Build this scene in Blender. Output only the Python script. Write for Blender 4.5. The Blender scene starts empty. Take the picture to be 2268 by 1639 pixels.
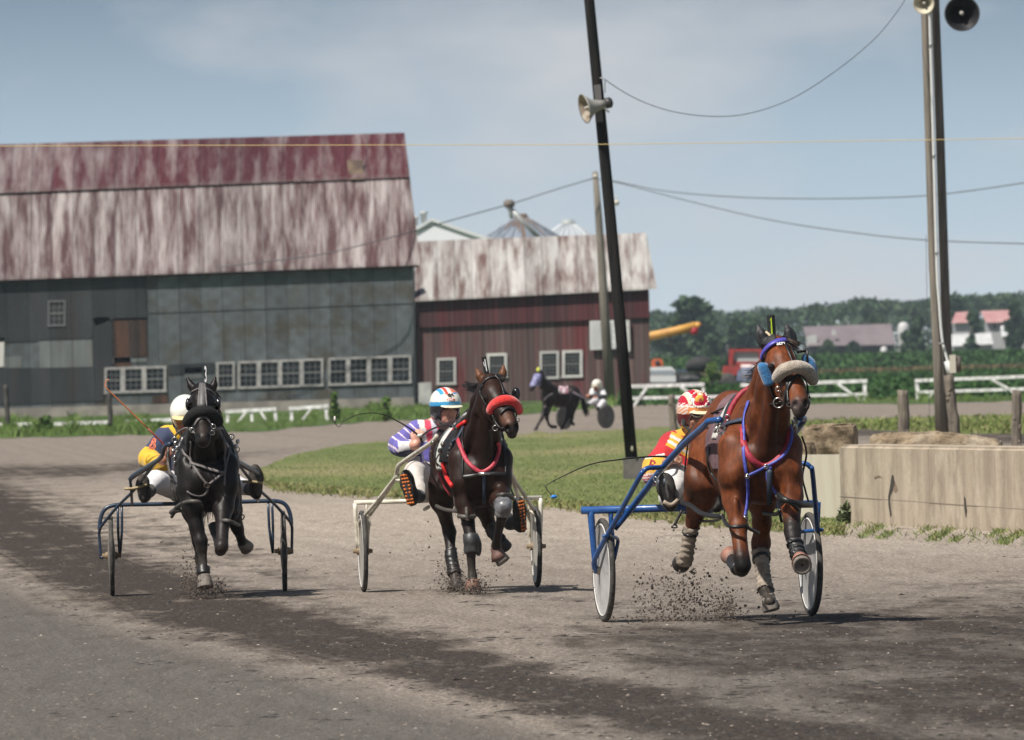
import bpy, bmesh, math, random
import numpy as np
from mathutils import Vector, Matrix
from mathutils.bvhtree import BVHTree
random.seed(7); RNG = np.random.default_rng(7)
SC = bpy.context.scene; COL = SC.collection
PI = math.pi
# ------------------------------------------------------------------ camera
FPX, CX0, CY0 = 26320.0, 1134.0, 819.5      # focal length in photo pixels (photo read at 2268 x 1639)
CAM_H, ROLL, PITCH = 1.8, math.radians(1.5), 30.0 / FPX
cam_d = bpy.data.cameras.new('camera'); cam = bpy.data.objects.new('camera', cam_d); COL.objects.link(cam)
cam_d.sensor_width = 36; cam_d.lens = 36 * FPX / 2268; cam_d.clip_start = 1; cam_d.clip_end = 30000
F = Vector((0, math.cos(PITCH), -math.sin(PITCH))); U0 = Vector((0, math.sin(PITCH), math.cos(PITCH))); R0 = Vector((1, 0, 0))
RT = R0 * math.cos(ROLL) - U0 * math.sin(ROLL); UP = R0 * math.sin(ROLL) + U0 * math.cos(ROLL)
cam.matrix_world = Matrix(((RT.x, UP.x, -F.x, 0), (RT.y, UP.y, -F.y, 0), (RT.z, UP.z, -F.z, CAM_H), (0, 0, 0, 1)))
SC.camera = cam
cam_d.dof.use_dof = True; cam_d.dof.focus_distance = 80.5; cam_d.dof.aperture_fstop = 15
CAMP = np.array((0, 0, CAM_H))
# ------------------------------------------------------------------ light, sky, exposure
SUN_EL, SUN_AZ = math.radians(55), math.radians(-136)     # azimuth from +Y (view direction), negative = to the left
SUN_DIR = Vector((math.sin(SUN_AZ) * math.cos(SUN_EL), math.cos(SUN_AZ) * math.cos(SUN_EL), math.sin(SUN_EL)))
sl = bpy.data.lights.new('sun', 'SUN'); sl.energy = 5.0; sl.angle = math.radians(0.9); sl.color = (1, .95, .87)
so = bpy.data.objects.new('sun', sl); COL.objects.link(so)
so.rotation_euler = SUN_DIR.to_track_quat('Z', 'Y').to_euler(); so.location = (0, 60, 60)
W = bpy.data.worlds.new('World'); SC.world = W; W.use_nodes = True
nt = W.node_tree; nt.nodes.clear(); N = nt.nodes.new; K = nt.links.new
out = N('ShaderNodeOutputWorld'); bg = N('ShaderNodeBackground'); bg2 = N('ShaderNodeBackground'); mx = N('ShaderNodeMixShader')
sky = N('ShaderNodeTexSky'); sky.sky_type = 'NISHITA'; sky.sun_disc = False
sky.sun_elevation = SUN_EL; sky.sun_rotation = SUN_AZ; sky.air_density = 1.2; sky.dust_density = 2.5
K(sky.outputs[0], bg.inputs[0]); bg.inputs[1].default_value = 0.05
tc = N('ShaderNodeTexCoord'); mp = N('ShaderNodeMapping'); mp.inputs['Scale'].default_value = (16, 16, 42)
K(tc.outputs['Generated'], mp.inputs[0])
nz = N('ShaderNodeTexNoise'); nz.inputs['Scale'].default_value = 1.6; nz.inputs['Detail'].default_value = 5; nz.inputs['Roughness'].default_value = .5
K(mp.outputs[0], nz.inputs[0])
sp = N('ShaderNodeSeparateXYZ'); K(tc.outputs['Generated'], sp.inputs[0])
rz = N('ShaderNodeValToRGB'); K(sp.outputs[2], rz.inputs[0])          # thin haze by elevation
e = rz.color_ramp.elements; e[0].position = 0.0; e[0].color = (.53, .625, .69, 1); e[1].position = .034; e[1].color = (.15, .215, .295, 1)
ee = rz.color_ramp.elements.new(.018); ee.color = (.36, .46, .55, 1)
rn = N('ShaderNodeValToRGB'); K(nz.outputs[0], rn.inputs[0])
e = rn.color_ramp.elements; e[0].position = .40; e[0].color = (0, 0, 0, 1); e[1].position = .68; e[1].color = (1, 1, 1, 1)
cm = N('ShaderNodeMixRGB'); K(rn.outputs[0], cm.inputs[0]); K(rz.outputs[0], cm.inputs[1]); cm.inputs[2].default_value = (.54, .545, .565, 1)
K(cm.outputs[0], bg2.inputs[0]); bg2.inputs[1].default_value = 0.96
rf = N('ShaderNodeValToRGB'); K(sp.outputs[2], rf.inputs[0])          # the cloud veil thins out overhead
e = rf.color_ramp.elements; e[0].position = .045; e[0].color = (.95, .95, .95, 1); e[1].position = .13; e[1].color = (.12, .12, .12, 1)
K(rf.outputs[0], mx.inputs[0]); K(bg.outputs[0], mx.inputs[1]); K(bg2.outputs[0], mx.inputs[2]); K(mx.outputs[0], out.inputs[0])
vs = SC.view_settings; vs.view_transform = 'Standard'; vs.look = 'None'; vs.exposure = 0.34; vs.gamma = 1
SC.cycles.max_bounces = 6; SC.cycles.volume_bounces = 0
# ------------------------------------------------------------------ projection helpers
def ray(x, y):
    return np.array(F * FPX + RT * (x - CX0) + UP * (CY0 - y))
def at(x, y, Y):                     # the point of the world plane y = Y seen at a photo pixel
    d = ray(x, y); return CAMP + d * (Y / d[1])
def ground(x, y, z=0.0):
    d = ray(x, y); return CAMP + d * ((z - CAM_H) / d[2])
def pix(p):                          # world -> photo pixel
    q = Vector(p) - Vector((0, 0, CAM_H)); f = q.dot(F); return CX0 + FPX * q.dot(RT) / f, CY0 - FPX * q.dot(UP) / f
# ------------------------------------------------------------------ materials
MATS = {}
def M(name, c, rough=.65, c2=None, scale=6., detail=5., lo=.4, hi=.6, bump=0., bscale=None, bdist=.01, metal=0., attr=False, st=(1, 1, 1), spec=.5, sheen=0., c3=None, s3=1., coat=0.):
    if name in MATS: return MATS[name]
    m = bpy.data.materials.new(name); m.use_nodes = True; t = m.node_tree; b = t.nodes['Principled BSDF']
    n = t.nodes.new; k = t.links.new
    b.inputs['Roughness'].default_value = rough; b.inputs['Metallic'].default_value = metal
    b.inputs['Specular IOR Level'].default_value = spec; b.inputs['Sheen Weight'].default_value = sheen; b.inputs['Coat Weight'].default_value = coat
    tc = n('ShaderNodeTexCoord'); mp = n('ShaderNodeMapping'); mp.inputs['Scale'].default_value = st; k(tc.outputs['Object'], mp.inputs[0])
    col = None
    if attr:
        a = n('ShaderNodeAttribute'); a.attribute_name = 'Col'; col = a.outputs['Color']
    if c2 is not None:
        z = n('ShaderNodeTexNoise'); z.inputs['Scale'].default_value = scale; z.inputs['Detail'].default_value = detail; z.inputs['Roughness'].default_value = .6
        k(mp.outputs[0], z.inputs[0])
        r = n('ShaderNodeValToRGB'); k(z.outputs[0], r.inputs[0]); r.color_ramp.elements[0].position = lo; r.color_ramp.elements[1].position = hi
        x = n('ShaderNodeMixRGB'); k(r.outputs[0], x.inputs[0])
        if col is not None:
            x.blend_type = 'MULTIPLY'; x.inputs[0].default_value = 1; k(col, x.inputs[1])
            r.color_ramp.elements[0].color = (*c, 1); r.color_ramp.elements[1].color = (*c2, 1)
            t.links.remove(x.inputs[0].links[0]); x.inputs[0].default_value = 1; k(r.outputs[0], x.inputs[2])
        else:
            x.inputs[1].default_value = (*c, 1); x.inputs[2].default_value = (*c2, 1)
        col = x.outputs[0]
        if c3 is not None:
            z3 = n('ShaderNodeTexNoise'); z3.inputs['Scale'].default_value = s3; z3.inputs['Detail'].default_value = 4; k(mp.outputs[0], z3.inputs[0])
            r3 = n('ShaderNodeValToRGB'); k(z3.outputs[0], r3.inputs[0]); r3.color_ramp.elements[0].position = .48; r3.color_ramp.elements[1].position = .62
            x3 = n('ShaderNodeMixRGB'); k(r3.outputs[0], x3.inputs[0]); k(col, x3.inputs[1]); x3.inputs[2].default_value = (*c3, 1); col = x3.outputs[0]
    if col is not None: k(col, b.inputs['Base Color'])
    else: b.inputs['Base Color'].default_value = (*c, 1)
    if bump:
        zb = n('ShaderNodeTexNoise'); zb.inputs['Scale'].default_value = bscale or scale * 4; zb.inputs['Detail'].default_value = 4; k(mp.outputs[0], zb.inputs[0])
        bp = n('ShaderNodeBump'); bp.inputs['Strength'].default_value = bump; bp.inputs['Distance'].default_value = bdist; k(zb.outputs[0], bp.inputs['Height']); k(bp.outputs[0], b.inputs['Normal'])
    MATS[name] = m; return m
# ------------------------------------------------------------------ mesh accumulator
def vsub(a, b): return np.asarray(a, float) - np.asarray(b, float)
def unit(v):
    v = np.asarray(v, float); l = np.linalg.norm(v); return v / l if l > 1e-9 else v
def catmull(P, n=6):
    P = [np.asarray(p, float) for p in P]
    if len(P) < 3: return P
    Q = [2 * P[0] - P[1]] + P + [2 * P[-1] - P[-2]]; o = []
    for i in range(1, len(Q) - 2):
        a, b, c, d = Q[i - 1:i + 3]
        for j in range(n):
            t = j / n; o.append(.5 * (2 * b + (c - a) * t + (2 * a - 5 * b + 4 * c - d) * t * t + (3 * b - a - 3 * c + d) * t ** 3))
    o.append(P[-1]); return o
class MB:
    def __init__(s): s.v = []; s.f = []; s.mi = []; s.c = []; s.cur = (1, 1, 1); s.m = 0
    def add(s, V, Fc):
        o = len(s.v); s.v += [tuple(map(float, p)) for p in V]; s.c += [s.cur] * len(V)
        s.f += [tuple(o + i for i in f) for f in Fc]; s.mi += [s.m] * len(Fc); return s
    def box(s, c, d, R=None):
        c = np.asarray(c, float); d = np.asarray(d, float) / 2
        V = np.array([(x, y, z) for x in (-1, 1) for y in (-1, 1) for z in (-1, 1)]) * d
        if R is not None: V = V @ np.asarray(R).T
        return s.add(V + c, [(0, 1, 3, 2), (4, 6, 7, 5), (0, 4, 5, 1), (2, 3, 7, 6), (0, 2, 6, 4), (1, 5, 7, 3)])
    def hexa(s, q, back):              # a quad pushed back along a vector: a solid panel
        q = [np.asarray(p, float) for p in q]; b = [p + np.asarray(back, float) for p in q]
        n = len(q); fs = [tuple(range(n)), tuple(range(2 * n - 1, n - 1, -1))] + [(i, i + n, (i + 1) % n + n, (i + 1) % n) for i in range(n)]
        return s.add(q + b, fs)
    def tube(s, P, r, n=10, sm=0, cap=True, fl=1.0):
        if np.ndim(P[0]) and len(P[0]) == 4: r = [p[3] for p in P]; P = [p[:3] for p in P]
        if np.isscalar(r): r = [r] * len(P)
        if sm:
            Q = catmull([np.append(p, q) for p, q in zip(P, r)], sm); P = [q[:3] for q in Q]; r = [max(q[3], 1e-4) for q in Q]
        P = [np.asarray(p, float) for p in P]; V = []; Fc = []; up = None
        for i, p in enumerate(P):
            t = unit(P[min(i + 1, len(P) - 1)] - P[max(i - 1, 0)])
            if up is None:
                up = np.array((0, 0, 1.)) if abs(t[2]) < .9 else np.array((1., 0, 0))
            a = unit(np.cross(t, up)); b = unit(np.cross(a, t)); up = b
            for j in range(n):
                w = 2 * PI * j / n; V.append(p + (a * math.cos(w) + b * math.sin(w) * fl) * r[i])
        for i in range(len(P) - 1):
            for j in range(n): k2 = (j + 1) % n; Fc.append((i * n + j, i * n + k2, (i + 1) * n + k2, (i + 1) * n + j))
        if cap: Fc += [tuple(range(n - 1, -1, -1)), tuple(range((len(P) - 1) * n, len(P) * n))]
        return s.add(V, Fc)
    def ring(s, c, ax, R, r, n=20, m=6):
        ax = unit(ax); a = unit(np.cross(ax, (0.3, .2, .93))); b = np.cross(ax, a); c = np.asarray(c, float); V = []; Fc = []
        for i in range(n):
            w = 2 * PI * i / n; e = a * math.cos(w) + b * math.sin(w)
            for j in range(m): u = 2 * PI * j / m; V.append(c + e * (R + r * math.cos(u)) + ax * r * math.sin(u))
        for i in range(n):
            for j in range(m): Fc.append((i * m + j, ((i + 1) % n) * m + j, ((i + 1) % n) * m + (j + 1) % m, i * m + (j + 1) % m))
        return s.add(V, Fc)
    def lathe(s, o, ax, prof, n=32, cap=True):   # prof: (distance along axis, radius)
        ax = unit(ax); a = unit(np.cross(ax, (0.31, .17, .93))); b = np.cross(ax, a); o = np.asarray(o, float); V = []; Fc = []
        for h, r in prof:
            for j in range(n): w = 2 * PI * j / n; V.append(o + ax * h + (a * math.cos(w) + b * math.sin(w)) * r)
        for i in range(len(prof) - 1):
            for j in range(n): k2 = (j + 1) % n; Fc.append((i * n + j, i * n + k2, (i + 1) * n + k2, (i + 1) * n + j))
        if cap and prof[0][1] > 1e-4: Fc.append(tuple(range(n - 1, -1, -1)))
        if cap and prof[-1][1] > 1e-4: Fc.append(tuple(range((len(prof) - 1) * n, len(prof) * n)))
        return s.add(V, Fc)
    def ribbon(s, P, Nn, w, th=.006):  # flat strap with a face normal per point
        P = [np.asarray(p, float) for p in P]; V = []; Fc = []; L = len(P)
        if np.isscalar(w): w = [w] * L
        for i, p in enumerate(P):
            t = unit(P[min(i + 1, L - 1)] - P[max(i - 1, 0)]); nn = unit(Nn[i]); b = unit(np.cross(t, nn))
            V += [p + b * w[i] / 2, p + b * w[i] / 2 + nn * th, p - b * w[i] / 2 + nn * th, p - b * w[i] / 2]
        for i in range(L - 1):
            for j in range(4): Fc.append((i * 4 + j, i * 4 + (j + 1) % 4, (i + 1) * 4 + (j + 1) % 4, (i + 1) * 4 + j))
        Fc += [(3, 2, 1, 0), tuple(range((L - 1) * 4, L * 4))]
        return s.add(V, Fc)
    def ball(s, c, r, nu=14, nv=9):
        c = np.asarray(c, float); r = np.ones(3) * r; V = [c + r * (0, 0, 1)]; Fc = []
        for i in range(1, nv):
            a = PI * i / nv
            for j in range(nu): w = 2 * PI * j / nu; V.append(c + r * (math.sin(a) * math.cos(w), math.sin(a) * math.sin(w), math.cos(a)))
        V.append(c - r * (0, 0, 1)); e = len(V) - 1
        for j in range(nu):
            k2 = (j + 1) % nu; Fc.append((0, 1 + j, 1 + k2)); Fc.append((e, 1 + (nv - 2) * nu + k2, 1 + (nv - 2) * nu + j))
            for i in range(nv - 2): Fc.append((1 + i * nu + j, 1 + (i + 1) * nu + j, 1 + (i + 1) * nu + k2, 1 + i * nu + k2))
        return s.add(V, Fc)
    def build(s, name, mat, parent=None, base=None, smooth=True, fix=True):
        if base is None:
            base = (0, 0, 0); q = parent
            while q is not None: base = q.location; q = q.parent
        return link_mesh(name, np.array(s.v) - np.asarray(base), s.f, mat, parent, s.c if any(c != (1, 1, 1) for c in s.c) else None, s.mi, smooth, fix)
def link_mesh(name, V, Fc, mat, parent=None, cols=None, mi=None, smooth=True, fix=True):
    me = bpy.data.meshes.new(name); me.from_pydata(np.asarray(V).tolist(), [], Fc if isinstance(Fc, list) else Fc.tolist())
    for m in (mat if isinstance(mat, (list, tuple)) else [mat]): me.materials.append(m)
    if mi is not None and max(mi, default=0) > 0: me.polygons.foreach_set('material_index', mi)
    if cols is not None:
        ca = me.color_attributes.new('Col', 'FLOAT_COLOR', 'POINT'); c4 = np.ones((len(V), 4), np.float32); c4[:, :3] = np.asarray(cols); ca.data.foreach_set('color', c4.ravel())
    me.update()
    if fix:
        b = bmesh.new(); b.from_mesh(me); bmesh.ops.recalc_face_normals(b, faces=b.faces); b.to_mesh(me); b.free()
    if smooth:
        me.polygons.foreach_set('use_smooth', [True] * len(me.polygons))
        if smooth == 'auto': me.set_sharp_from_angle(angle=math.radians(38))
    o = bpy.data.objects.new(name, me); COL.objects.link(o)
    if parent is not None: o.parent = parent
    return o
def tag(o, label, cat, group=None, kind=None):
    if label: o['label'] = label
    if cat: o['category'] = cat
    if group: o['group'] = group
    if kind: o['kind'] = kind
    return o
def thing(name, label, cat, loc, rz=0., group=None):
    o = bpy.data.objects.new(name, None); COL.objects.link(o); o.location = Vector([float(v) for v in loc]); o.rotation_euler = (0, 0, rz); o.empty_display_size = .2
    return tag(o, label, cat, group)
# ------------------------------------------------------------------ rig frames: read joints off the photo, at their own depth along the horse
class Rig:
    def __init__(s, px, py, yaw, cx, cy, sc, z=0):
        g = ground(px, py); s.o = np.array((g[0], g[1], 0.)); s.yaw = yaw; s.cx, s.cy, s.sc = cx, cy, sc
        c, w = math.cos(yaw), math.sin(yaw); s.R = np.array(((c, -w, 0), (w, c, 0), (0, 0, 1.))); s.cl = s.R.T @ (CAMP - s.o)
    def dl(s, zx, zy): return s.R.T @ ray(s.cx + zx * s.sc, s.cy + zy * s.sc)
    def L(s, zx, zy, yl):
        d = s.dl(zx, zy); return s.cl + d * ((yl - s.cl[1]) / d[1])
    def P(s, *a): return [np.append(s.L(*q[:3]), q[3]) if len(q) > 3 else s.L(*q) for q in a]
    def W(s, p): return s.R @ np.asarray(p, float) + s.o
    def thing(s, name, label, cat, base, group=None):
        t = thing(name, label, cat, s.W(base), s.yaw, group); t_base[t.name] = np.asarray(base, float); return t
t_base = {}
# ------------------------------------------------------------------ signed-distance sculpting (bodies as one continuous skin)
def d_rc(p, q):
    a, b, ra, rb, fx = q; s = np.array((1 / fx, 1, 1)); a = a * s; b = b * s; p = p * s
    ab = b - a; t = np.clip(((p - a) @ ab) / max(ab @ ab, 1e-9), 0, 1); d = p - a - t[..., None] * ab
    return (np.sqrt((d * d).sum(-1)) - (ra + (rb - ra) * t) / 1.0) * (fx if fx < 1 else 1)
def d_el(p, q):
    c, r, R = q; p = p - c
    if R is not None: p = p @ R
    k0 = np.sqrt(((p / r) ** 2).sum(-1)); k1 = np.sqrt(((p / r ** 2) ** 2).sum(-1)); return k0 * (k0 - 1) / np.maximum(k1, 1e-6)
class Sculpt:
    def __init__(s, h=.012, k=.05): s.h = h; s.k = k; s.pr = []; s.paint = []; s.cut = []; s.dust = 0
    def chain(s, P, col=None, k=None, fx=1.):
        for a, b in zip(P[:-1], P[1:]): s.pr.append((d_rc, (np.array(a[:3]), np.array(b[:3]), a[3], b[3], fx), s.k if k is None else k, col))
        return s
    def ell(s, c, r, col=None, k=None, R=None):
        s.pr.append((d_el, (np.array(c[:3]), np.ones(3) * r, R), s.k if k is None else k, col)); return s
    def dent(s, c, r, k=.01, R=None): s.cut.append((d_el, (np.array(c[:3]), np.ones(3) * r, R), k)); return s
    def groove(s, P, k=.05):
        for a, b in zip(P[:-1], P[1:]): s.cut.append((d_rc, (np.array(a[:3]), np.array(b[:3]), a[3], b[3], 1.), k))
        return s
    def dab(s, c, r, col, soft=.006): s.paint.append((np.array(c[:3]), np.ones(3) * r, col, soft)); return s
    def ext(s, q):
        f, a = q[0], q[1]
        if f is d_rc:
            m = max(a[2], a[3]) * max(1, a[4]); return np.minimum(a[0], a[1]) - m, np.maximum(a[0], a[1]) + m
        m = a[1].max() if a[2] is not None else a[1]; return a[0] - m, a[0] + m
    def mesh(s, relax=2):
        E = [s.ext(q) for q in s.pr]; lo = np.min([e[0] for e in E], 0) - 3 * s.h; hi = np.max([e[1] for e in E], 0) + 3 * s.h
        n = np.ceil((hi - lo) / s.h).astype(int) + 1; G = np.full(n, .25, np.float32)
        def box(e, m):
            i0 = np.clip(np.floor((e[0] - m - lo) / s.h).astype(int), 0, n - 1); i1 = np.clip(np.ceil((e[1] + m - lo) / s.h).astype(int) + 1, 1, n); return i0, i1
        def pts(i0, i1):
            g = np.meshgrid(*[np.arange(i0[a], i1[a], dtype=np.float32) * s.h + lo[a] for a in range(3)], indexing='ij'); return np.stack(g, -1).astype(np.float32)
        for q, e in zip(s.pr, E):
            i0, i1 = box(e, max(q[2], .02) + 2 * s.h); sl_ = tuple(slice(a, b) for a, b in zip(i0, i1)); d = q[0](pts(i0, i1), q[1]); g = G[sl_]; k = max(q[2], 1e-4)
            hh = np.maximum(k - np.abs(g - d), 0) / k; G[sl_] = np.minimum(g, d) - hh * hh * k * .25
        for q in s.cut:
            e = s.ext(q); i0, i1 = box(e, q[2] + 2 * s.h)
            if (i1 <= i0).any(): continue
            sl_ = tuple(slice(a, b) for a, b in zip(i0, i1)); d = -q[0](pts(i0, i1), q[1]); g = G[sl_]; k = q[2]
            hh = np.maximum(k - np.abs(g - d), 0) / k; G[sl_] = np.maximum(g, d) + hh * hh * k * .25
        V, Fc = nets(G, s.h, lo)
        for _ in range(relax):
            a = np.zeros_like(V); c = np.zeros(len(V))
            for i in range(4):
                j = Fc[:, (i + 1) % 4]; np.add.at(a, Fc[:, i], V[j]); np.add.at(c, Fc[:, i], 1); np.add.at(a, j, V[Fc[:, i]]); np.add.at(c, j, 1)
            V = V * .4 + .6 * a / np.maximum(c, 1)[:, None]
        s.V, s.F = V, Fc; s.bvh = BVHTree.FromPolygons(V.tolist(), Fc.tolist()); return V, Fc
    def colors(s, default, tau=.012):
        V = s.V; num = np.zeros((len(V), 3)); den = np.zeros(len(V)) + 1e-9
        for q in s.pr:
            w = np.exp(-np.clip(q[0](V, q[1]), -.05, .4) / tau); num += w[:, None] * np.array(q[3] if q[3] is not None else default); den += w
        c = num / den[:, None]
        if s.dust:
            w = (np.clip((s.dust - V[:, 2]) / s.dust, 0, 1) * .5)[:, None]; c = c * (1 - w) + np.array((.11, .09, .072)) * w
        for o, r, col, soft in s.paint:
            k = np.sqrt((((V - o) / r) ** 2).sum(1)); w = np.clip((1 + soft / r.min() - k) / (2 * soft / r.min()), 0, 1)[:, None]; c = c * (1 - w) + np.array(col) * w
        return c
    def build(s, name, mat, parent, default, relax=2, colfn=None):
        if not hasattr(s, 'V'): s.mesh(relax)
        c = s.colors(default)
        if colfn is not None: c = colfn(s.V, c)
        return link_mesh(name, s.V - t_base.get(parent.name, 0) if parent is not None else s.V, s.F, mat, parent, c, None, True, True)
def nets(G, h, lo):
    S = G < 0; n = np.array(G.shape); C = np.zeros(n - 1, np.int8)
    offs = [(i, j, k) for i in (0, 1) for j in (0, 1) for k in (0, 1)]
    for o in offs: C += S[o[0]:n[0] - 1 + o[0], o[1]:n[1] - 1 + o[1], o[2]:n[2] - 1 + o[2]]
    I = np.argwhere((C > 0) & (C < 8)); idx = np.full(n - 1, -1, np.int64); idx[tuple(I.T)] = np.arange(len(I))
    acc = np.zeros((len(I), 3)); cnt = np.zeros(len(I))
    for a in offs:
        for ax in range(3):
            if a[ax]: continue
            b = list(a); b[ax] = 1; ga = G[tuple((I + a).T)]; gb = G[tuple((I + b).T)]; m = (ga < 0) != (gb < 0)
            t = np.where(m, ga / np.where(ga == gb, 1, ga - gb), 0); p = np.array(a, float)[None] + np.zeros((len(I), 3)); p[:, ax] += t; acc[m] += p[m]; cnt[m] += 1
    V = lo + (I + acc / np.maximum(cnt, 1)[:, None]) * h; Fs = []
    for ax in range(3):
        o = [1, 2] if ax == 0 else [2, 0] if ax == 1 else [0, 1]; sa = [slice(None)] * 3; sb = [slice(None)] * 3; sa[ax] = slice(0, -1); sb[ax] = slice(1, None)
        E = np.argwhere(S[tuple(sa)] != S[tuple(sb)]); E = E[(E[:, o[0]] > 0) & (E[:, o[1]] > 0) & (E[:, o[0]] < n[o[0]] - 1) & (E[:, o[1]] < n[o[1]] - 1)]
        q = []
        for d in ((0, 0), (1, 0), (1, 1), (0, 1)):
            e_ = E.copy(); e_[:, o[0]] -= d[0]; e_[:, o[1]] -= d[1]; q.append(idx[tuple(e_.T)])
        q = np.stack(q, 1); fl = ~S[tuple(E.T)]; q[fl] = q[fl][:, ::-1]; Fs.append(q)
    return V, np.concatenate(Fs)
def hit(rig, bvh, zx, zy, off=.004, prev=None):
    d = rig.dl(zx, zy); l, n, i, dist = bvh.ray_cast(Vector(rig.cl), Vector(unit(d)))
    if l is None:
        q = rig.L(zx, zy, prev[0][1] if prev is not None else -2.0); l, n, i, dist = bvh.find_nearest(Vector(q))
    return np.array(l) + np.array(n) * off, np.array(n)
def strap(mb, rig, bvh, pts, w=.025, th=.006, off=.003, n=5):
    """a strap lying on the skin along the given photo points"""
    Z = catmull([np.array(p, float) for p in pts], n) if len(pts) > 2 else [np.array(pts[0], float) * (1 - t) + np.array(pts[1], float) * t for t in np.linspace(0, 1, 8)]
    H = []; pv = None
    for z in Z: pv = hit(rig, bvh, z[0], z[1], off, pv); H.append(pv)
    P = np.array([h[0] for h in H]); Q = P.copy()
    for _ in range(2): Q[1:-1] = .5 * P[1:-1] + .25 * (P[:-2] + P[2:]); P = Q.copy()
    mb.ribbon(P, [h[1] for h in H], w, th); return P
def text_mesh(txt, size, bold=0.):
    cu = bpy.data.curves.new('t', 'FONT'); cu.body = txt; cu.size = size; cu.align_x = 'CENTER'; cu.align_y = 'CENTER'; cu.offset = bold; cu.resolution_u = 3
    o = bpy.data.objects.new('t', cu); me = bpy.data.meshes.new_from_object(o)
    V = np.array([v.co[:] for v in me.vertices]); Fc = [tuple(p.vertices) for p in me.polygons]; bpy.data.objects.remove(o); bpy.data.meshes.remove(me); bpy.data.curves.remove(cu); return V, Fc
# ------------------------------------------------------------------ shared builders for rigs
BLK = M('black_leather', (.012, .011, .011), .42, bump=.2, bscale=60, bdist=.003)
BRN = M('brown_leather', (.07, .045, .03), .5, (.035, .025, .02), 30)
STEEL = M('bright_steel', (.55, .54, .52), .28, metal=1.)
RUB = M('tyre_rubber', (.028, .026, .025), .85, (.075, .068, .06), 22, bump=.3, bscale=90)
SKIN = M('skin_coat', (.75, .75, .75), .5, (1.1, 1.1, 1.1), 14, attr=True, bump=.15, bscale=120, bdist=.002)
CLOTH = M('cloth_coat', (.82, .82, .82), .8, (1.08, 1.08, 1.08), 9, attr=True, bump=.5, bscale=9, bdist=.03, sheen=.2)
SHELLM = M('painted_helmet', (1, 1, 1), .22, attr=True, coat=.6)
def coat_mat(nm, r=.42, lo=.55, hi=1.4):
    m = M(nm, (lo,) * 3, r, (hi,) * 3, 5, attr=True, bump=.3, bscale=16, bdist=.02, st=(1, 1, .4), lo=.36, hi=.66, spec=.24); t = m.node_tree; b = t.nodes['Principled BSDF']
    src = b.inputs['Base Color'].links[0].from_socket; mp = [n for n in t.nodes if n.type == 'MAPPING'][0]; z = t.nodes.new('ShaderNodeTexNoise'); z.inputs['Scale'].default_value = 42; z.inputs['Detail'].default_value = 3; t.links.new(mp.outputs[0], z.inputs[0]); rr = t.nodes.new('ShaderNodeValToRGB'); t.links.new(z.outputs[0], rr.inputs[0]); e = rr.color_ramp.elements; e[0].position = .3; e[1].position = .7; e[0].color = (.62, .62, .62, 1); e[1].color = (1.3, 1.3, 1.3, 1); x = t.nodes.new('ShaderNodeMixRGB'); x.blend_type = 'MULTIPLY'; x.inputs[0].default_value = 1; t.links.new(src, x.inputs[1]); t.links.new(rr.outputs[0], x.inputs[2]); t.links.new(x.outputs[0], b.inputs['Base Color']); return m
def vnormals(V, Fc):
    n = np.zeros_like(V); a = V[Fc[:, 2]] - V[Fc[:, 0]]; b = V[Fc[:, 3]] - V[Fc[:, 1]]; c = np.cross(a, b)
    for i in range(4): np.add.at(n, Fc[:, i], c)
    return n / np.maximum(np.linalg.norm(n, axis=1), 1e-9)[:, None]
def shell(S, mask, off, name, mat, parent, col=None, colfn=None, wob=0.):
    """a close-fitting cover: the faces of a body inside a region, lifted off the skin and given an edge"""
    if not hasattr(S, 'N'): S.N = vnormals(S.V, S.F)
    m = mask(S.V); f = S.F[m[S.F].all(1)]
    if not len(f): return None
    u, inv = np.unique(f, return_inverse=True); f = inv.reshape(f.shape); n = len(u); nn = S.N[u]
    o = off if not wob else off + wob * np.sin(S.V[u] @ np.array((31., 43., 170.)))[:, None]
    V = np.concatenate([S.V[u] + nn * o, S.V[u] - nn * .004]); e = {}
    for q in f.tolist():
        for i in range(4):
            a, b = q[i], q[(i + 1) % 4]
            if (b, a) in e: del e[(b, a)]
            else: e[(a, b)] = 1
    rim = [(b, a, a + n, b + n) for a, b in e]
    c = None
    if colfn is not None: c = np.concatenate([colfn(S.V[u])] * 2)
    elif col is not None: c = np.tile(np.array(col, float), (2 * n, 1))
    b0 = t_base.get(parent.name, 0)
    return link_mesh(name, V - b0, f.tolist() + rim, mat, parent, c, None, True, True)
def seg_mask(a, b, t0, t1, rad):
    a = np.array(a[:3]); b = np.array(b[:3]); ab = b - a
    def f(V):
        t = ((V - a) @ ab) / (ab @ ab); d = np.linalg.norm(V - a - t[:, None] * ab, axis=1); return (t > t0) & (t < t1) & (d < rad)
    return f
def hoop(bvh, c, u, v, a0, a1, n=28, off=.006):
    P = []; Nn = []
    for i in range(n + 1):
        w = math.radians(a0 + (a1 - a0) * i / n); d = unit(np.array(u) * math.cos(w) + np.array(v) * math.sin(w))
        l, nn, _, _ = bvh.ray_cast(Vector(np.asarray(c) + d * .9), Vector(-d))
        if l is not None: P.append(np.array(l) + np.array(nn) * off); Nn.append(np.array(nn))
    return P, Nn
def put(name, mb, mat, th, smooth=True): return mb.build(name, mat, th, t_base.get(th.name, (0, 0, 0)), smooth)
def sub(name, mb, mat, part, th, smooth=True):   # a sub-part under a part (parts sit at their thing's origin)
    return mb.build(name, mat, part, t_base.get(th.name, (0, 0, 0)), smooth)
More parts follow.
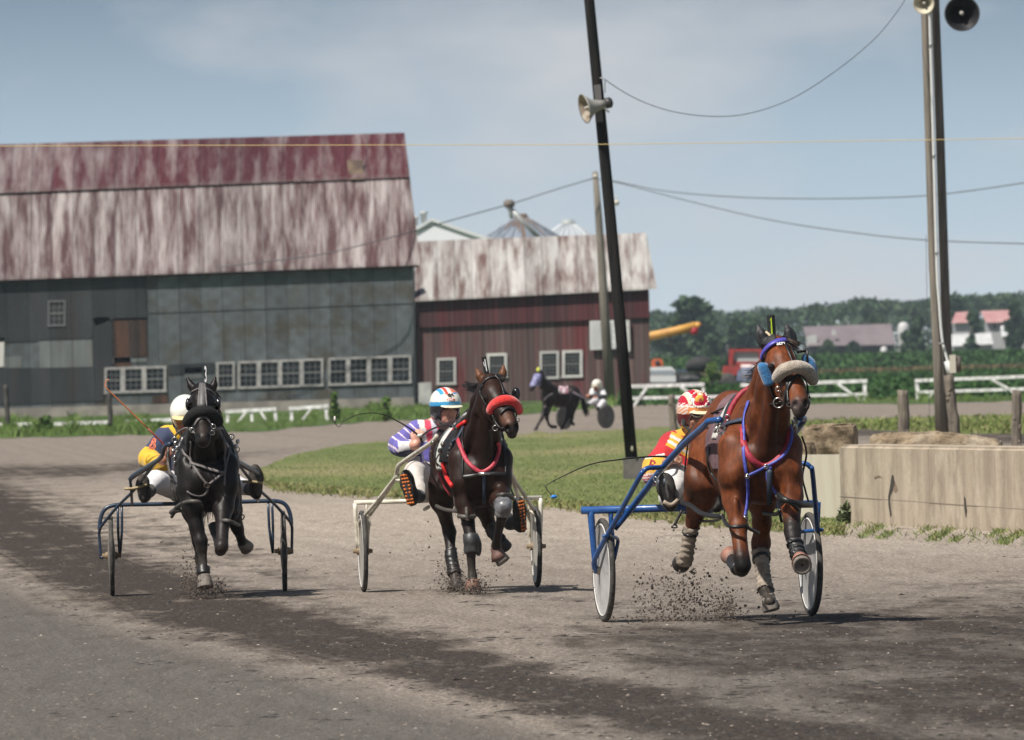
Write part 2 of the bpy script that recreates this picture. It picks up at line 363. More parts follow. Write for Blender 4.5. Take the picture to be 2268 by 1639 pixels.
def hoof(th, top, d, ln, r0, r1, mat, fwd=(0, -1, 0)):
    d = unit(d); mb = MB(); t = np.asarray(top, float)
    mb.lathe(t, d, [(-.01, r0 * .9), (0, r0), (ln * .5, (r0 + r1) / 2 * 1.02), (ln * .93, r1), (ln, r1 * .95), (ln, r1 * .78), (ln * .9, r1 * .6), (ln * .86, .0001)], 18)
    return put('hoof', mb, mat, th)
def bell(th, top, d, ln, r0, r1, mat):
    mb = MB(); mb.lathe(top, d, [(-.012, r0 * .96), (0, r0 * 1.05), (.012, r0), (ln * .55, (r0 * .45 + r1 * .55)), (ln, r1), (ln, r1 * .9), (ln * .4, r0 * .95)], 20); return put('bell_boot', mb, mat, th)
def wheel(th, c, R, w, mats, ax=(1, 0, 0), lean=0.):
    ax = unit((math.cos(lean), 0, math.sin(lean))); c = np.asarray(c, float); t = MB(); pr = []
    for i in range(15): a = -PI * .78 + 2 * PI * .78 * i / 14; pr.append((w * .55 * math.sin(a), R - w * .55 + w * .55 * math.cos(a)))
    t.lathe(c, ax, pr, 64, False); ty = put('tyre', t, mats[0], th)
    d = MB(); q = R - w * 1.0; d.lathe(c, ax, [(-.034, .02), (-.03, .03), (-.012, q * .93), (-.016, q * .95), (-.016, q), (.016, q), (.016, q * .95), (.012, q * .93), (.03, .03), (.034, .02)], 64); put('disc_cover', d, mats[1], th)
    r = MB(); r.ring(c - ax * .014, ax, q * .975, .006, 64, 6); r.ring(c + ax * .014, ax, q * .975, .006, 64, 6); put('rim', r, mats[2], th)
    h = MB(); h.lathe(c, ax, [(-.075, .008), (-.075, .016), (-.05, .018), (-.045, .03), (.045, .03), (.05, .018), (.075, .016), (.075, .008)], 14); put('hub', h, mats[3], th)
def mir(P): return [np.concatenate(([-p[0]], p[1:])) for p in P]
def head_frame(yaw, pitch=0., roll=0.):
    """columns: right, back(+y), up ; yaw>0 turns the face to the picture's right, pitch>0 looks down"""
    return np.array(Matrix.Rotation(yaw, 3, 'Z') @ Matrix.Rotation(pitch, 3, 'X') @ Matrix.Rotation(roll, 3, 'Y'))
def head(S, c, Hf, skin, neck_to, stubble=True):
    q = lambda x, y, z: np.asarray(c) + Hf @ np.array((x, y, z))     # y negative = towards the face
    dk = tuple(v * .85 for v in skin); rd = (skin[0] * .8, skin[1] * .5, skin[2] * .48)
    S.ell(c, (.074, .094, .105), skin, .02, Hf).ell(q(0, -.022, -.06), (.058, .066, .062), skin, .03, Hf)
    S.ell(q(0, -.078, -.098), (.022, .018, .018), skin, .02).chain([np.append(q(0, -.092, .012), .009), np.append(q(0, -.114, -.026), .013)], skin, .012)
    for s in (-1, 1):
        S.ell(q(s * .011, -.106, -.03), .009, skin, .008).ell(q(s * .032, -.084, .026), (.026, .01, .008), skin, .012, Hf)
        S.ell(q(s * .048, -.066, -.02), (.02, .02, .016), skin, .02, Hf).ell(q(s * .078, .006, -.012), (.009, .02, .032), skin, .008, Hf)
        S.dent(q(s * .031, -.098, .008), (.016, .011, .009), .008, Hf)
        S.dab(q(s * .031, -.088, .008), (.015, .014, .0075), (.03, .02, .017)).dab(q(s * .032, -.094, .025), (.022, .02, .005), (.05, .035, .025))
    S.ell(q(0, -.092, -.062), (.024, .012, .0055), rd, .006, Hf).ell(q(0, -.09, -.073), (.021, .012, .0055), rd, .006, Hf)
    S.dab(q(0, -.1, -.067), (.024, .02, .002), (.06, .02, .02))
    if stubble: S.dab(q(0, -.07, -.085), (.055, .06, .035), dk, .02)
    S.chain([np.append(q(0, .012, -.05), .056), np.append(np.asarray(neck_to), .064)], skin, .03)
def hand(S, w, d, n, skin, curl=1.1, sc=1., side=1):
    """palm from wrist w along d, back of the hand facing n, four curled fingers and a thumb leaving the palm's side"""
    w = np.asarray(w, float); d = unit(d); n = unit(np.asarray(n) - d * np.dot(n, d)); b = np.cross(d, n) * side; R = np.stack([b, d, n], 1)
    S.ell(w + d * .048 * sc, np.array((.041, .052, .017)) * sc, skin, .012, R)
    for i, (o, l) in enumerate(((-.029, .9), (-.0095, 1.03), (.0105, .97), (.029, .78))):
        p = w + (d * .09 + b * o) * sc; a = .25; P = [np.append(p - d * .012 * sc, .0095 * sc)]
        for sl_, r in ((.036, .0092), (.026, .0085), (.02, .0075)):
            a += curl * (.8 if sl_ > .03 else .9); p = p + (d * math.cos(a) - n * math.sin(a)) * sl_ * l * sc; P.append(np.append(p, r * sc))
        S.chain(P, skin, .004)
    p = w + (d * .03 - b * .032) * sc; P = [np.append(p, .013 * sc), np.append(p + (d * .026 - b * .024 - n * .014) * sc, .0115 * sc), np.append(p + (d * .052 - b * .018 - n * .032) * sc, .01 * sc)]
    S.chain(P, skin, .008)
def helmet(th, c, Hf, colfn, visor_col, sc=1., h=.0055, up=0.):
    c = np.asarray(c) + Hf @ np.array((0, 0, up))
    q = lambda x, y, z: np.asarray(c) + Hf @ np.array((x, y, z)) * sc
    S = Sculpt(h, .01); S.ell(q(0, .01, .035), np.array((.112, .138, .118)) * sc, (1, 1, 1), .01, Hf).ell(q(0, .03, -.03), np.array((.105, .105, .09)) * sc, (1, 1, 1), .03, Hf)
    S.dent(q(0, -.13, -.075), np.array((.098, .105, .098)) * sc, .008, Hf).dent(q(0, .0, -.235), np.array((.2, .2, .15)) * sc, .01, Hf); S.mesh(1)
    inv = lambda V: ((V - np.asarray(c)) @ Hf) / sc
    o = S.build('helmet', SHELLM, th, (1, 1, 1), 1, lambda V, _: colfn(inv(V)))
    v = Sculpt(h * .8, .006); v.ell(q(0, -.114, .014), np.array((.086, .056, .009)) * sc, visor_col, .006, Hf @ np.array(Matrix.Rotation(.22, 3, 'X'))); v.mesh(1); ob = v.build('visor', SHELLM, o, visor_col); ob.data.transform(Matrix.Translation(Vector(-t_base[th.name])))
    e = Sculpt(h, .01)
    for s in (-1, 1):
        e.ell(q(s * .083, -.005, -.035), np.array((.018, .036, .05)) * sc, (.02, .019, .019), .01, Hf)
        e.chain([np.append(q(s * .083, -.01, -.06), .011 * sc), np.append(q(s * .062, -.04, -.105), .009 * sc), np.append(q(s * .02, -.07, -.128), .008 * sc)], (.02, .019, .019), .006)
    e.mesh(1); ob = e.build('chin_strap', CLOTH, o, (.02, .019, .019)); ob.data.transform(Matrix.Translation(Vector(-t_base[th.name])))
    return o, S, q
def boot(th, heel, toe, ank, w, cup, csole, tread=None, leg_r=.055):
    """boot seen sole-on: the sole runs heel-toe, the shaft leaves towards the ankle"""
    S = Sculpt(.008, .02); heel, toe, ank = map(np.asarray, (heel, toe, ank)); ax = unit(toe - heel); L = np.linalg.norm(toe - heel)
    bk = unit((ank - heel) - ax * np.dot(ank - heel, ax)); sd = np.cross(ax, bk)
    R = np.stack([sd, bk, ax], 1)
    S.ell(heel + ax * L * .2 + bk * .04, (w * .85, .045, L * .24), cup, .02, R).ell(heel + ax * L * .72 + bk * .035, (w, .04, L * .3), cup, .03, R)
    S.ell(heel + ax * L * .45 + bk * .045, (w * .8, .05, L * .3), cup, .03, R).chain([np.append(heel + ax * L * .25 + bk * .06, .05), np.append(ank, leg_r)], cup, .03)
    S.mesh(1); o = S.build('boot', CLOTH, th, cup)
    m = MB(); n = 26
    for a, b in ((0.0, .014), (.014, 0.)):
        pass
    out_ = []
    for i in range(n):
        t = 2 * PI * i / n; z = L * (.5 - .52 * math.cos(t)); u = z / L; ww = w * (.78 + .26 * math.sin(PI * min(max(u - .25, 0) / .75, 1)) - .16 * math.exp(-((u - .42) / .12) ** 2)); out_.append(heel + ax * z + sd * ww * math.sin(t) * 1.05)
    m.hexa(out_, bk * .03); p = sub('sole', m, csole, o, th)
    if tread:
        g = MB()
        for i in range(9):
            u = .08 + .1 * i
            if .36 < u < .48: hw = .45
            else: hw = .62
            for k in (-1, 0, 1):
                cc = heel + ax * L * u + sd * w * hw * k * .62 - bk * .003; g.box(cc, (w * hw * .5, .008, L * .066), R)
        sub('tread', g, tread, p, th)
    return o
def body_part(S, nm, mat, th, default, colfn=None): S.mesh(2); return S.build(nm, mat, th, default, colfn=colfn)
def decal(nm, txt, size, mat, part, th, rig, bvh, zx, zy, bold=0., off=.003, rot=0., sx=1., yl=-1.):
    """lettering laid on a curved surface"""
    V, Fc = text_mesh(txt, size, bold); c = rig.L(zx, zy, yl); o = []
    d = Vector(unit(rig.dl(zx, zy)))
    for v in V:
        x = v[0] * sx; p = c + np.array((x * math.cos(rot) - v[1] * math.sin(rot), 0, x * math.sin(rot) + v[1] * math.cos(rot)))
        l, n, _, _ = bvh.ray_cast(Vector(p) - d * 2, d)
        if l is None: l, n, _, _ = bvh.find_nearest(Vector(p))
        o.append(np.array(l) - np.array(d) * off)
    return link_mesh(nm, np.array(o) - t_base[th.name], Fc, mat, part, None, None, False, False)
def spray(nm, label, rig, blobs, n, mat, seed, rmin=.004, rmax=.016):
    """clods and grit thrown up by a hoof: many separate irregular lumps"""
    g = np.random.default_rng(seed); mb = MB()
    T = np.array([(1, 0, 0), (-1, 0, 0), (0, 1, 0), (0, -1, 0), (0, 0, 1), (0, 0, -1)], float); Fq = [(0, 2, 4), (2, 1, 4), (1, 3, 4), (3, 0, 4), (2, 0, 5), (1, 2, 5), (3, 1, 5), (0, 3, 5)]
    tot = sum(b[-1] for b in blobs)
    for zx, zy, yl, sx, sz, w in blobs:
        c = rig.L(zx, zy, yl)
        for i in range(int(n * w / tot)):
            p = rig.W(c) + g.normal(size=3) * (sx, .18, sz)
            if p[2] < .004: p[2] = abs(p[2]) * .3 + .004
            r = rmin + (rmax - rmin) * g.random() ** 11
            mb.add(p + (T * (1 + g.normal(size=(6, 1)) * .35)) @ np.array(Matrix.Rotation(g.random() * 6, 3, Vector(g.normal(size=3)))) * r, Fq)
    o = mb.build(nm, mat, None, (0, 0, 0), False, False); return tag(o, label, None, None, 'stuff')
# ================================================================== RIG 1: bay horse, blue sulky
r1 = Rig(1566, 1371, math.radians(10), 1240.3, 679.2, .4506)
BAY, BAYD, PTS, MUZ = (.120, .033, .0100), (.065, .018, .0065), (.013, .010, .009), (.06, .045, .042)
h1 = r1.thing('horse', 'bright bay horse with blue cheek rolls and beige shadow roll, pulling the blue sulky', 'horse', r1.L(985, 1560, -1.8) * (1, 1, 0), 'racing horses')
S = Sculpt(.0105, .05)
P0 = r1.P
E = lambda zx, zy, yl, r, col=None, k=.06, R=None: S.ell(r1.L(zx, zy, yl), r, col, k, R)
C = lambda *a, col=None, k=.05, fx=1.: S.chain(r1.P(*a), col, k, fx)
E(850, 612, -1.0, (.185, .36, .275)); E(900, 720, -1.5, (.235, .5, .315)); E(980, 715, -1.95, (.212, .32, .345))
E(925, 560, -1.75, (.13, .35, .17)); E(905, 800, -1.5, (.20, .45, .24))
E(935, 770, -2.2, (.125, .14, .17)); E(1058, 770, -2.2, (.125, .14, .17)); E(995, 860, -2.1, (.16, .2, .15))
C((945, 520, -1.85, .10), (858, 690, -2.15, .10), (856, 830, -2.2, .108)); C((1010, 520, -1.85, .10), (1110, 690, -2.15, .10), (1112, 820, -2.25, .108))
# neck and crest
C((985, 690, -2.0, .175), (1028, 540, -2.2, .128), (1050, 400, -2.32, .112), (1064, 260, -2.38, .10)); C((955, 490, -1.85, .09), (1012, 330, -2.1, .07), (1060, 200, -2.3, .07))
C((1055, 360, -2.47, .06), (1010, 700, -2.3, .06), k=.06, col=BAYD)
# head
C((1066, 205, -2.42, .088), (1088, 275, -2.54, .092), k=.03); C((1088, 280, -2.54, .09), (1148, 400, -2.72, .070), (1176, 470, -2.84, .062), k=.04)
C((1060, 300, -2.44, .075), (1080, 380, -2.5, .07), (1130, 470, -2.68, .045), k=.04); C((1110, 300, -2.42, .075), (1120, 390, -2.5, .06), k=.04)
E(1181, 485, -2.86, (.062, .05, .052), MUZ, .025); E(1178, 522, -2.85, (.044, .045, .034), MUZ, .02)
for a, b in ((1157, 482), (1211, 476)): S.dent(r1.L(a, b, -2.905), (.017, .035, .026), .012); S.dab(r1.L(a, b, -2.89), (.025, .06, .034), (.008, .006, .006), .006)
E(1040, 293, -2.6, (.028, .03, .022), PTS, .02); E(1150, 283, -2.58, (.028, .03, .022), PTS, .02)
S.dab(r1.L(1180, 505, -2.88), (.075, .09, .06), MUZ, .03)
for b, t in (((1012, 190, -2.4, .036), (974, 92, -2.36, .015)), ((1128, 172, -2.38, .036), (1116, 86, -2.34, .015))): C((*b[:3], .026), (b[0] * .4 + t[0] * .6, b[1] * .4 + t[1] * .6, b[2], .018), k=.015)
# hind right (picture left), lifted behind
C((760, 660, -1.0, .17), (712, 850, -1.12, .125), (690, 930, -1.0, .10), (664, 1030, -.86, .056), k=.06)
C((664, 1030, -.86, .056), (656, 1052, -.84, .05), (645, 1085, -.82, .036), (622, 1215, -.74, .035), (612, 1245, -.7, .042), (600, 1262, -.66, .036), k=.02, col=BAYD)
# hind left (picture centre), reaching the ground
C((925, 660, -1.0, .16), (985, 870, -1.25, .12), (992, 960, -1.2, .088), (992, 1060, -1.05, .055), (988, 1165, -.98, .056), (985, 1200, -1.0, .05), k=.05)
C((985, 1200, -1.0, .05), (990, 1240, -1.05, .038), (1006, 1375, -1.2, .037), (1012, 1398, -1.22, .043), (1020, 1425, -1.28, .036), (1031, 1450, -1.33, .04), k=.02, col=PTS)
# fore right (picture left), knee up, folded back
C((862, 860, -2.12, .118), (866, 950, -2.17, .086), (876, 1080, -2.3, .053), (893, 1235, -2.42, .05), k=.04)
C((893, 1235, -2.42, .05), (899, 1272, -2.43, .052), (893, 1292, -2.38, .046), (872, 1285, -2.2, .034), (850, 1248, -1.98, .036), (840, 1228, -1.92, .036), k=.02, col=PTS)
# fore left (picture right), reaching forward
C((1114, 850, -2.2, .11), (1132, 930, -2.28, .08), (1140, 1050, -2.42, .055), k=.04)
C((1140, 1050, -2.42, .053), (1143, 1105, -2.47, .055), (1147, 1140, -2.5, .047), (1163, 1195, -2.54, .033), (1174, 1232, -2.6, .04), (1188, 1262, -2.7, .036), k=.02, col=PTS)
E(1118, 905, -2.3, (.045, .06, .09), None, .04); E(878, 905, -2.22, (.05, .06, .09), None, .04)
S.groove(P0((1005, 800, -2.36, .02), (1003, 900, -2.34, .02), (995, 960, -2.25, .02)), .07).groove(P0((905, 830, -2.33, .012), (918, 900, -2.3, .016), (925, 960, -2.26, .012)), .06).groove(P0((1085, 840, -2.36, .012), (1072, 900, -2.34, .016), (1066, 960, -2.26, .012)), .06)
S.groove(P0((985, 420, -2.42, .014), (955, 560, -2.33, .016), (925, 660, -2.22, .012)), .06).groove(P0((1090, 500, -2.40, .014), (1100, 600, -2.33, .016), (1108, 680, -2.26, .012)), .06).groove(P0((735, 720, -1.35, .02), (760, 820, -1.3, .025), (800, 880, -1.4, .02)), .09).groove(P0((650, 740, -1.15, .012), (672, 850, -1.26, .014)), .06)
for q_ in ((862, 1000, -2.3), (1140, 1000, -2.44)): E(*q_, (.028, .03, .085), None, .03)
S.mesh(2); B1 = S.bvh
for a in ((893, 1270, -2.43), (1142, 1100, -2.45)): S.dab(r1.L(*a), (.085, .1, .085), PTS, .03)
CO1 = coat_mat('bay_coat', .5)
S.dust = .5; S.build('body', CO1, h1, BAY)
S1 = S
put('eye', MB().ball(r1.L(1041, 294, -2.625), .019), M('eye', (.006, .004, .003), .08), h1); put('eye', MB().ball(r1.L(1150, 284, -2.605), .019), MATS['eye'], h1)
DK = M('dark_hoof', (.035, .028, .024), .6, (.02, .017, .015), 30); GH = M('pale_hoof', (.22, .19, .16), .7, (.12, .1, .085), 20)
hoof(h1, r1.L(603, 1250, -.68), r1.L(585, 1285, -.5) - r1.L(603, 1250, -.68), .085, .05, .062, DK)
hoof(h1, r1.L(1026, 1436, -1.3), (.018, -.02, -.1), .082, .046, .057, GH)
hoof(h1, r1.L(848, 1240, -1.96), r1.L(815, 1190, -1.8) - r1.L(848, 1240, -1.96), .08, .05, .06, GH)
hoof(h1, r1.L(1183, 1252, -2.66), r1.L(1199, 1292, -2.8) - r1.L(1183, 1252, -2.66), .085, .05, .064, GH)
BB = M('pink_rubber', (.30, .15, .11), .5, (.2, .1, .075), 14); BG = M('grey_rubber', (.20, .175, .15), .7, (.13, .115, .10), 18)
bell(h1, r1.L(1178, 1236, -2.62), r1.L(1192, 1275, -2.75) - r1.L(1178, 1236, -2.62), .085, .044, .066, BB)
bell(h1, r1.L(850, 1246, -1.98), r1.L(818, 1195, -1.82) - r1.L(850, 1246, -1.98), .085, .044, .064, BB)
bell(h1, r1.L(1023, 1424, -1.28), (.02, -.02, -.1), .085, .044, .06, BG)
BND = M('stained_bandage', (.30, .25, .20), .9, (.17, .14, .11), 16, bump=.6, bscale=40)
P = r1.P
a, b = P((645, 1085, -.82, 0), (612, 1245, -.7, 0)); shell(S1, seg_mask(a, b, -.06, 1.12, .085), .013, 'leg_bandage', BND, h1, wob=.004); shell(S1, seg_mask(a, b, .1, .2, .085), .021, 'bandage_strap', BLK, h1)
a, b = P((985, 1205, -1.0, 0), (1010, 1390, -1.21, 0)); shell(S1, seg_mask(a, b, .03, 1.04, .085), .013, 'leg_bandage', BND, h1, wob=.004); shell(S1, seg_mask(a, b, .16, .26, .085), .021, 'bandage_strap', BLK, h1)
a, b = P((1147, 1140, -2.5, 0), (1174, 1232, -2.6, 0)); DG = M('grey_boot', (.05, .05, .052), .45, (.025, .025, .026), 20); shell(S1, seg_mask(a, b, .12, 1.0, .085), .01, 'tendon_boot', DG, h1, wob=.003)
for t in (.2, .5, .8): shell(S1, seg_mask(a, b, t, t + .13, .085), .017, 'boot_strap', BLK, h1)
a, b = P((880, 1290, -2.3, 0), (850, 1248, -1.98, 0)); shell(S1, seg_mask(a, b, .1, .95, .085), .012, 'tendon_boot', BLK, h1)
# mane, forelock, tail
def strands(nm, th, mat, curves, n, spread, r, seed, seg=5):
    g = np.random.default_rng(seed); mb = MB()
    for i in range(n):
        c = curves[i % len(curves)]; o = g.normal(size=3) * spread; P_ = [np.asarray(p) + o * (k / (len(c) - 1)) ** 1.0 * 1.3 + g.normal(size=3) * spread * .25 for k, p in enumerate(c)]
        mb.tube(P_, [r] * (len(P_) - 1) + [r * .2], 4, 3, False)
    return put(nm, mb, mat, th)
HAIR = M('black_hair', (.012, .009, .008), .5); HAIRB = M('brown_black_hair', (.03, .014, .008), .5)
strands('forelock', h1, HAIRB, [P((1070, 165, -2.42), (1105, 168, -2.5), (1130, 190, -2.54)), P((1075, 160, -2.4), (1120, 170, -2.48), (1165, 195, -2.5)), P((1085, 165, -2.42), (1140, 180, -2.46), (1185, 205, -2.44))], 60, .016, .004, 3)
strands('mane', h1, HAIRB, [P((1045, 200, -2.27), (1000, 270, -2.1), (950, 330, -1.9)), P((1010, 290, -2.1), (975, 320, -2.0), (935, 330, -1.85)), P((985, 350, -2.0), (955, 390, -1.9), (920, 400, -1.75))], 90, .02, .004, 4)
strands('tail', h1, HAIRB, [P((835, 520, -.66), (850, 640, -.5), (860, 840, -.46), (855, 1000, -.45))], 90, .05, .005, 5)
# harness
HB = M('royal_blue_webbing', (.05, .06, .32), .55, (.09, .11, .45), 30); HR = M('crimson_webbing', (.36, .02, .04), .6, (.22, .012, .03), 30); MAUVE = M('mauve_blanket', (.15, .085, .095), .85, (.10, .055, .065), 10, bump=.3)
def yz(y0, y1, z0, extra=None):
    return lambda V: (V[:, 1] > y0) & (V[:, 1] < y1) & (V[:, 2] > z0) & ((V[:, 2] - z0) > 0) if extra is None else (V[:, 1] > y0) & (V[:, 1] < y1) & extra(V)
bl = lambda V: (V[:, 2] > 1.02 + .35 * np.clip((V[:, 1] + 1.62) / .5, 0, 1)) & (np.abs(V[:, 0] - S_c1) < .31)
S_c1 = r1.L(905, 700, -1.5)[0]
shell(S1, yz(-1.78, -1.16, 0, bl), .012, 'saddle_blanket', MAUVE, h1)
shell(S1, lambda V: (V[:, 1] > -1.86) & (V[:, 1] < -1.72) & (V[:, 2] > 1.3) & (np.abs(V[:, 0] - S_c1) < .3), .03, 'saddle', BLK, h1)
shell(S1, lambda V: (V[:, 1] > -1.70) & (V[:, 1] < -1.62) & (V[:, 2] > 1.22), .022, 'white_saddle_pad', M('white_vinyl', (.55, .53, .5), .35), h1)
c = np.array((S_c1, -1.82, 1.18)); pp, nn = hoop(B1, c, (0, .06, 1), (1, 0, 0), -170, 170, 60); put('girth', MB().ribbon(pp, nn, .06, .012), BLK, h1)
pp, nn = hoop(B1, c + (0, -.05, 0), (0, .06, 1), (1, 0, 0), -75, 75, 30, .012); put('padded_roll', MB().tube(pp, .02, 8), HR, h1)
m = MB(); strap(m, r1, B1, [(900, 590), (897, 640), (908, 690), (945, 755), (1008, 786), (1075, 748), (1118, 685), (1131, 600)], .042, .008); put('breast_collar', m, HR, h1)
m = MB(); strap(m, r1, B1, [(930, 470), (908, 560), (903, 700), (920, 830)], .02, .006, .010); strap(m, r1, B1, [(920, 830), (1010, 785), (1090, 742), (1136, 665), (1124, 580)], .02, .006, .013); strap(m, r1, B1, [(920, 830), (925, 860), (915, 950), (903, 1040)], .024, .008, .01); strap(m, r1, B1, [(1040, 785), (1020, 815), (1030, 870), (1075, 925)], .022, .008, .01); put('breast_strap', m, HB, h1)
m = MB(); strap(m, r1, B1, [(800, 590), (850, 575), (905, 560)], .03, .01, .01); put('shoulder_strap', m, M('navy_webbing', (.03, .045, .075), .6), h1); m = MB(); strap(m, r1, B1, [(1033, 800), (1030, 880), (1028, 960)], .035, .01, .01); put('martingale', m, MATS['navy_webbing'], h1)
for q in ((1012, 783), (925, 828), (905, 1042), (1080, 927)): p_, n_ = hit(r1, B1, *q, .02); m = MB(); m.ring(p_, n_, .014, .0045, 14, 6); m.box(p_, (.026, .008, .006)); put('buckle', m, STEEL, h1)
hb = MB(); T = lambda pts, r=.013: hb.tube(P(*pts), r, 8, 4)
T([(600, 962, -.9), (640, 975, -1.2), (690, 1012, -1.6), (740, 1028, -1.8), (800, 1030, -2.0)], .017); T([(800, 1030, -2.05), (812, 1060, -2.25), (835, 1080, -2.4), (880, 1082, -2.44), (915, 1078, -2.4), (930, 1090, -2.3), (975, 1113, -2.1)]); T([(690, 1055, -.95), (740, 1054, -1.2), (780, 1048, -1.5), (800, 1030, -1.8)], .009)
T([(1075, 925, -2.42), (1100, 945, -2.5), (1130, 958, -2.52), (1175, 968, -2.45), (1230, 975, -2.2)], .02); T([(1090, 945, -2.45), (1085, 975, -2.4), (1110, 958, -2.52), (1160, 985, -2.5), (1175, 1000, -2.4)], .011); T([(1000, 1015, -2.0), (1060, 1020, -2.2), (1085, 1000, -2.3)], .014); T([(1080, 1015, -2.0), (1090, 1060, -2.0)], .01)
T([(600, 1000, -.8), (580, 1040, -.8), (562, 1075, -.8)], .010); T([(562, 1070, -.8), (548, 1085, -.8), (575, 1085, -.8), (568, 1068, -.8)], .005)
T([(615, 950, -.7), (612, 850, -.75), (625, 700, -.8), (650, 620, -.9), (720, 560, -1.2)], .006)
T([(1190, 640, -1.9), (1212, 720, -1.7), (1192, 830, -1.5), (1205, 900, -1.5), (1222, 960, -1.5)], .007); T([(735, 690, -1.6), (725, 760, -1.6), (750, 830, -1.6), (795, 870, -1.8)], .008)
put('hobble', hb, BLK, h1)
# bridle
br = MB(); strap(br, r1, B1, [(1098, 160), (1112, 205), (1135, 262), (1142, 290)], .016, .008, .008); strap(br, r1, B1, [(1112, 160), (1130, 205), (1155, 262), (1160, 285)], .016, .008, .008); strap(br, r1, B1, [(1005, 250), (1000, 300), (1040, 400), (1060, 450)], .02, .008, .006)
strap(br, r1, B1, [(1112, 470), (1118, 420), (1140, 365), (1165, 345), (1192, 352), (1212, 390), (1218, 450)], .022, .01, .008); strap(br, r1, B1, [(1120, 360), (1122, 420), (1130, 470)], .02, .008, .008); strap(br, r1, B1, [(1085, 480), (1110, 470), (1132, 478)], .016, .008, .006)
br.box(r1.L(1215, 245, -2.52), (.012, .03, .09)); br.box(r1.L(1200, 215, -2.5), (.05, .02, .012)); br.tube(P((1165, 225, -2.5), (1190, 218, -2.5), (1215, 220, -2.5)), .01, 6, 3)
put('bridle', br, BLK, h1)
m = MB(); strap(m, r1, B1, [(1003, 258), (1012, 228), (1045, 192), (1095, 174), (1152, 182)], .035, .012, .014); bb_ = put('browband', m, M('violet_blue_vinyl', (.07, .06, .34), .4), h1)
for q, R_ in (((1073, 473, -2.66), .032), ((1128, 478, -2.74), .018), ((1071, 405, -2.62), .014), ((1096, 416, -2.66), .014), ((1212, 470, -2.75), .024)): m = MB(); m.ring(r1.L(*q), (.35, 1, .1), R_, .0045, 20, 6); put('bit_ring', m, STEEL, h1)
RL = M('white_lettering', (.75, .75, .75), .5); CREST = M('crest_yellow', (.75, .42, .06), .4)
decal('lettering', 'SEHA', .034, RL, bb_, h1, r1, B1, 1093, 177, .0008, .034, .12, 1., -2.5)
FLB = M('blue_fleece', (.012, .15, .36), .95, (.008, .09, .24), 40, bump=1., bscale=120, bdist=.008, sheen=.6); FLW = M('beige_fleece', (.44, .37, .30), .95, (.30, .25, .20), 40, bump=1., bscale=110, bdist=.01, sheen=.6)
put('cheek_roll', MB().tube(P((1001, 275, -2.56, .022), (1001, 290, -2.56, .042), (1014, 330, -2.56, .043), (1032, 376, -2.56, .041), (1036, 388, -2.56, .024)), 0, 14, 5), FLB, h1); put('cheek_roll', MB().tube(P((1198, 245, -2.42, .02), (1222, 275, -2.4, .042), (1235, 320, -2.4, .042), (1240, 350, -2.4, .024)), 0, 14, 5), FLB, h1)
put('shadow_roll', MB().tube(P((1062, 362, -2.68, .018), (1066, 352, -2.7, .036), (1090, 320, -2.76, .043), (1125, 302, -2.8, .044), (1165, 296, -2.8, .044), (1205, 308, -2.76, .045), (1234, 340, -2.68, .044), (1243, 365, -2.62, .036), (1244, 378, -2.6, .016)), 0, 16, 5), FLW, h1)
ea, eb = P((1066, 150, -2.4), (1068, 208, -2.42)); hd = lambda V: (V[:, 2] > r1.L(1040, 192, -2.4)[2] + .9 * np.clip(V[:, 0] - r1.L(1040, 192, -2.4)[0], 0, .04) ) & (V[:, 1] < -2.28) & ~((V[:, 0] > r1.L(1048, 0, -2.4)[0]) & (V[:, 0] < r1.L(1108, 0, -2.4)[0]) & (V[:, 2] < r1.L(1066, 140, -2.4)[2]))
for pts in ([(1026, 208, -2.4, .022), (1012, 180, -2.4, .027), (996, 150, -2.39, .026), (982, 118, -2.375, .018), (974, 97, -2.365, .007), (971, 90, -2.36, .002)], [(1128, 192, -2.39, .022), (1132, 165, -2.385, .026), (1129, 135, -2.375, .024), (1121, 110, -2.36, .016), (1113, 93, -2.35, .006), (1110, 86, -2.345, .002)]): put('ear_cover', MB().tube(P(*pts), 0, 18, 4, fl=1.7), M('black_spandex', (.014, .014, .016), .6), h1)
shell(S1, hd, .012, 'ear_hood', M('black_spandex', (.014, .014, .016), .6), h1)
m = MB(); pa, pb = r1.L(1042, 150, -2.38), r1.L(1036, 42, -2.38); m.box((pa + pb) / 2, (.022, .075, np.linalg.norm(pb - pa)), np.array(Matrix.Rotation(-.05, 3, 'Y')) @ np.array(Matrix.Rotation(.25, 3, 'Z'))); np_ = put('head_number', m, M('number_black', (.012, .012, .013), .4), h1, False)
m = MB(); m.hexa([r1.L(1036, 58, -2.425), r1.L(1040, 52, -2.425), r1.L(1046, 140, -2.425), r1.L(1038, 140, -2.425)], (0, .003, 0)); m.hexa([r1.L(1030, 68, -2.425), r1.L(1036, 58, -2.425), r1.L(1037, 66, -2.425)], (0, .003, 0)); sub('number', m, M('neon_yellow', (.45, .62, .03), .5), np_, h1, False)
m = MB(); m.tube(P((1012, 125, -2.4), (1025, 135, -2.42), (1040, 152, -2.44)), .009, 6, 3); put('hood_tie', m, M('pale_cord', (.5, .4, .28), .7), h1)
rn_ = MB(); rn_.tube(P((1070, 477, -2.66), (1000, 482, -2.3), (935, 484, -2.05), (862, 487, -1.75), (800, 500, -1.4), (700, 550, -.8), (640, 610, -.35), (575, 690, -.3)), .011, 6, 3, fl=.5); rn_.tube(P((1128, 478, -2.7), (1105, 465, -2.66), (1075, 470, -2.66)), .007, 6, 3); put('rein', rn_, BLK, h1)
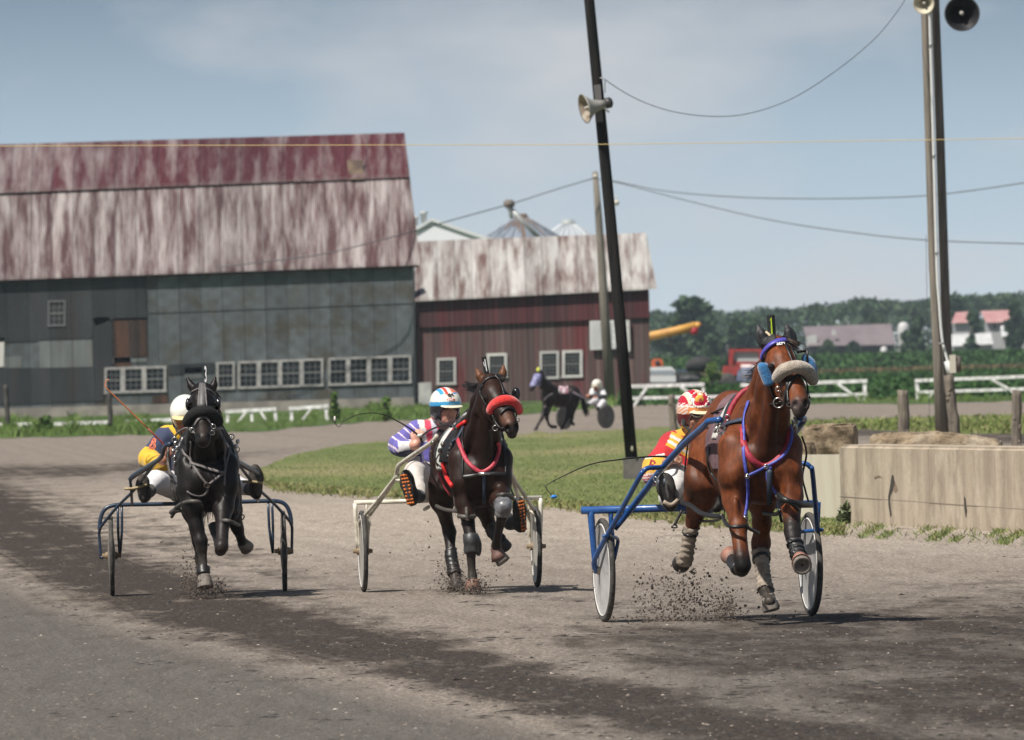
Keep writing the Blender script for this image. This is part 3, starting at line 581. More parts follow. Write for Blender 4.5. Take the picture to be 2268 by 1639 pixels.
for q in ((850, 478, -1.78, .024), (822, 545, -1.88, .018), (800, 610, -1.95, .03), (785, 600, -1.95, .03), (905, 445, -1.78, .016), (940, 440, -1.84, .014)): hw_ = MB(); hw_.ring(r1.L(*q[:3]), (.5, 1, .2), q[3], .005, 18, 6); put('harness_ring', hw_, STEEL, h1)
for q in ((768, 600), (776, 570), (805, 620), (1150, 570), (1158, 590)):
    p_ = r1.L(*q, -1.98); hw_ = MB(); hw_.box(p_, (.014, .02, .06), np.array(Matrix.Rotation(.5, 3, 'Y'))); hw_.ball(p_ + (.01, 0, .03), .014); put('snap_hook', hw_, STEEL, h1)
hw_ = MB(); hw_.tube(P((1140, 555, -1.95), (1150, 600, -1.95), (1165, 605, -1.95), (1160, 560, -1.95)), .006, 6, 3); put('shaft_holder', hw_, STEEL, h1)
# ------------------------------------------------------------------ blue sulky
BLU = M('blue_sulky_paint', (.018, .085, .27), .35, (.012, .06, .21), 12, coat=.3); GREYD = M('grey_disc', (.42, .41, .40), .55, (.30, .29, .28), 5); RIMW = M('pale_rim', (.62, .61, .59), .4)
s1 = r1.thing('sulky', 'blue racing sulky with solid grey wheels behind the bright bay horse', 'sulky', (0, 0, 0), 'racing sulkies')
fr = MB(); zt = r1.L(700, 985, 0)[2]; xe = .69
fr.tube([(-.84, 0, zt), (.78, 0, zt)], .026, 12)
A = P((790, 556, -2.02), (735, 562, -1.9), (722, 570, -1.86), (705, 590, -1.75), (610, 675, -1.2), (505, 790, -.72), (430, 890, -.35), (345, 998, -.04), (268, 1090, 0.04)); Bq = P((512, 790, -.74), (470, 791, -.8), (430, 794, -.83), (408, 812, -.83), (390, 840, -.8), (270, 1058, -.4), (172, 1240, -.06), (178, 1305, 0)); Cq = P((215, 1128, -.3), (262, 1132, -.14), (282, 1142, -.03), (283, 1165, 0), (266, 1245, 0))
for g_ in (lambda q: q, mir):
    fr.tube(g_(A), [.021] * 3 + [.0225] * 6, 12, 3); fr.tube(g_(Bq), .0175, 10, 4); fr.tube(g_(Cq), .0125, 8, 4)
    fo = P((150, 992, 0), (160, 1120, 0), (175, 1305, 0)); fi = P((248, 1000, 0), (256, 1120, 0), (264, 1250, 0)); fr.tube(g_(fo), [.025, .022, .017], 10, 3); fr.tube(g_(fi), [.017, .016, .013], 10, 3)
    fr.tube(g_(P((168, 1303, 0), (205, 1303, 0))), .013, 8)
fr.tube([(-.12, .0, zt), (-.1, .25, zt - .03), (.1, .25, zt - .03), (.12, 0, zt)], .018, 8, 4)
put('frame', fr, BLU, s1)
put('seat', MB().ball((0, .2, zt + .045), (.2, .17, .055), 20, 10), BLK, s1)
m = MB()
for q in P((505, 880, -.7)): m.box(q, (.09, .02, .014))
put('stirrup', m, STEEL, s1)
for q in P((470, 850, -.62), (500, 800, -.66)): m = MB(); m.ring(q, (1, .4, .5), .024, .004); put('clamp_ring', m, STEEL, s1)
lt = text_mesh('Odeno', .055, .001); V = np.stack([lt[0][:, 0], np.zeros(len(lt[0])) - .0275, lt[0][:, 1]], 1) + (r1.L(772, 968, -.02)[0], 0, zt); link_mesh('lettering', V, lt[1], RL, s1, None, None, False, False)
for c in (r1.L(215, 1298, 0), r1.L(1231, 1271, 0)): wheel(s1, (c[0], 0, .35), .35, .036, (RUB, GREYD, RIMW, M('dull_hub', (.3, .27, .22), .5, metal=.6)))
# ------------------------------------------------------------------ driver 1
d1 = r1.thing('person', 'driver in red and yellow jacket with a red helmet marked B on the blue sulky', 'driver', (0, .2, zt), 'drivers on the track')
SK = (.33, .155, .10); RED, YEL, WHT, MAR, PNT = (.44, .008, .016), (.68, .36, .025), (.72, .68, .64), (.26, .012, .02), (.60, .575, .55)
hc = r1.L(666, 548, -.02); Hf = head_frame(.22, .05)
S = Sculpt(.0085, .03); head(S, hc, Hf, SK, r1.L(642, 625, .08)); C = lambda *a, col=None, k=.04: S.chain(r1.P(*a), col, k)
C((640, 640, .1, .07), (610, 740, .15, .13), (615, 850, .18, .14)); C((640, 650, .1, .06), (545, 665, .1, .06), (470, 800, 0, .045), (498, 800, -.2, .04), (525, 765, -.36, .032)); C((640, 650, .1, .06), (725, 665, .1, .06), (765, 790, 0, .045), (745, 740, -.3, .032))
C((600, 870, .15, .09), (580, 850, -.3, .07), (535, 930, -.62, .045), (520, 900, -.68, .04)); C((660, 870, .15, .09), (720, 850, -.3, .07), (770, 940, -.62, .045))
hand(S, r1.L(522, 768, -.34), (.6, -.5, .3), (-.2, -.6, .75), SK, 1.2); hand(S, r1.L(745, 740, -.3), (-.5, -.7, .3), (0, -.6, .8), SK, 1.2, 1, -1)
body_part(S, 'body', SKIN, d1, SK)
J = Sculpt(.0085, .05); C = lambda *a, col=None, k=.05: J.chain(r1.P(*a), col, k)
J.ell(r1.L(620, 745, .15), (.215, .14, .17), RED).ell(r1.L(640, 660, .1), (.2, .1, .075), RED); J.ell(r1.L(615, 830, .17), (.175, .15, .12), RED); C((640, 622, .08, .066), (642, 640, .09, .074), col=YEL, k=.03)
C((556, 682, .09, .088), (470, 790, .0, .086), k=.05); C((470, 790, .0, .086), (455, 830, -.08, .068), (490, 812, -.24, .055), (515, 775, -.32, .042), k=.03); C((725, 680, .09, .085), (770, 790, 0, .075), (745, 745, -.26, .045))
sh1, el1 = r1.L(556, 682, .09), r1.L(466, 800, -.02)
def j1(V, c):
    c = np.tile(np.array(RED), (len(V), 1)); a = r1.L(548, 648, -.05); b = r1.L(668, 718, -.05); ab = b - a; w = np.cross(ab, (0, 1, 0)); w = unit(w); u = (V - a) @ w; t = (V - a) @ ab / (ab @ ab)
    for k, q in enumerate((YEL, WHT, YEL, WHT, YEL)): m = (u > -.0525 + k * .021) & (u < -.0315 + k * .021) & (V[:, 1] < .14) & (t > -.02); c[m] = q
    o5 = r1.L(500, 760, -.03); px_ = 500 + (V[:, 0] - o5[0]) * 731; zy = 760 - (V[:, 2] - o5[2]) * 731 + (px_ - 470) * .18; m = (px_ < 512); c[m & (zy > 728) & (zy < 738)] = WHT; c[m & (zy >= 738) & (zy < 806)] = YEL; c[m & (zy >= 806) & (np.sin(zy * .42) > .1)] = WHT
    m = V[:, 2] > r1.L(640, 632, 0)[2]; m &= np.abs(V[:, 0] - hc[0]) < .12; c[m] = YEL; return c
J.mesh(2); jk = J.build('jacket', CLOTH, d1, RED, colfn=j1)
decal('sleeve_letter', 'B', .10, M('maroon_print', MAR, .7), jk, d1, r1, J.bvh, 452, 782, .002, .003, -.3, .9, -.1)
T_ = Sculpt(.0085, .04); C = lambda *a, col=None, k=.04: T_.chain(r1.P(*a), col, k)
C((605, 870, .15, .12), (572, 845, -.3, .095), k=.05); C((572, 845, -.3, .092), (535, 940, -.6, .06), (528, 935, -.64, .055)); C((665, 870, .15, .115), (725, 845, -.3, .095)); C((725, 845, -.3, .09), (775, 940, -.6, .06)); body_part(T_, 'trousers', CLOTH, d1, PNT)
DS = M('dark_sole', (.022, .02, .019), .7, (.045, .04, .036), 14)
boot(d1, r1.L(545, 1005, -.74), r1.L(505, 825, -.78), r1.L(545, 925, -.62), .062, (.085, .082, .08), DS); boot(d1, r1.L(765, 1010, -.74), r1.L(800, 840, -.78), r1.L(772, 930, -.62), .06, (.085, .082, .08), DS)
m = MB(); m.tube(r1.P((508, 958, -.795), (545, 975, -.80), (580, 950, -.79)), .014, 8, 3); put('sole_band', m, M('tan_welt', (.30, .24, .19), .7), d1); m = MB(); m.tube(r1.P((484, 850, -.80), (484, 880, -.80), (512, 882, -.80), (514, 845, -.8)), .007, 6); put('boot_buckle', m, M('buckle_dark', (.10, .12, .15), .4), d1)
def hc1(p):
    x, y, z = p.T; c = np.tile(np.array((.45, .012, .03)), (len(p), 1)); c[(z < .045)] = (.70, .26, .09); c[(np.abs(z - .05) < .005)] = WHT
    c[(np.abs(np.abs(x) - .07) < .012) & (z > .06)] = (.78, .55, .42); c[(np.abs(np.abs(x) - .058) < .004) & (z > .06)] = WHT; c[(np.abs(x) < .018) & (z > .118)] = (.78, .45, .22); c[(np.abs(x) < .006) & (z > .118)] = WHT
    m = (np.abs(x) > .085) & (z < .07) & (np.sin((z * .9 + y * .4) * 320) > 0); c[m] = (.72, .62, .58); c[(z < .0)] = (.10, .012, .016); return c
o, HS, q = helmet(d1, hc, Hf, hc1, (.72, .62, .42), 1.06, .0055, .032)
e_ = MB(); p_, n_ = hit(r1, HS.bvh, 686, 457, .002); e_.ball(p_ - n_ * .005, (.031, .009, .033), 20, 10); cr = sub('crest', e_, CREST, o, d1); m = MB()
for i in range(22):
    a = 2 * PI * i / 22
    if -2.2 < a - PI * 1.5 < -.9 and False: continue
    h_, n2 = hit(r1, HS.bvh, 686 + 40 * math.cos(a) * (1.1 if i % 2 else .98), 457 - 37 * math.sin(a), .003); m.ball(h_, (.008, .005, .007), 8, 5)
sub('crest_scroll', m, M('crest_white', (.8, .72, .66), .4), o, d1); decal('helmet_letter', 'B', .052, M('letter_red', (.3, .03, .02), .5), o, d1, r1, HS.bvh, 689, 457, .001, .012, 0, .9, -.13)
m = MB()
for s in (-1, 1):
    P_ = [q(s * .036 + .034 * math.cos(a), -.112 + .008 * abs(math.cos(a)), .006 + .022 * math.sin(a)) for a in np.linspace(0, 2 * PI, 15)]; m.tube(P_, .0048, 6)
m.tube([q(-.07, -.1, .008), q(-.083, -.05, .008), q(-.083, .0, .008)], .006, 6); m.tube([q(.07, -.1, .008), q(.083, -.05, .008)], .006, 6); gg = put('sunglasses', m, M('white_plastic', (.62, .6, .55), .3), d1)
m = MB()
for s in (-1, 1): m.ball(q(s * .036, -.104, .006), (.034, .012, .021), 16, 8)
sub('lens', m, M('dark_lens', (.015, .012, .008), .06), gg, d1)
w1 = r1.thing('whip', 'long black driving whip with a bent tip and blue end by the blue sulky', 'whip', r1.L(510, 737, -.5), 'driving whips')
put('shaft', MB().tube(P((575, 755, -.35, .008), (510, 737, -.5, .008), (420, 739, -.55, .0065), (290, 752, -.6, .0055), (150, 775, -.65, .0045), (0, 840, -.7, .0035), (-70, 880, -.72, .003), (-68, 890, -.72, .003)), 0, 6, 4), BLK, w1)
put('lash', MB().tube(P((-68, 890, -.72), (-60, 905, -.72), (-38, 930, -.72)), .003, 6, 3), BLK, w1); put('tip', MB().ball(r1.L(-30, 934, -.72), (.022, .012, .012)), M('blue_tip', (.02, .2, .6), .5), w1)
spray('dirt_spray', 'dark clods and grit thrown up behind the bright bay horse', r1, [(560, 1440, -.4, .13, .09, 4), (700, 1455, -.5, .13, .08, 4), (620, 1390, -.4, .18, .13, 4), (800, 1470, -.9, .05, .06, 2.5), (500, 1420, -.3, .10, .10, 2), (652, 1310, -.4, .012, .025, .2), (650, 1530, -.5, .28, .02, 2.5), (830, 1505, -.9, .05, .04, 2), (640, 1290, -.4, .3, .2, 1)], 6500, M('flying_soil', (.13, .10, .08), .95, (.045, .036, .03), 40), 11, .0016, .012)
# ================================================================== RIG 2: dark bay horse, cream sulky
def makers(S, rig, k):
    def E(zx, zy, yl, r, col=None, kk=.06, R=None): S.ell(rig.L(zx, zy, yl), np.ones(3) * np.array(r) * k, col, kk * k, R)
    def C(*a, col=None, kk=.05, fx=1.): S.chain(rig.P(*[(q[0], q[1], q[2], q[3] * k) for q in a]), col, kk * k, fx)
    return E, C
r2 = Rig(997, 1306, math.radians(5), 738.3, 767.8, .3604); KS = .9
DBAY, DBD = (.020, .0078, .0048), (.018, .0085, .006)
h2 = r2.thing('horse', 'dark brown horse with a bright red shadow roll, pulling the cream sulky', 'horse', r2.L(900, 1500, -1.6) * (1, 1, 0), 'racing horses')
S = Sculpt(.0105, .05); E, C = makers(S, r2, KS)
E(770, 640, -.9, (.235, .36, .27)); E(822, 705, -1.35, (.255, .5, .315)); E(905, 720, -1.75, (.215, .32, .345)); E(850, 560, -1.55, (.13, .35, .17)); E(830, 800, -1.35, (.21, .45, .24))
E(862, 790, -1.98, (.12, .14, .17)); E(965, 790, -1.98, (.12, .14, .17)); E(915, 880, -1.9, (.16, .2, .15))
C((855, 520, -1.65, .10), (790, 690, -1.92, .105), (795, 830, -1.97, .115)); C((930, 520, -1.65, .10), (1020, 690, -1.92, .105), (1015, 820, -2.0, .115))
C((890, 690, -1.8, .19), (918, 560, -1.98, .145), (945, 420, -2.1, .125), (957, 290, -2.16, .105)); C((858, 490, -1.65, .09), (900, 340, -1.9, .072), (950, 215, -2.08, .07))
C((960, 380, -2.2, .06), (925, 710, -2.05, .06), col=DBD, kk=.06)
C((968, 225, -2.18, .088), (988, 295, -2.28, .094), kk=.03); C((988, 295, -2.28, .092), (1048, 400, -2.42, .078), (1088, 480, -2.54, .067), kk=.04)
C((955, 315, -2.2, .078), (982, 400, -2.28, .07), (1038, 490, -2.42, .048), kk=.04); C((1015, 310, -2.16, .078), (1030, 400, -2.24, .06), kk=.04)
E(1096, 505, -2.56, (.06, .052, .056), (.03, .022, .02), .03); E(1098, 545, -2.54, (.042, .045, .03), (.04, .034, .032), .02)
for a, b in ((1072, 500), (1128, 492)): S.dent(r2.L(a, b, -2.60), (.017, .035, .024), .01); S.dab(r2.L(a, b, -2.58), (.025, .06, .032), (.003, .002, .002))
S.dab(r2.L(1062, 440, -2.55), (.05, .09, .05), (.09, .04, .025), .02)
E(945, 312, -2.32, (.028, .03, .022), PTS, .02); E(1068, 300, -2.3, (.028, .03, .022), PTS, .02)
EARC = (.13, .05, .022)
C((918, 212, -2.16, .036), (898, 178, -2.15, .034), (879, 140, -2.13, .016), col=EARC, kk=.015); C((1034, 198, -2.14, .036), (1042, 162, -2.13, .034), (1046, 122, -2.12, .016), col=EARC, kk=.015)
C((715, 690, -.9, .17), (680, 850, -1.0, .125), (668, 940, -.92, .10), (692, 1060, -.78, .056), kk=.06); C((692, 1060, -.78, .056), (714, 1140, -.74, .058), (716, 1180, -.76, .046), (724, 1290, -.84, .042), (744, 1392, -.9, .048), (752, 1430, -.93, .042), (756, 1455, -.96, .046), col=PTS, kk=.02)
C((830, 690, -.9, .16), (890, 870, -1.05, .12), (925, 985, -1.05, .085), (955, 1085, -.95, .056), kk=.05); C((955, 1085, -.95, .056), (985, 1140, -.95, .048), (1015, 1180, -1.0, .044), (1032, 1196, -1.03, .048), col=PTS, kk=.02)
C((812, 870, -1.93, .118), (815, 960, -1.97, .088), (830, 1090, -2.05, .053), kk=.04); C((830, 1090, -2.05, .053), (848, 1190, -2.1, .053), (846, 1250, -2.1, .047), (848, 1330, -2.09, .033), (855, 1410, -2.1, .039), (856, 1450, -2.13, .036), col=PTS, kk=.02)
C((1005, 870, -1.98, .118), (1022, 935, -2.12, .088), (1040, 965, -2.3, .06), (1046, 985, -2.38, .056), kk=.04); C((1046, 985, -2.38, .056), (1038, 1035, -2.35, .048), (1012, 1150, -2.18, .034), (1000, 1222, -2.08, .04), (998, 1255, -2.06, .036), col=PTS, kk=.02)
E(1010, 905, -2.06, (.05, .06, .09), None, .04); E(810, 905, -1.98, (.05, .06, .09), None, .04)
P0 = lambda *a: [np.append(r2.L(*q[:3]), q[3]) for q in a]
S.groove(P0((918, 800, -2.16, .02), (916, 900, -2.1, .02), (905, 975, -2.0, .02)), .07).groove(P0((850, 840, -2.12, .012), (862, 920, -2.06, .014), (866, 980, -2.0, .012)), .06).groove(P0((985, 850, -2.14, .012), (975, 920, -2.08, .014), (965, 970, -2.0, .012)), .06).groove(P0((880, 440, -2.16, .014), (850, 570, -2.08, .014), (830, 660, -1.98, .012)), .06).groove(P0((985, 520, -2.16, .014), (1000, 620, -2.06, .014)), .06).groove(P0((655, 720, -1.2, .02), (690, 820, -1.15, .022), (740, 880, -1.25, .02)), .08)
S.mesh(2); S2 = S; B2 = S.bvh; S.dust = .4; S.build('body', coat_mat('dark_bay_coat', .48), h2, DBAY)
put('eye', MB().ball(r2.L(943, 313, -2.345), .018), MATS['eye'], h2); put('eye', MB().ball(r2.L(1070, 301, -2.325), .018), MATS['eye'], h2)
P = r2.P; BPINK = M('brown_pink_rubber', (.16, .085, .07), .6, (.10, .055, .045), 16)
hoof(h2, r2.L(1008, 1270, -2.06), (.05, -.02, -.075), .085, .046, .058, GH); hoof(h2, r2.L(856, 1440, -2.12), (0, -.02, -.1), .07, .048, .06, M('chestnut_hoof', (.2, .10, .065), .6, (.12, .06, .04), 24)); hoof(h2, r2.L(754, 1440, -.95), (.01, -.02, -.1), .07, .048, .06, DK); hoof(h2, r2.L(1030, 1195, -1.03), (.04, .04, -.06), .075, .046, .058, DK)
bell(h2, r2.L(999, 1240, -2.06), (.025, -.01, -.08), .09, .042, .066, BPINK)
a, b = P((840, 1150, -2.08, 0), (847, 1262, -2.1, 0)); shell(S2, seg_mask(a, b, 0, 1.1, .09), .012, 'knee_boot', DG, h2); put('boot_flap', MB().tube(P((880, 1165, -2.06, .02), (893, 1215, -2.06, .024), (893, 1265, -2.06, .02), (888, 1285, -2.06, .012)), 0, 10, 3), DG, h2)
a, b = P((1040, 955, -2.3, 0), (1042, 1030, -2.37, 0)); LG = M('light_grey_boot', (.17, .17, .18), .35, (.08, .08, .085), 12); shell(S2, lambda V: (np.linalg.norm(V - r2.L(1043, 985, -2.37), axis=1) < .085), .012, 'knee_boot', LG, h2)
a, b = P((722, 1270, -.83, 0), (748, 1410, -.92, 0)); shell(S2, seg_mask(a, b, -.2, .95, .085), .01, 'hind_boot', BLK, h2, wob=.002); a, b = P((970, 1110, -.95, 0), (1030, 1195, -1.03, 0)); shell(S2, seg_mask(a, b, .0, .95, .085), .01, 'hind_boot', BLK, h2, wob=.002)
strands('forelock', h2, HAIR, [P((970, 175, -2.17), (985, 195, -2.22), (1000, 225, -2.27)), P((985, 172, -2.17), (1010, 188, -2.22), (1050, 205, -2.25)), P((975, 172, -2.17), (1000, 180, -2.2), (1062, 190, -2.2))], 70, .012, .0035, 13)
strands('mane', h2, HAIR, [P((935, 195, -2.06), (890, 235, -1.95), (845, 245, -1.8), (800, 233, -1.7)), P((915, 250, -1.98), (880, 265, -1.9), (830, 262, -1.8)), P((895, 310, -1.9), (860, 370, -1.8), (835, 420, -1.7)), P((875, 370, -1.8), (850, 410, -1.7), (825, 425, -1.6))], 110, .012, .0035, 14)
strands('tail', h2, HAIR, [P((775, 560, -.6), (790, 680, -.45), (800, 860, -.42), (795, 1000, -.42))], 80, .045, .005, 15)
RRED = M('bright_red_fleece', (.72, .018, .012), .9, (.5, .01, .008), 40, bump=.8, bscale=120, bdist=.006, sheen=.5); CRED = M('red_pink_webbing', (.5, .05, .075), .55, (.34, .025, .045), 30); RTUBE = M('red_girth_pad', (.60, .02, .018), .5); NVY = MATS['navy_webbing']; CREAM = M('cream_paint', (.70, .655, .55), .35, (.45, .41, .33), 9, coat=.3)
c2x = r2.L(822, 700, -1.35)[0]
shell(S2, lambda V: (V[:, 1] > -1.6) & (V[:, 1] < -1.40) & (V[:, 2] > .95) & (np.abs(V[:, 0] - c2x) < .31), .02, 'saddle_pad', M('white_saddle_pad', (.55, .56, .53), .5), h2)
shell(S2, lambda V: (V[:, 1] > -1.69) & (V[:, 1] < -1.56) & (V[:, 2] > 1.0) & (np.abs(V[:, 0] - c2x) < .31), .034, 'saddle', BLK, h2)
shell(S2, lambda V: (V[:, 1] > -1.42) & (V[:, 1] < -1.36) & (V[:, 2] > 1.02) & (np.abs(V[:, 0] - c2x) < .31), .03, 'saddle_edge', BLK, h2)
cc = np.array((c2x, -1.66, 1.05)); pp, nn = hoop(B2, cc, (0, .06, 1), (1, 0, 0), -170, 170, 60, .008); put('girth', MB().ribbon(pp, nn, .055, .012), BLK, h2)
def pxpath(rig, bvh, pts, off, n=6):
    H = []; pv = None
    for z in catmull([np.array(q, float) for q in pts], n): pv = hit(rig, bvh, z[0], z[1], off, pv); H.append(pv[0])
    H = np.array(H)
    for _ in range(3): H[1:-1] = .5 * H[1:-1] + .25 * (H[:-2] + H[2:])
    return list(H)
put('padded_roll', MB().tube(pxpath(r2, B2, [(822, 462), (748, 525), (698, 605), (683, 690), (697, 780), (738, 855)], .016), .017, 8), RTUBE, h2)
m = MB(); strap(m, r2, B2, [(655, 770), (690, 850), (725, 905)], .022, .01, .01); put('girth_strap', m, CRED, h2)
m = MB(); strap(m, r2, B2, [(770, 572), (785, 630), (812, 690), (860, 745), (912, 770), (975, 735), (1008, 670), (1014, 610), (1004, 585)], .03, .01, .008); put('breast_collar', m, CRED, h2)
m = MB(); strap(m, r2, B2, [(925, 775), (930, 850), (926, 960)], .028, .01, .008); put('martingale', m, NVY, h2); m = MB(); strap(m, r2, B2, [(805, 500), (770, 568), (735, 590), (690, 612)], .022, .01, .01); put('shoulder_strap', m, NVY, h2)
m = MB(); strap(m, r2, B2, [(798, 802), (850, 795), (910, 784), (980, 783), (1055, 788)], .03, .008, .014); strap(m, r2, B2, [(803, 500), (800, 600), (797, 700), (800, 800)], .012, .006, .01); strap(m, r2, B2, [(1045, 600), (1052, 700), (1055, 790)], .014, .006, .01); put('breast_strap', m, BLK, h2)
m = MB(); p_, n_ = hit(r2, B2, 930, 778, .03); m.box(p_, (.09, .01, .022)); put('buckle', m, STEEL, h2)
hb = MB(); T = lambda pts, r=.013: hb.tube(P(*pts), r, 8, 4)
T([(622, 968, -.8), (645, 985, -1.1), (690, 1002, -1.4), (745, 1010, -1.7), (765, 1015, -1.9)], .015); T([(768, 1040, -2.08), (800, 1046, -2.12), (840, 1046, -2.12), (868, 1042, -2.06)], .018); T([(818, 990, -2.1), (820, 1020, -2.14), (826, 1060, -2.14)], .012); T([(1005, 915, -2.2), (1040, 908, -2.36), (1090, 915, -2.2), (1105, 935, -2.0)], .016); T([(1070, 720, -1.8), (1095, 790, -1.75), (1085, 850, -1.75), (1110, 920, -1.8)], .007); T([(745, 905, -1.7), (750, 960, -1.8), (760, 1010, -1.9)], .012); T([(545, 660, -1.0), (560, 700, -1.2), (610, 745, -1.4)], .006)
put('hobble', hb, M('grey_hobble', (.09, .08, .07), .55, (.045, .04, .035), 15), h2)
br = MB(); strap(br, r2, B2, [(992, 180), (1015, 210), (1035, 255), (1046, 300)], .02, .008, .008); strap(br, r2, B2, [(925, 240), (908, 270), (915, 300), (950, 370)], .016, .008, .006); strap(br, r2, B2, [(905, 260), (940, 205), (990, 190), (1050, 205)], .018, .008, .006)
strap(br, r2, B2, [(1030, 415), (1058, 385), (1090, 378), (1115, 400), (1125, 430)], .022, .01, .006); strap(br, r2, B2, [(985, 420), (1000, 460), (1020, 490), (1050, 500)], .016, .008, .006); put('bridle', br, BLK, h2)
bk = Sculpt(.006, .01); bk.ell(r2.L(1122, 292, -2.24), (.035, .045, .055), (.014, .014, .015), .01); bk.dent(r2.L(1108, 300, -2.30), (.028, .04, .045), .008); bk.mesh(1); bk.build('blinker_cup', M('black_plastic', (.012, .012, .013), .25), h2, (.014, .014, .015))
put('shadow_roll', MB().tube(P((960, 408, -2.36, .014), (964, 395, -2.38, .032), (985, 360, -2.42, .038), (1025, 335, -2.47, .04), (1065, 328, -2.48, .04), (1105, 342, -2.45, .04), (1133, 375, -2.38, .038), (1142, 402, -2.34, .03), (1143, 412, -2.33, .012)), 0, 16, 5), RRED, h2)
m = MB(); m.ring(r2.L(995, 500, -2.42), (.4, 1, .1), .02, .004); put('bit_ring', m, STEEL, h2); m = MB(); m.ring(r2.L(1132, 450, -2.46), (.4, 1, .1), .016, .004); put('bit_ring', m, STEEL, h2); m = MB(); m.tube(P((985, 455, -2.4), (1000, 440, -2.43), (1010, 425, -2.44)), .006, 6, 3); put('bit', m, STEEL, h2)
m = MB(); m.tube(P((1012, 505, -2.42), (960, 517, -2.2), (880, 505, -1.95), (780, 488, -1.65), (690, 480, -1.3), (600, 510, -.7), (545, 548, -.33)), .012, 6, 3, fl=.5); put('rein', m, BLK, h2)
WM_ = M('worn_metal', (.22, .2, .18), .4, metal=.7)
for q in ((612, 590, -1.95), (640, 580, -1.9), (655, 640, -1.85), (672, 600, -1.85)): hw_ = MB(); hw_.ball(r2.L(*q), (.018, .022, .022), 10, 6); put('snap_hook', hw_, WM_, h2)
hw_ = MB(); hw_.tube(P((600, 640, -1.8), (610, 690, -1.7), (660, 740, -1.65)), .006, 6, 3); hw_.tube(P((650, 660, -1.8), (630, 700, -1.75), (640, 735, -1.7)), .006, 6, 3)
for q in ((1050, 585, -1.85), (1060, 605, -1.85)): hw2_ = MB(); hw2_.ball(r2.L(*q), .016, 10, 6); put('snap_hook', hw2_, WM_, h2)
put('shaft_holder', hw_, WM_, h2)
m = MB(); pa, pb = r2.L(943, 168, -2.12), r2.L(925, 62, -2.12); Rn = np.array(Matrix.Rotation(-.16, 3, 'Y')) @ np.array(Matrix.Rotation(.35, 3, 'Z')); m.box((pa + pb) / 2, (.014, .06, np.linalg.norm(pb - pa)), Rn); np_ = put('head_number', m, MATS['number_black'], h2, False)
m = MB(); m.hexa(P((928, 78, -2.16), (933, 76, -2.16), (946, 150, -2.16), (940, 150, -2.16)), (0, .003, 0)); m.hexa(P((920, 95, -2.16), (924, 93, -2.16), (932, 120, -2.16), (928, 122, -2.16)), (0, .003, 0)); sub('number', m, RL, np_, h2, False)
# cream sulky
s2 = r2.thing('sulky', 'cream racing sulky with pale disc wheels behind the dark brown horse with red roll', 'sulky', (0, 0, 0), 'racing sulkies'); fr = MB(); zt = r2.L(400, 951, 0)[2]; xo = r2.L(125, 951, 0)[0]
fr.tube([(xo, 0, zt), (-xo, 0, zt)], .017, 12)
A = P((745, 478, -2.0), (690, 500, -1.98), (640, 545, -1.95), (605, 588, -1.85), (500, 660, -1.2), (412, 722, -.78), (396, 750, -.7), (385, 800, -.6), (330, 885, -.35), (290, 940, -.15), (222, 1032, 0))[2:]; Bq = P((398, 785, -.66), (345, 850, -.5), (255, 965, -.3), (185, 1045, -.1), (165, 1072, -.04), (155, 1110, 0), (152, 1245, 0)); Cq = P((172, 1062, -.05), (195, 1043, -.02), (214, 1048, 0), (221, 1085, 0), (214, 1150, 0), (211, 1265, 0))
for g_ in (lambda q: q, mir):
    fr.tube(g_(A), .0185, 12, 3); fr.tube(g_(Bq), .014, 10, 4); fr.tube(g_(Cq), .0115, 8, 4); fr.tube(g_(P((133, 960, 0), (138, 1100, 0), (150, 1240, 0))), [.018, .016, .013], 10, 3); fr.tube(g_(P((202, 960, 0), (210, 1080, 0), (212, 1200, 0))), .012, 8, 3); fr.tube(g_(P((150, 1272, 0), (222, 1268, 0))), .012, 8); fr.tube(g_(P((415, 822, -.68), (388, 820, -.62))), .012, 8)
fr.tube([(-.12, .0, zt), (-.1, .22, zt - .03), (.1, .22, zt - .03), (.12, 0, zt)], .015, 8, 4); fr.tube(P((585, 985, .1), (560, 1000, .2)), .015, 8)
put('frame', fr, CREAM, s2); put('seat', MB().ball((0, .2, zt + .04), (.19, .16, .05), 20, 10), BLK, s2)
CRD = M('cream_disc', (.40, .375, .33), .5, (.29, .27, .235), 5)
for c in (r2.L(182, 1272, 0), r2.L(1247, 1218, 0)): wheel(s2, (c[0], 0, .318), .318, .034, (RUB, CRD, RIMW, M('rusty_hub', (.2, .14, .08), .6)))
# driver 2
zc = zt; d2 = r2.thing('person', 'driver in purple and white jacket with a blue-banded white helmet on the cream sulky', 'driver', (0, .2, zc), 'drivers on the track')
SK2, PUR, PNK = (.62, .32, .24), (.115, .095, .36), (.62, .045, .10)
hc = r2.L(692, 388, -.02); Hf = head_frame(.3, .0)
S = Sculpt(.0085, .03); head(S, hc, Hf, SK2, r2.L(640, 480, .1)); C = lambda *a, col=None, k=.04: S.chain(r2.P(*a), col, k)
C((640, 490, .12, .07), (600, 620, .16, .12), (590, 790, .18, .13)); C((640, 490, .1, .06), (505, 510, .1, .05), (405, 610, 0, .042), (498, 605, -.26, .034), (508, 600, -.29, .031)); C((640, 490, .1, .06), (735, 510, .1, .05), (760, 630, 0, .042), (700, 600, -.26, .032))
C((590, 800, .15, .09), (505, 775, -.3, .065), (530, 915, -.6, .045)); C((680, 800, .15, .09), (930, 880, -.3, .065), (1080, 1070, -.6, .045))
hand(S, r2.L(506, 602, -.28), (.28, -.25, .9), (-.35, -.9, -.2), SK2, 1.15, 1.05); hand(S, r2.L(700, 600, -.27), (-.3, -.3, .9), (.2, -.9, 0), SK2, 1.15, 1, -1); body_part(S, 'body', SKIN, d2, SK2)
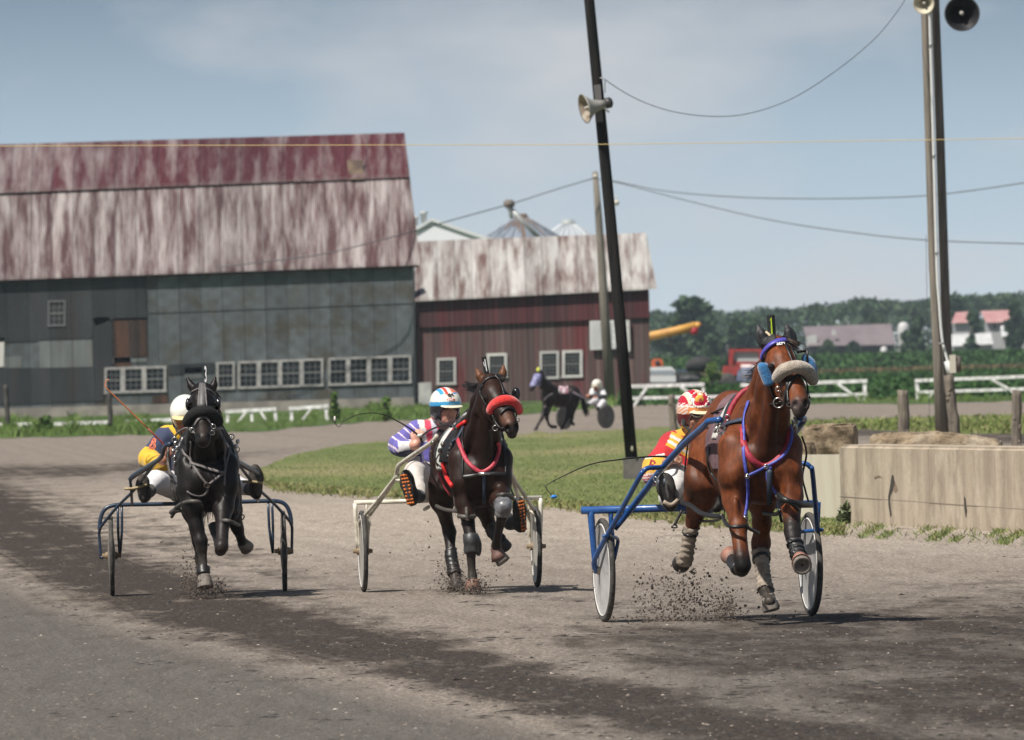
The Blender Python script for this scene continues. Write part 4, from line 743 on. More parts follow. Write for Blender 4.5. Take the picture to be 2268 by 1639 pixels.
J = Sculpt(.0085, .05); C = lambda *a, col=None, k=.05: J.chain(r2.P(*a), col, k)
J.ell(r2.L(600, 620, .15), (.19, .13, .19), PUR).ell(r2.L(625, 510, .1), (.19, .1, .08), PUR); J.ell(r2.L(585, 700, .17), (.165, .14, .10), PUR); C((645, 480, .09, .062), (650, 462, .07, .066), k=.02)
C((510, 520, .09, .085), (405, 605, .0, .083), k=.05); C((405, 605, .0, .08), (425, 622, -.1, .068), (492, 607, -.24, .048), k=.03); C((725, 520, .09, .085), (765, 630, .0, .08), (705, 605, -.22, .045))
sh2, el2 = r2.L(520, 505, .09), r2.L(400, 612, -.0)
def j2(V, c):
    c = np.tile(np.array(PUR), (len(V), 1)); px_ = (V[:, 0] - r2.L(600, 0, -.05)[0]) * 790 + 600; pz = r2.L(0, 500, 0)[2]; zy = 500 - (V[:, 2] - pz) * 790
    f = (V[:, 1] < .13); top = f & (zy < 575); u = px_ + (zy - 480) * -.12
    for lo_, hi_, q in ((515, 552, WHT), (552, 590, PNK), (590, 625, (.5, .5, .56)), (625, 668, PNK)): c[f & (u > lo_) & (u < hi_) & (zy < 600)] = q
    c[(u > 640) & (zy < 490)] = (.03, .07, .28)
    d = el2 - sh2; s_ = ((V - sh2) @ d) / (d @ d); arm = (px_ < 512); c[arm & (np.abs(np.sin(s_ * 13 + V[:, 1] * 18)) < .26) & (s_ > .15) & (V[:, 1] < .06)] = (.78, .66, .68)
    low = (px_ < 520) & (zy > 590 - (px_ - 380) * .06) & (V[:, 1] < .1) & (px_ > 375); c[low & (zy > 592)] = (.60, .585, .60); c[(px_ < 520) & (zy > 652 - (px_ - 400) * .22) & (V[:, 1] < .2) & (zy < 690)] = (.02, .02, .06); c[(zy > 700) & (px_ > 520)] = (.07, .06, .25)
    return c
J.mesh(2); J.build('jacket', CLOTH, d2, PUR, colfn=j2)
T_ = Sculpt(.0085, .04); C = lambda *a, col=None, k=.04: T_.chain(r2.P(*a), col, k)
C((590, 800, .15, .12), (500, 770, -.28, .078), k=.05); C((500, 770, -.28, .076), (520, 880, -.52, .056), (530, 910, -.6, .05)); C((575, 860, .1, .1), (520, 830, -.2, .06)); C((680, 810, .15, .12), (930, 885, -.3, .075), (1075, 1065, -.6, .05)); body_part(T_, 'trousers', CLOTH, d2, (.52, .475, .44))
ORG = M('orange_tread', (.62, .17, .025), .7, (.4, .1, .02), 30); BKB = (.022, .022, .023)
boot(d2, r2.L(480, 978, -.74), r2.L(430, 765, -.78), r2.L(525, 920, -.62), .056, BKB, DS, ORG); boot(d2, r2.L(1172, 1138, -.72), r2.L(1148, 928, -.76), r2.L(1085, 1085, -.6), .05, BKB, DS, ORG)
def hc2(p):
    x, y, z = p.T; c = np.tile(np.array((.74, .72, .62)), (len(p), 1)); BL = (.05, .30, .58); c[(z < .046)] = BL; c[(z < .018)] = (.03, .03, .032); c[(z > .098)] = WHT
    c[(np.abs(x + .028) < .011) & (z > .098)] = (.62, .07, .05); c[(np.abs(x + .058) < .012) & (z > .098)] = BL; c[(x > .02) & (x < .06) & (z > .102)] = BL; c[(x > .01) & (x < .075) & (z > .112) & (y < .02)] = (.72, .18, .09); c[(y > .045) & (z < .09) & (z > .045)] = BL; return c
o, HS, q = helmet(d2, hc, Hf, hc2, (.72, .68, .5), 1.08, .0055, .012)
# helmet badge: an oval with a small horse-like mark and lettering
m = MB(); p_, n_ = hit(r2, HS.bvh, 722, 326, .001); m.ball(p_ - n_ * .004, (.036, .010, .012), 18, 8); bd = sub('badge', m, M('badge_red', (.45, .04, .03), .4), o, d2); decal('lettering', 'JAMES', .019, RL, bd, d2, r2, HS.bvh, 722, 326, .0006, .011, 0, .95, -.13)
m = MB()
for a, b in ((705, 298), (712, 292), (718, 300), (724, 296), (730, 292), (735, 302), (712, 306), (722, 308)): p_, n_ = hit(r2, HS.bvh, a, b, .001); m.ball(p_, (.008, .005, .007), 8, 5)
sub('crest', m, M('crest_dark', (.04, .035, .03), .5), o, d2)
w2 = r2.thing('whip', 'thin dark driving whip with a pale tassel curving left from the driver in purple', 'whip', r2.L(528, 560, -.36), 'driving whips'); put('shaft', MB().tube(P((548, 590, -.34, .008), (522, 545, -.36, .008), (450, 490, -.4, .006), (380, 450, -.45, .005), (320, 422, -.5, .0045), (240, 408, -.55, .004), (150, 418, -.6, .0035), (60, 458, -.65, .003)), 0, 6, 4), BLK, w2); put('handle', MB().tube(P((515, 545, -.37, .012), (528, 548, -.37, .016), (552, 540, -.38, .014)), 0, 8, 2), M('pale_grip', (.5, .48, .44), .5), w2)
put('lash', MB().tube(P((60, 458, -.65), (38, 492, -.65), (15, 478, -.65), (8, 445, -.65)), .0025, 5, 4), BLK, w2); put('tassel', MB().ball(r2.L(9, 442, -.65), (.009, .008, .02)), M('pale_tassel', (.7, .66, .6), .8), w2)
SOIL = MATS['flying_soil']
spray('dirt_spray', 'dark soil bursting round the hooves of the horse with the red roll', r2, [(745, 1470, -.95, .06, .05, 5), (860, 1485, -2.1, .065, .035, 7), (700, 1400, -.9, .05, .08, 2), (850, 1420, -1.9, .12, .07, 2.5), (680, 1300, -.7, .18, .15, 1.2), (760, 1420, -.9, .04, .06, 1.5)], 5500, SOIL, 12, .0016, .011)
# ================================================================== RIG 3: black horse, navy sulky
r3 = Rig(437, 1315, math.radians(2), 177.2, 785.5, .3495)
BK, BKD = (.0085, .0058, .005), (.010, .0075, .007)
h3 = r3.thing('horse', 'black horse wearing number 3 with a black shadow roll, pulling the dark blue sulky', 'horse', r3.L(800, 1530, -1.6) * (1, 1, 0), 'racing horses')
S = Sculpt(.0105, .05); E, C = makers(S, r3, KS)
E(785, 640, -.9, (.25, .36, .28)); E(800, 705, -1.35, (.27, .5, .32)); E(810, 720, -1.75, (.21, .32, .35)); E(800, 560, -1.55, (.14, .35, .17)); E(805, 810, -1.35, (.22, .45, .25))
E(752, 800, -1.98, (.125, .14, .17)); E(868, 800, -1.98, (.125, .14, .17)); E(815, 890, -1.9, (.16, .2, .15))
C((778, 540, -1.65, .09), (694, 700, -1.92, .095), (694, 830, -1.97, .108)); C((842, 540, -1.65, .09), (928, 700, -1.92, .095), (926, 820, -2.0, .108))
C((805, 690, -1.8, .20), (792, 560, -2.0, .155), (780, 420, -2.14, .13), (777, 290, -2.2, .105)); C((800, 490, -1.65, .11), (785, 340, -1.95, .085), (777, 225, -2.12, .075))
C((776, 235, -2.25, .088), (777, 305, -2.38, .1), kk=.03); C((777, 305, -2.38, .098), (779, 420, -2.54, .07), (780, 530, -2.69, .06), kk=.04)
for s in (-1, 1): C((777 + s * 45, 315, -2.28, .075), (778 + s * 32, 410, -2.36, .065), (780 + s * 14, 525, -2.58, .046), kk=.04); S.dent(r3.L(780 + s * 36, 515, -2.735), (.016, .035, .02), .01); S.dab(r3.L(780 + s * 36, 515, -2.71), (.024, .05, .028), (.002, .002, .002)); E(777 + s * 82, 308, -2.4, (.026, .03, .022), PTS, .02)
E(780, 540, -2.69, (.062, .05, .055), (.045, .037, .034), .03); E(780, 572, -2.67, (.045, .045, .028), (.075, .065, .06), .02); S.dab(r3.L(780, 480, -2.66), (.04, .09, .05), (.035, .024, .019), .02)
C((722, 228, -2.22, .036), (704, 195, -2.21, .032), (681, 150, -2.2, .016), kk=.015); C((838, 226, -2.22, .036), (848, 192, -2.21, .032), (857, 146, -2.2, .016), kk=.015)
C((740, 690, -.9, .17), (705, 870, -1.0, .125), (715, 990, -.95, .09), (742, 1110, -.85, .056), (752, 1180, -.85, .05), (765, 1300, -.85, .04), (775, 1395, -.86, .045), (780, 1440, -.88, .042), kk=.05)
C((860, 690, -.9, .17), (925, 870, -1.0, .125), (958, 980, -.9, .09), (992, 1085, -.78, .056), kk=.05); C((992, 1085, -.78, .056), (1002, 1110, -.76, .05), (1022, 1170, -.68, .038), (1032, 1195, -.64, .044), col=PTS, kk=.02)
C((712, 880, -1.98, .12), (715, 965, -2.02, .09), (738, 1085, -2.05, .056), (766, 1180, -2.08, .057), kk=.04); C((766, 1180, -2.08, .057), (772, 1225, -2.08, .047), (779, 1300, -2.08, .034), (782, 1372, -2.1, .042), (787, 1410, -2.14, .037), kk=.02, col=(.026, .022, .021))
C((905, 880, -2.0, .12), (905, 965, -2.06, .09), (904, 1090, -2.22, .055), kk=.04); C((904, 1090, -2.22, .055), (897, 1218, -2.34, .057), (890, 1240, -2.3, .047), (876, 1200, -2.08, .036), (866, 1140, -1.9, .042), (864, 1110, -1.86, .036), kk=.02, col=PTS)
P0 = lambda *a: [np.append(r3.L(*q[:3]), q[3]) for q in a]
S.groove(P0((812, 810, -2.16, .02), (812, 900, -2.1, .02), (812, 975, -2.0, .02)), .07).groove(P0((745, 850, -2.14, .012), (758, 930, -2.08, .014)), .06).groove(P0((878, 850, -2.14, .012), (868, 930, -2.08, .014)), .06).groove(P0((715, 560, -2.1, .014), (700, 660, -2.0, .014)), .06).groove(P0((860, 560, -2.1, .014), (880, 660, -2.0, .014)), .06)
S.mesh(2); S3 = S; B3 = S.bvh; S.dust = .45; S.build('body', coat_mat('black_coat', .46), h3, BK); P = r3.P
for s in (-1, 1): put('eye', MB().ball(r3.L(777 + s * 84, 309, -2.425), .017), MATS['eye'], h3)
hoof(h3, r3.L(787, 1405, -2.13), (.01, -.03, -.1), .09, .05, .064, GH); hoof(h3, r3.L(866, 1135, -1.9), (-.01, .05, .1), .08, .046, .058, DK); hoof(h3, r3.L(1030, 1192, -.64), (.04, .05, -.05), .08, .046, .058, GH); hoof(h3, r3.L(778, 1425, -.87), (0, -.02, -.1), .07, .046, .058, DK)
a, b = P((776, 1290, -2.08, 0), (784, 1390, -2.12, 0)); shell(S3, seg_mask(a, b, .45, 1.05, .085), .012, 'ankle_boot', BLK, h3)
strands('forelock', h3, HAIR, [P((770, 178, -2.24), (772, 210, -2.34), (775, 250, -2.4)), P((785, 178, -2.24), (790, 210, -2.34), (800, 245, -2.38))], 50, .014, .0035, 23); strands('mane', h3, HAIR, [P((790, 180, -2.1), (840, 230, -2.0), (870, 290, -1.95)), P((780, 250, -2.05), (860, 330, -1.95), (880, 400, -1.9))], 60, .015, .0035, 24); strands('tail', h3, HAIR, [P((780, 560, -.6), (790, 680, -.45), (800, 860, -.42), (795, 1020, -.42))], 80, .045, .005, 25)
c3x = r3.L(800, 700, -1.35)[0]
shell(S3, lambda V: (V[:, 1] > -1.62) & (V[:, 1] < -1.10) & (V[:, 2] > .98) & (np.abs(V[:, 0] - c3x) < .33), .016, 'saddle_blanket', MAUVE, h3); shell(S3, lambda V: (V[:, 1] > -1.70) & (V[:, 1] < -1.54) & (V[:, 2] > .95) & (np.abs(V[:, 0] - c3x) < .33), .034, 'saddle', BLK, h3)
cc = np.array((c3x, -1.66, 1.05)); pp, nn = hoop(B3, cc, (0, .06, 1), (1, 0, 0), -170, 170, 60, .01); put('girth', MB().ribbon(pp, nn, .055, .014), BLK, h3); pp, nn = hoop(B3, cc + (0, .05, 0), (0, .06, 1), (1, 0, 0), -72, -38, 12, .045); put('trim', MB().ribbon(pp, nn, .03, .01), M('silver_trim', (.5, .47, .45), .3, metal=.8), h3); pp, nn = hoop(B3, cc + (0, .05, 0), (0, .06, 1), (1, 0, 0), 38, 72, 12, .045); put('trim', MB().ribbon(pp, nn, .03, .01), MATS['silver_trim'], h3)
GRW = M('grey_webbing', (.16, .145, .14), .6, (.09, .08, .078), 30); m = MB()
strap(m, r3, B3, [(648, 590), (668, 630), (695, 668), (750, 755), (805, 820), (860, 790), (912, 750)], .018, .008, .01); strap(m, r3, B3, [(706, 540), (704, 620), (706, 720)], .014, .008, .01); strap(m, r3, B3, [(706, 695), (760, 712), (800, 725), (860, 742), (915, 755)], .02, .008, .016); strap(m, r3, B3, [(900, 520), (912, 600), (918, 700), (914, 760), (917, 830)], .016, .008, .01); strap(m, r3, B3, [(940, 590), (940, 640), (925, 700), (912, 750)], .014, .008, .012); strap(m, r3, B3, [(805, 820), (808, 860), (780, 890)], .018, .008, .01); strap(m, r3, B3, [(682, 865), (710, 888), (745, 895), (780, 888)], .014, .008, .01); put('breast_collar', m, GRW, h3)
m = MB(); p_, n_ = hit(r3, B3, 802, 825, .02); m.ring(p_, n_, .02, .006); put('buckle', m, BRN, h3)
hb = MB(); T = lambda pts, r=.013: hb.tube(P(*pts), r, 8, 4)
T([(605, 975, -1.5), (625, 958, -1.8), (660, 938, -2.05), (710, 930, -2.15), (755, 936, -2.13), (775, 965, -2.05)], .017); T([(578, 1000, -1.4), (605, 985, -1.5), (650, 985, -1.7)], .02); T([(580, 1030, -1.4), (600, 1000, -1.45), (630, 990, -1.5)], .013); T([(890, 1052, -2.22), (930, 1052, -2.28), (965, 1062, -2.24), (1005, 1080, -2.0)], .016); T([(1000, 760, -1.5), (1010, 860, -1.4), (1012, 960, -1.4), (985, 1040, -1.6)], .016); T([(985, 800, -1.6), (1000, 900, -1.5), (990, 1000, -1.6)], .02); T([(1010, 1010, -1.5), (1040, 1020, -1.5), (1030, 1045, -1.5), (1010, 1020, -1.5)], .005); T([(1000, 985, -1.5), (1022, 975, -1.5), (1028, 1000, -1.5)], .005); T([(570, 780, -1.2), (590, 860, -1.2), (608, 940, -1.3)], .007); T([(560, 600, -1.3), (560, 700, -1.3), (590, 800, -1.5), (640, 850, -1.8)], .012)
put('hobble', hb, MATS['grey_hobble'], h3)
br = MB(); strap(br, r3, B3, [(690, 260), (725, 235), (775, 218), (825, 235), (868, 268)], .014, .007, .008); strap(br, r3, B3, [(762, 195), (757, 250), (752, 330)], .012, .007, .007); strap(br, r3, B3, [(790, 195), (795, 250), (800, 330)], .012, .007, .007); strap(br, r3, B3, [(700, 460), (720, 480), (735, 500)], .014, .008, .006); strap(br, r3, B3, [(860, 460), (840, 480), (826, 500)], .014, .008, .006); strap(br, r3, B3, [(732, 450), (755, 410), (780, 400), (805, 410), (828, 450)], .02, .008, .006); put('bridle', br, GRW, h3)
m = MB(); strap(m, r3, B3, [(776, 185), (776, 230), (772, 330)], .05, .006, .006); put('face_strap', m, M('grey_leather', (.11, .105, .105), .5), h3)
for s in (-1, 1):
    bk = Sculpt(.006, .008); bk.ell(r3.L(780 + s * 98, 315, -2.34), (.016, .05, .05), (.014, .014, .014), .01); bk.ell(r3.L(780 + s * 92, 315, -2.36), (.024, .02, .045), (.014, .014, .014), .01); bk.mesh(1); bk.build('blinker_cup', MATS['black_plastic'], h3, (.012, .012, .012))
put('shadow_roll', MB().tube(P((676, 448, -2.48, .02), (680, 430, -2.5, .042), (704, 390, -2.55, .044), (740, 366, -2.59, .044), (780, 358, -2.61, .044), (820, 366, -2.59, .044), (856, 392, -2.54, .044), (876, 428, -2.5, .042), (880, 446, -2.48, .02)), 0, 16, 5), M('black_fleece', (.008, .0075, .008), .95, (.004, .004, .004), 40, bump=1, bscale=120, bdist=.01), h3)
for q in ((712, 480), (845, 455), (838, 495)): m = MB(); m.ring(r3.L(*q, -2.62), (.1, 1, .1), .017, .004); put('bit_ring', m, STEEL, h3)
m = MB(); m.tube(P((700, 478, -2.6), (675, 465, -2.3), (640, 480, -1.9), (600, 520, -1.5), (560, 600, -.6), (545, 640, -.3)), .008, 6, 3); m.tube(P((850, 478, -2.6), (885, 465, -2.3), (905, 470, -1.8)), .008, 6, 3); put('rein', m, GRW, h3)
for q in ((585, 575, -1.95), (605, 560, -1.9), (615, 590, -1.9), (590, 610, -1.9), (1000, 550, -1.95), (990, 580, -1.95), (600, 650, -1.85), (600, 690, -1.8)): hw_ = MB(); hw_.ball(r3.L(*q), (.016, .02, .02), 10, 6); put('snap_hook', hw_, STEEL, h3)
for q in ((600, 540, -1.85), (598, 665, -1.82), (962, 520, -1.85), (995, 600, -1.9)): hw_ = MB(); hw_.ring(r3.L(*q), (.3, 1, .2), .02, .005); put('harness_ring', hw_, STEEL, h3)
m = MB(); pa, pb = r3.L(796, 182, -2.2), r3.L(796, 80, -2.2); m.box((pa + pb) / 2, (.02, .004, np.linalg.norm(pb - pa))); np_ = put('head_number', m, MATS['number_black'], h3, False); V, Fc = text_mesh('3', .175, .004); V = np.stack([V[:, 0] * .22, np.zeros(len(V)) - .004, V[:, 1]], 1) + (pa + pb) / 2; link_mesh('number', V - t_base[h3.name], Fc, RL, np_, None, None, False, False)
# navy sulky
NB = M('navy_sulky_paint', (.014, .028, .06), .35, (.022, .036, .062), 12, coat=.3); s3 = r3.thing('sulky', 'dark blue racing sulky with round-shouldered arch behind the black horse', 'sulky', (0, 0, 0), 'racing sulkies'); fr = MB(); zt = r3.L(500, 948, 0)[2]
bar = P((124, 1110, 0), (130, 1040, 0), (155, 982, 0), (205, 957, 0), (290, 951, 0), (560, 946, 0)); bar = bar + mir(bar)[::-1]; fr.tube(bar, .0165, 12, 4)
A = P((578, 566, -2.0), (548, 574, -1.95), (530, 600, -1.85), (515, 650, -1.7), (440, 705, -1.2), (340, 768, -.8), (318, 790, -.72)); Bq = P((470, 690, -1.3), (440, 730, -1.1), (345, 855, -.6), (240, 960, -.25), (140, 1080, -.06), (124, 1115, -.02), (122, 1150, 0), (133, 1295, 0))
for g_ in (lambda q: q, mir):
    fr.tube(g_(A), [.02, .019, .017, .017, .021, .021, .018], 12, 3); fr.tube(g_(Bq), .012, 10, 4)
    for x_ in (240, 264): fr.tube(g_(P((x_, 955, 0), (x_ + 2, 1120, 0), (252, 1285, 0))), .0105, 8, 2)
    fr.tube(g_(P((130, 1280, 0), (150, 1290, 0))), .013, 8); fr.tube(g_(P((318, 790, -.72), (325, 860, -.6), (330, 950, -.1))), .012, 8, 3)
fr.tube([(-.12, .0, zt), (-.1, .22, zt - .03), (.1, .22, zt - .03), (.12, 0, zt)], .015, 8, 4); put('frame', fr, NB, s3); put('seat', MB().ball((0, .2, zt + .04), (.19, .16, .05), 20, 10), BLK, s3)
TAN = M('tan_strap', (.30, .21, .09), .6); put('foot_rest', MB().tube(P((280, 850, -.78), (340, 848, -.78), (425, 825, -.78)), .011, 8, 2), M('foot_rest_paint', (.33, .26, .14), .5), s3); put('foot_rest', MB().tube(mir(P((300, 838, -.78), (360, 826, -.78), (430, 820, -.78))), .011, 8, 2), MATS['foot_rest_paint'], s3); put('shaft_strap', MB().tube(P((420, 765, -.85), (470, 700, -1.2), (530, 620, -1.7)), .012, 8, 3, fl=.4), TAN, s3)
DUS = M('dusty_disc', (.20, .175, .15), .8, (.12, .105, .09), 4)
for c in (r3.L(200, 1285, 0), r3.L(1292, 1235, 0)): wheel(s3, (c[0], 0, .318), .318, .034, (RUB, DUS, M('dusty_rim', (.42, .39, .35), .5), MATS['rusty_hub']))
# driver 3
d3 = r3.thing('person', 'driver in navy and yellow jacket and plain white helmet, half hidden by the black horse', 'driver', (0, .2, zt), 'drivers on the track'); SK3, NVJ, YL3 = (.36, .15, .09), (.022, .034, .085), (.68, .40, .02)
hc = r3.L(668, 402, .02); Hf = head_frame(-.15, .2); S = Sculpt(.0085, .03); head(S, hc, Hf, SK3, r3.L(640, 480, .1)); C = lambda *a, col=None, k=.04: S.chain(r3.P(*a), col, k)
C((645, 480, .12, .07), (620, 620, .16, .12), (620, 800, .18, .13)); C((645, 490, .1, .06), (550, 510, .1, .05), (435, 670, 0, .042), (520, 668, -.25, .034), (532, 665, -.28, .031)); C((645, 490, .1, .06), (745, 510, .1, .05), (790, 650, 0, .042), (740, 620, -.26, .032)); C((620, 830, .15, .09), (485, 800, -.3, .065), (430, 860, -.6, .045)); C((720, 830, .15, .09), (950, 820, -.3, .065), (1080, 850, -.6, .045))
hand(S, r3.L(528, 666, -.27), (.45, -.3, .6), (-.4, -.9, 0), SK3, 1.15); hand(S, r3.L(740, 620, -.27), (-.3, -.3, .8), (.2, -.9, 0), SK3, 1.15, 1, -1); body_part(S, 'body', SKIN, d3, SK3)
J = Sculpt(.0085, .05); C = lambda *a, col=None, k=.05: J.chain(r3.P(*a), col, k); J.ell(r3.L(620, 620, .15), (.19, .13, .19), NVJ).ell(r3.L(640, 515, .1), (.19, .1, .08), NVJ); J.ell(r3.L(620, 710, .17), (.165, .14, .10), NVJ); C((648, 470, .09, .066), (655, 450, .06, .072), k=.02)
C((548, 520, .09, .085), (440, 660, .0, .085), k=.05); C((440, 660, .0, .082), (460, 680, -.1, .07), (515, 672, -.23, .05), k=.03); C((735, 520, .09, .085), (795, 650, .0, .08), (745, 625, -.22, .045)); sh3, el3 = r3.L(556, 500, .09), r3.L(432, 672, 0)
def j3(V, c):
    c = np.tile(np.array(NVJ), (len(V), 1)); d = el3 - sh3; s_ = ((V - sh3) @ d) / (d @ d); px_ = (V[:, 0] - r3.L(600, 0, 0)[0]) * 807 + 600; zy = 500 - (V[:, 2] - r3.L(0, 500, 0)[2]) * 807
    c[(s_ > .74) & (px_ < 545)] = YL3; u = px_ * .8 - zy * .55; c[(zy < 560) & (u > 178) & (u < 245)] = YL3; c[(zy < 475) & (px_ < 605)] = YL3; c[(zy < 470) & (px_ > 605)] = NVJ; c[(px_ > 515) & (px_ < 530) & (zy > 640) & (V[:, 1] < -.1)] = (.4, .02, .03); return c
J.mesh(2); jk = J.build('jacket', CLOTH, d3, NVJ, colfn=j3); decal('sleeve_letter', 'B', .125, M('orange_print', (.62, .13, .04), .6), jk, d3, r3, J.bvh, 458, 567, .004, .004, -.22, .85, -.1); decal('letter_fill', 'B', .118, M('navy_print', (.10, .03, .05), .7), jk, d3, r3, J.bvh, 458, 567, -.003, .006, -.22, .85, -.1)
T_ = Sculpt(.0085, .04); C = lambda *a, col=None, k=.04: T_.chain(r3.P(*a), col, k); C((620, 830, .15, .12), (480, 805, -.3, .085), k=.05); C((480, 805, -.3, .082), (435, 855, -.58, .055)); C((720, 830, .15, .12), (960, 820, -.3, .085), (1075, 848, -.6, .055)); body_part(T_, 'trousers', CLOTH, d3, (.66, .645, .65))
boot(d3, r3.L(400, 938, -.74), r3.L(388, 765, -.78), r3.L(440, 862, -.6), .052, (.05, .043, .038), M('brown_sole', (.055, .042, .033), .8, (.03, .024, .02), 20)); boot(d3, r3.L(1130, 914, -.74), r3.L(1118, 700, -.78), r3.L(1075, 850, -.6), .055, (.05, .043, .038), MATS['brown_sole'])
helmet(d3, hc, Hf, lambda p: np.tile(np.array((.74, .73, .66)), (len(p), 1)), (.6, .5, .25), 1.08, .0055, .02); q = lambda x, y, z: np.asarray(hc) + Hf @ np.array((x, y, z)); m = MB()
for s in (-1, 1): m.ball(q(s * .034, -.102, .008), (.036, .014, .022), 14, 8)
put('goggles', m, M('amber_lens', (.55, .28, .03), .15), d3)
w3 = r3.thing('whip', 'orange driving whip with a hooked tip held up by the driver in navy and yellow', 'whip', r3.L(540, 580, -.3), 'driving whips'); OW = M('orange_whip', (.62, .20, .07), .5); put('shaft', MB().tube(P((555, 640, -.3, .008), (532, 572, -.32, .008), (430, 468, -.35, .0065)), 0, 6, 3), M('dark_red_grip', (.3, .05, .04), .5), w3); put('tip', MB().tube(P((430, 468, -.35, .0066), (300, 340, -.4, .006), (172, 216, -.45, .0048), (163, 190, -.45, .0045), (165, 165, -.45, .004), (185, 156, -.45, .004)), 0, 6, 4), OW, w3)
spray('dirt_spray', 'dark soil kicked up by the forehoof of the black horse', r3, [(740, 1450, -2.0, .05, .05, 4), (690, 1420, -1.9, .06, .08, 2.5), (720, 1320, -1.8, .06, .09, 1.2), (800, 1495, -2.0, .08, .02, 3), (890, 1470, -2.0, .02, .03, 1), (660, 1340, -1.6, .12, .15, .8)], 4200, SOIL, 13, .0016, .011)
# ================================================================== GROUND, TRACK, INFIELD
def nodes_mat(name, rough=.9):
    m = bpy.data.materials.new(name); m.use_nodes = True; t = m.node_tree; b = t.nodes['Principled BSDF']; b.inputs['Roughness'].default_value = rough; b.inputs['Specular IOR Level'].default_value = .25
    return m, t, b
def nnoise(t, vec, sc, det=5, rough=.6):
    z = t.nodes.new('ShaderNodeTexNoise'); z.inputs['Scale'].default_value = sc; z.inputs['Detail'].default_value = det; z.inputs['Roughness'].default_value = rough; t.links.new(vec, z.inputs[0]); return z.outputs[0]
def nramp(t, v, a, b, ca=(0, 0, 0), cb=(1, 1, 1)):
    r = t.nodes.new('ShaderNodeValToRGB'); t.links.new(v, r.inputs[0]); e = r.color_ramp.elements; e[0].position = a; e[1].position = b; e[0].color = (*ca, 1); e[1].color = (*cb, 1); return r.outputs[0]
def nmix(t, f, a, b, mode='MIX'):
    x = t.nodes.new('ShaderNodeMixRGB'); x.blend_type = mode
    for i, v in enumerate((f, a, b)):
        if isinstance(v, (int, float)): x.inputs[i].default_value = v if i == 0 else (v, v, v, 1)
        elif isinstance(v, tuple): x.inputs[i].default_value = (*v, 1)
        else: t.links.new(v, x.inputs[i])
    return x.outputs[0]
def nmath(t, op, a, b=0., clamp=False):
    x = t.nodes.new('ShaderNodeMath'); x.operation = op; x.use_clamp = clamp
    for i, v in enumerate((a, b)):
        if isinstance(v, (int, float)): x.inputs[i].default_value = v
        else: t.links.new(v, x.inputs[i])
    return x.outputs[0]
def nmap(t, st=(1, 1, 1), rot=(0, 0, 0)):
    tc = t.nodes.new('ShaderNodeTexCoord'); mp = t.nodes.new('ShaderNodeMapping'); mp.inputs['Scale'].default_value = st; mp.inputs['Rotation'].default_value = rot; t.links.new(tc.outputs['Object'], mp.inputs[0]); return mp.outputs[0]
def nbump(t, b, h, s, d):
    x = t.nodes.new('ShaderNodeBump'); x.inputs['Strength'].default_value = s; x.inputs['Distance'].default_value = d; t.links.new(h, x.inputs['Height']); t.links.new(x.outputs[0], b.inputs['Normal'])
# far land: one sheet to the horizon
m, t, b = nodes_mat('field_soil'); v = nmap(t, (1, .3, 1)); t.links.new(nmix(t, nramp(t, nnoise(t, v, .06, 6), .4, .62), (.05, .075, .02), (.085, .085, .035)), b.inputs['Base Color'])
tag(link_mesh('ground', [(-6000, -200, -.03), (6000, -200, -.03), (6000, 16000, -.03), (-6000, 16000, -.03)], [(0, 1, 2, 3)], m, None, None, None, False, False), None, None, None, 'structure')
# track: gravel sheet with its damp harrowed band; some lens vignetting painted into the right-hand soil
xs = np.linspace(-1600, 3600, 330); ys = np.concatenate([np.linspace(2150, 1640, 40)[:-1], np.linspace(1640, 1080, 160)[:-1], np.linspace(1080, 872, 70)])
PX, PY = np.meshgrid(xs, ys); TV = np.array([ground(x, y + (x - 1134) * -.0262, 0) for x, y in zip(PX.ravel(), PY.ravel())]); PYr = PY + (PX - 1134) * -.0262
def band(pts, hw, st):
    p = np.array(pts, float); yc = np.interp(PX, p[:, 0], p[:, 1]); w = np.interp(PX, p[:, 0], np.broadcast_to(hw, len(p)))
    s = np.interp(PX, p[:, 0], np.broadcast_to(st, len(p)), left=None if p[0, 0] <= -400 else 0, right=None if p[-1, 0] >= 2700 else 0); return np.clip(1.25 * np.exp(-(np.abs(PYr - yc) / w) ** 2 * 1.1), 0, 1) * s
dk = np.max([band([(-400, 1080), (0, 1150), (100, 1200), (300, 1300), (600, 1385), (900, 1455), (1200, 1528), (1500, 1590), (1900, 1660), (2700, 1780)], [95, 105, 105, 88, 68, 60, 58, 56, 60, 85], 1.), band([(-400, 1050), (0, 1045), (200, 1043), (420, 1022), (600, 1002), (760, 985)], [20, 18, 16, 11, 8, 6], [.75, .75, .7, .6, .4, 0]), band([(1040, 1395), (1400, 1432), (1800, 1425), (2300, 1420), (2700, 1420)], [20, 60, 95, 115, 120], [.1, .6, .75, .75, .75]), band([(1750, 1530), (2000, 1545), (2300, 1560), (2700, 1570)], [40, 70, 90, 90], [.4, .8, .9, .9]), band([(560, 1296), (900, 1312), (1250, 1325), (1500, 1345)], [8, 9, 9, 8], [.2, .35, .35, .2]), band([(1500, 1345), (1900, 1330), (2300, 1310), (2700, 1300)], [12, 20, 30, 34], [.2, .35, .4, .4]), band([(-400, 1110), (100, 1120), (400, 1200), (620, 1260), (760, 1290)], [60, 60, 50, 34, 20], [.5, .5, .45, .4, .2]), band([(1620, 960), (1900, 955), (2300, 968), (2700, 978)], [8, 16, 22, 24], [.2, .75, .8, .8])], 0).ravel()  # lower-right bands: dark soil, deepened to take in the corner vignetting
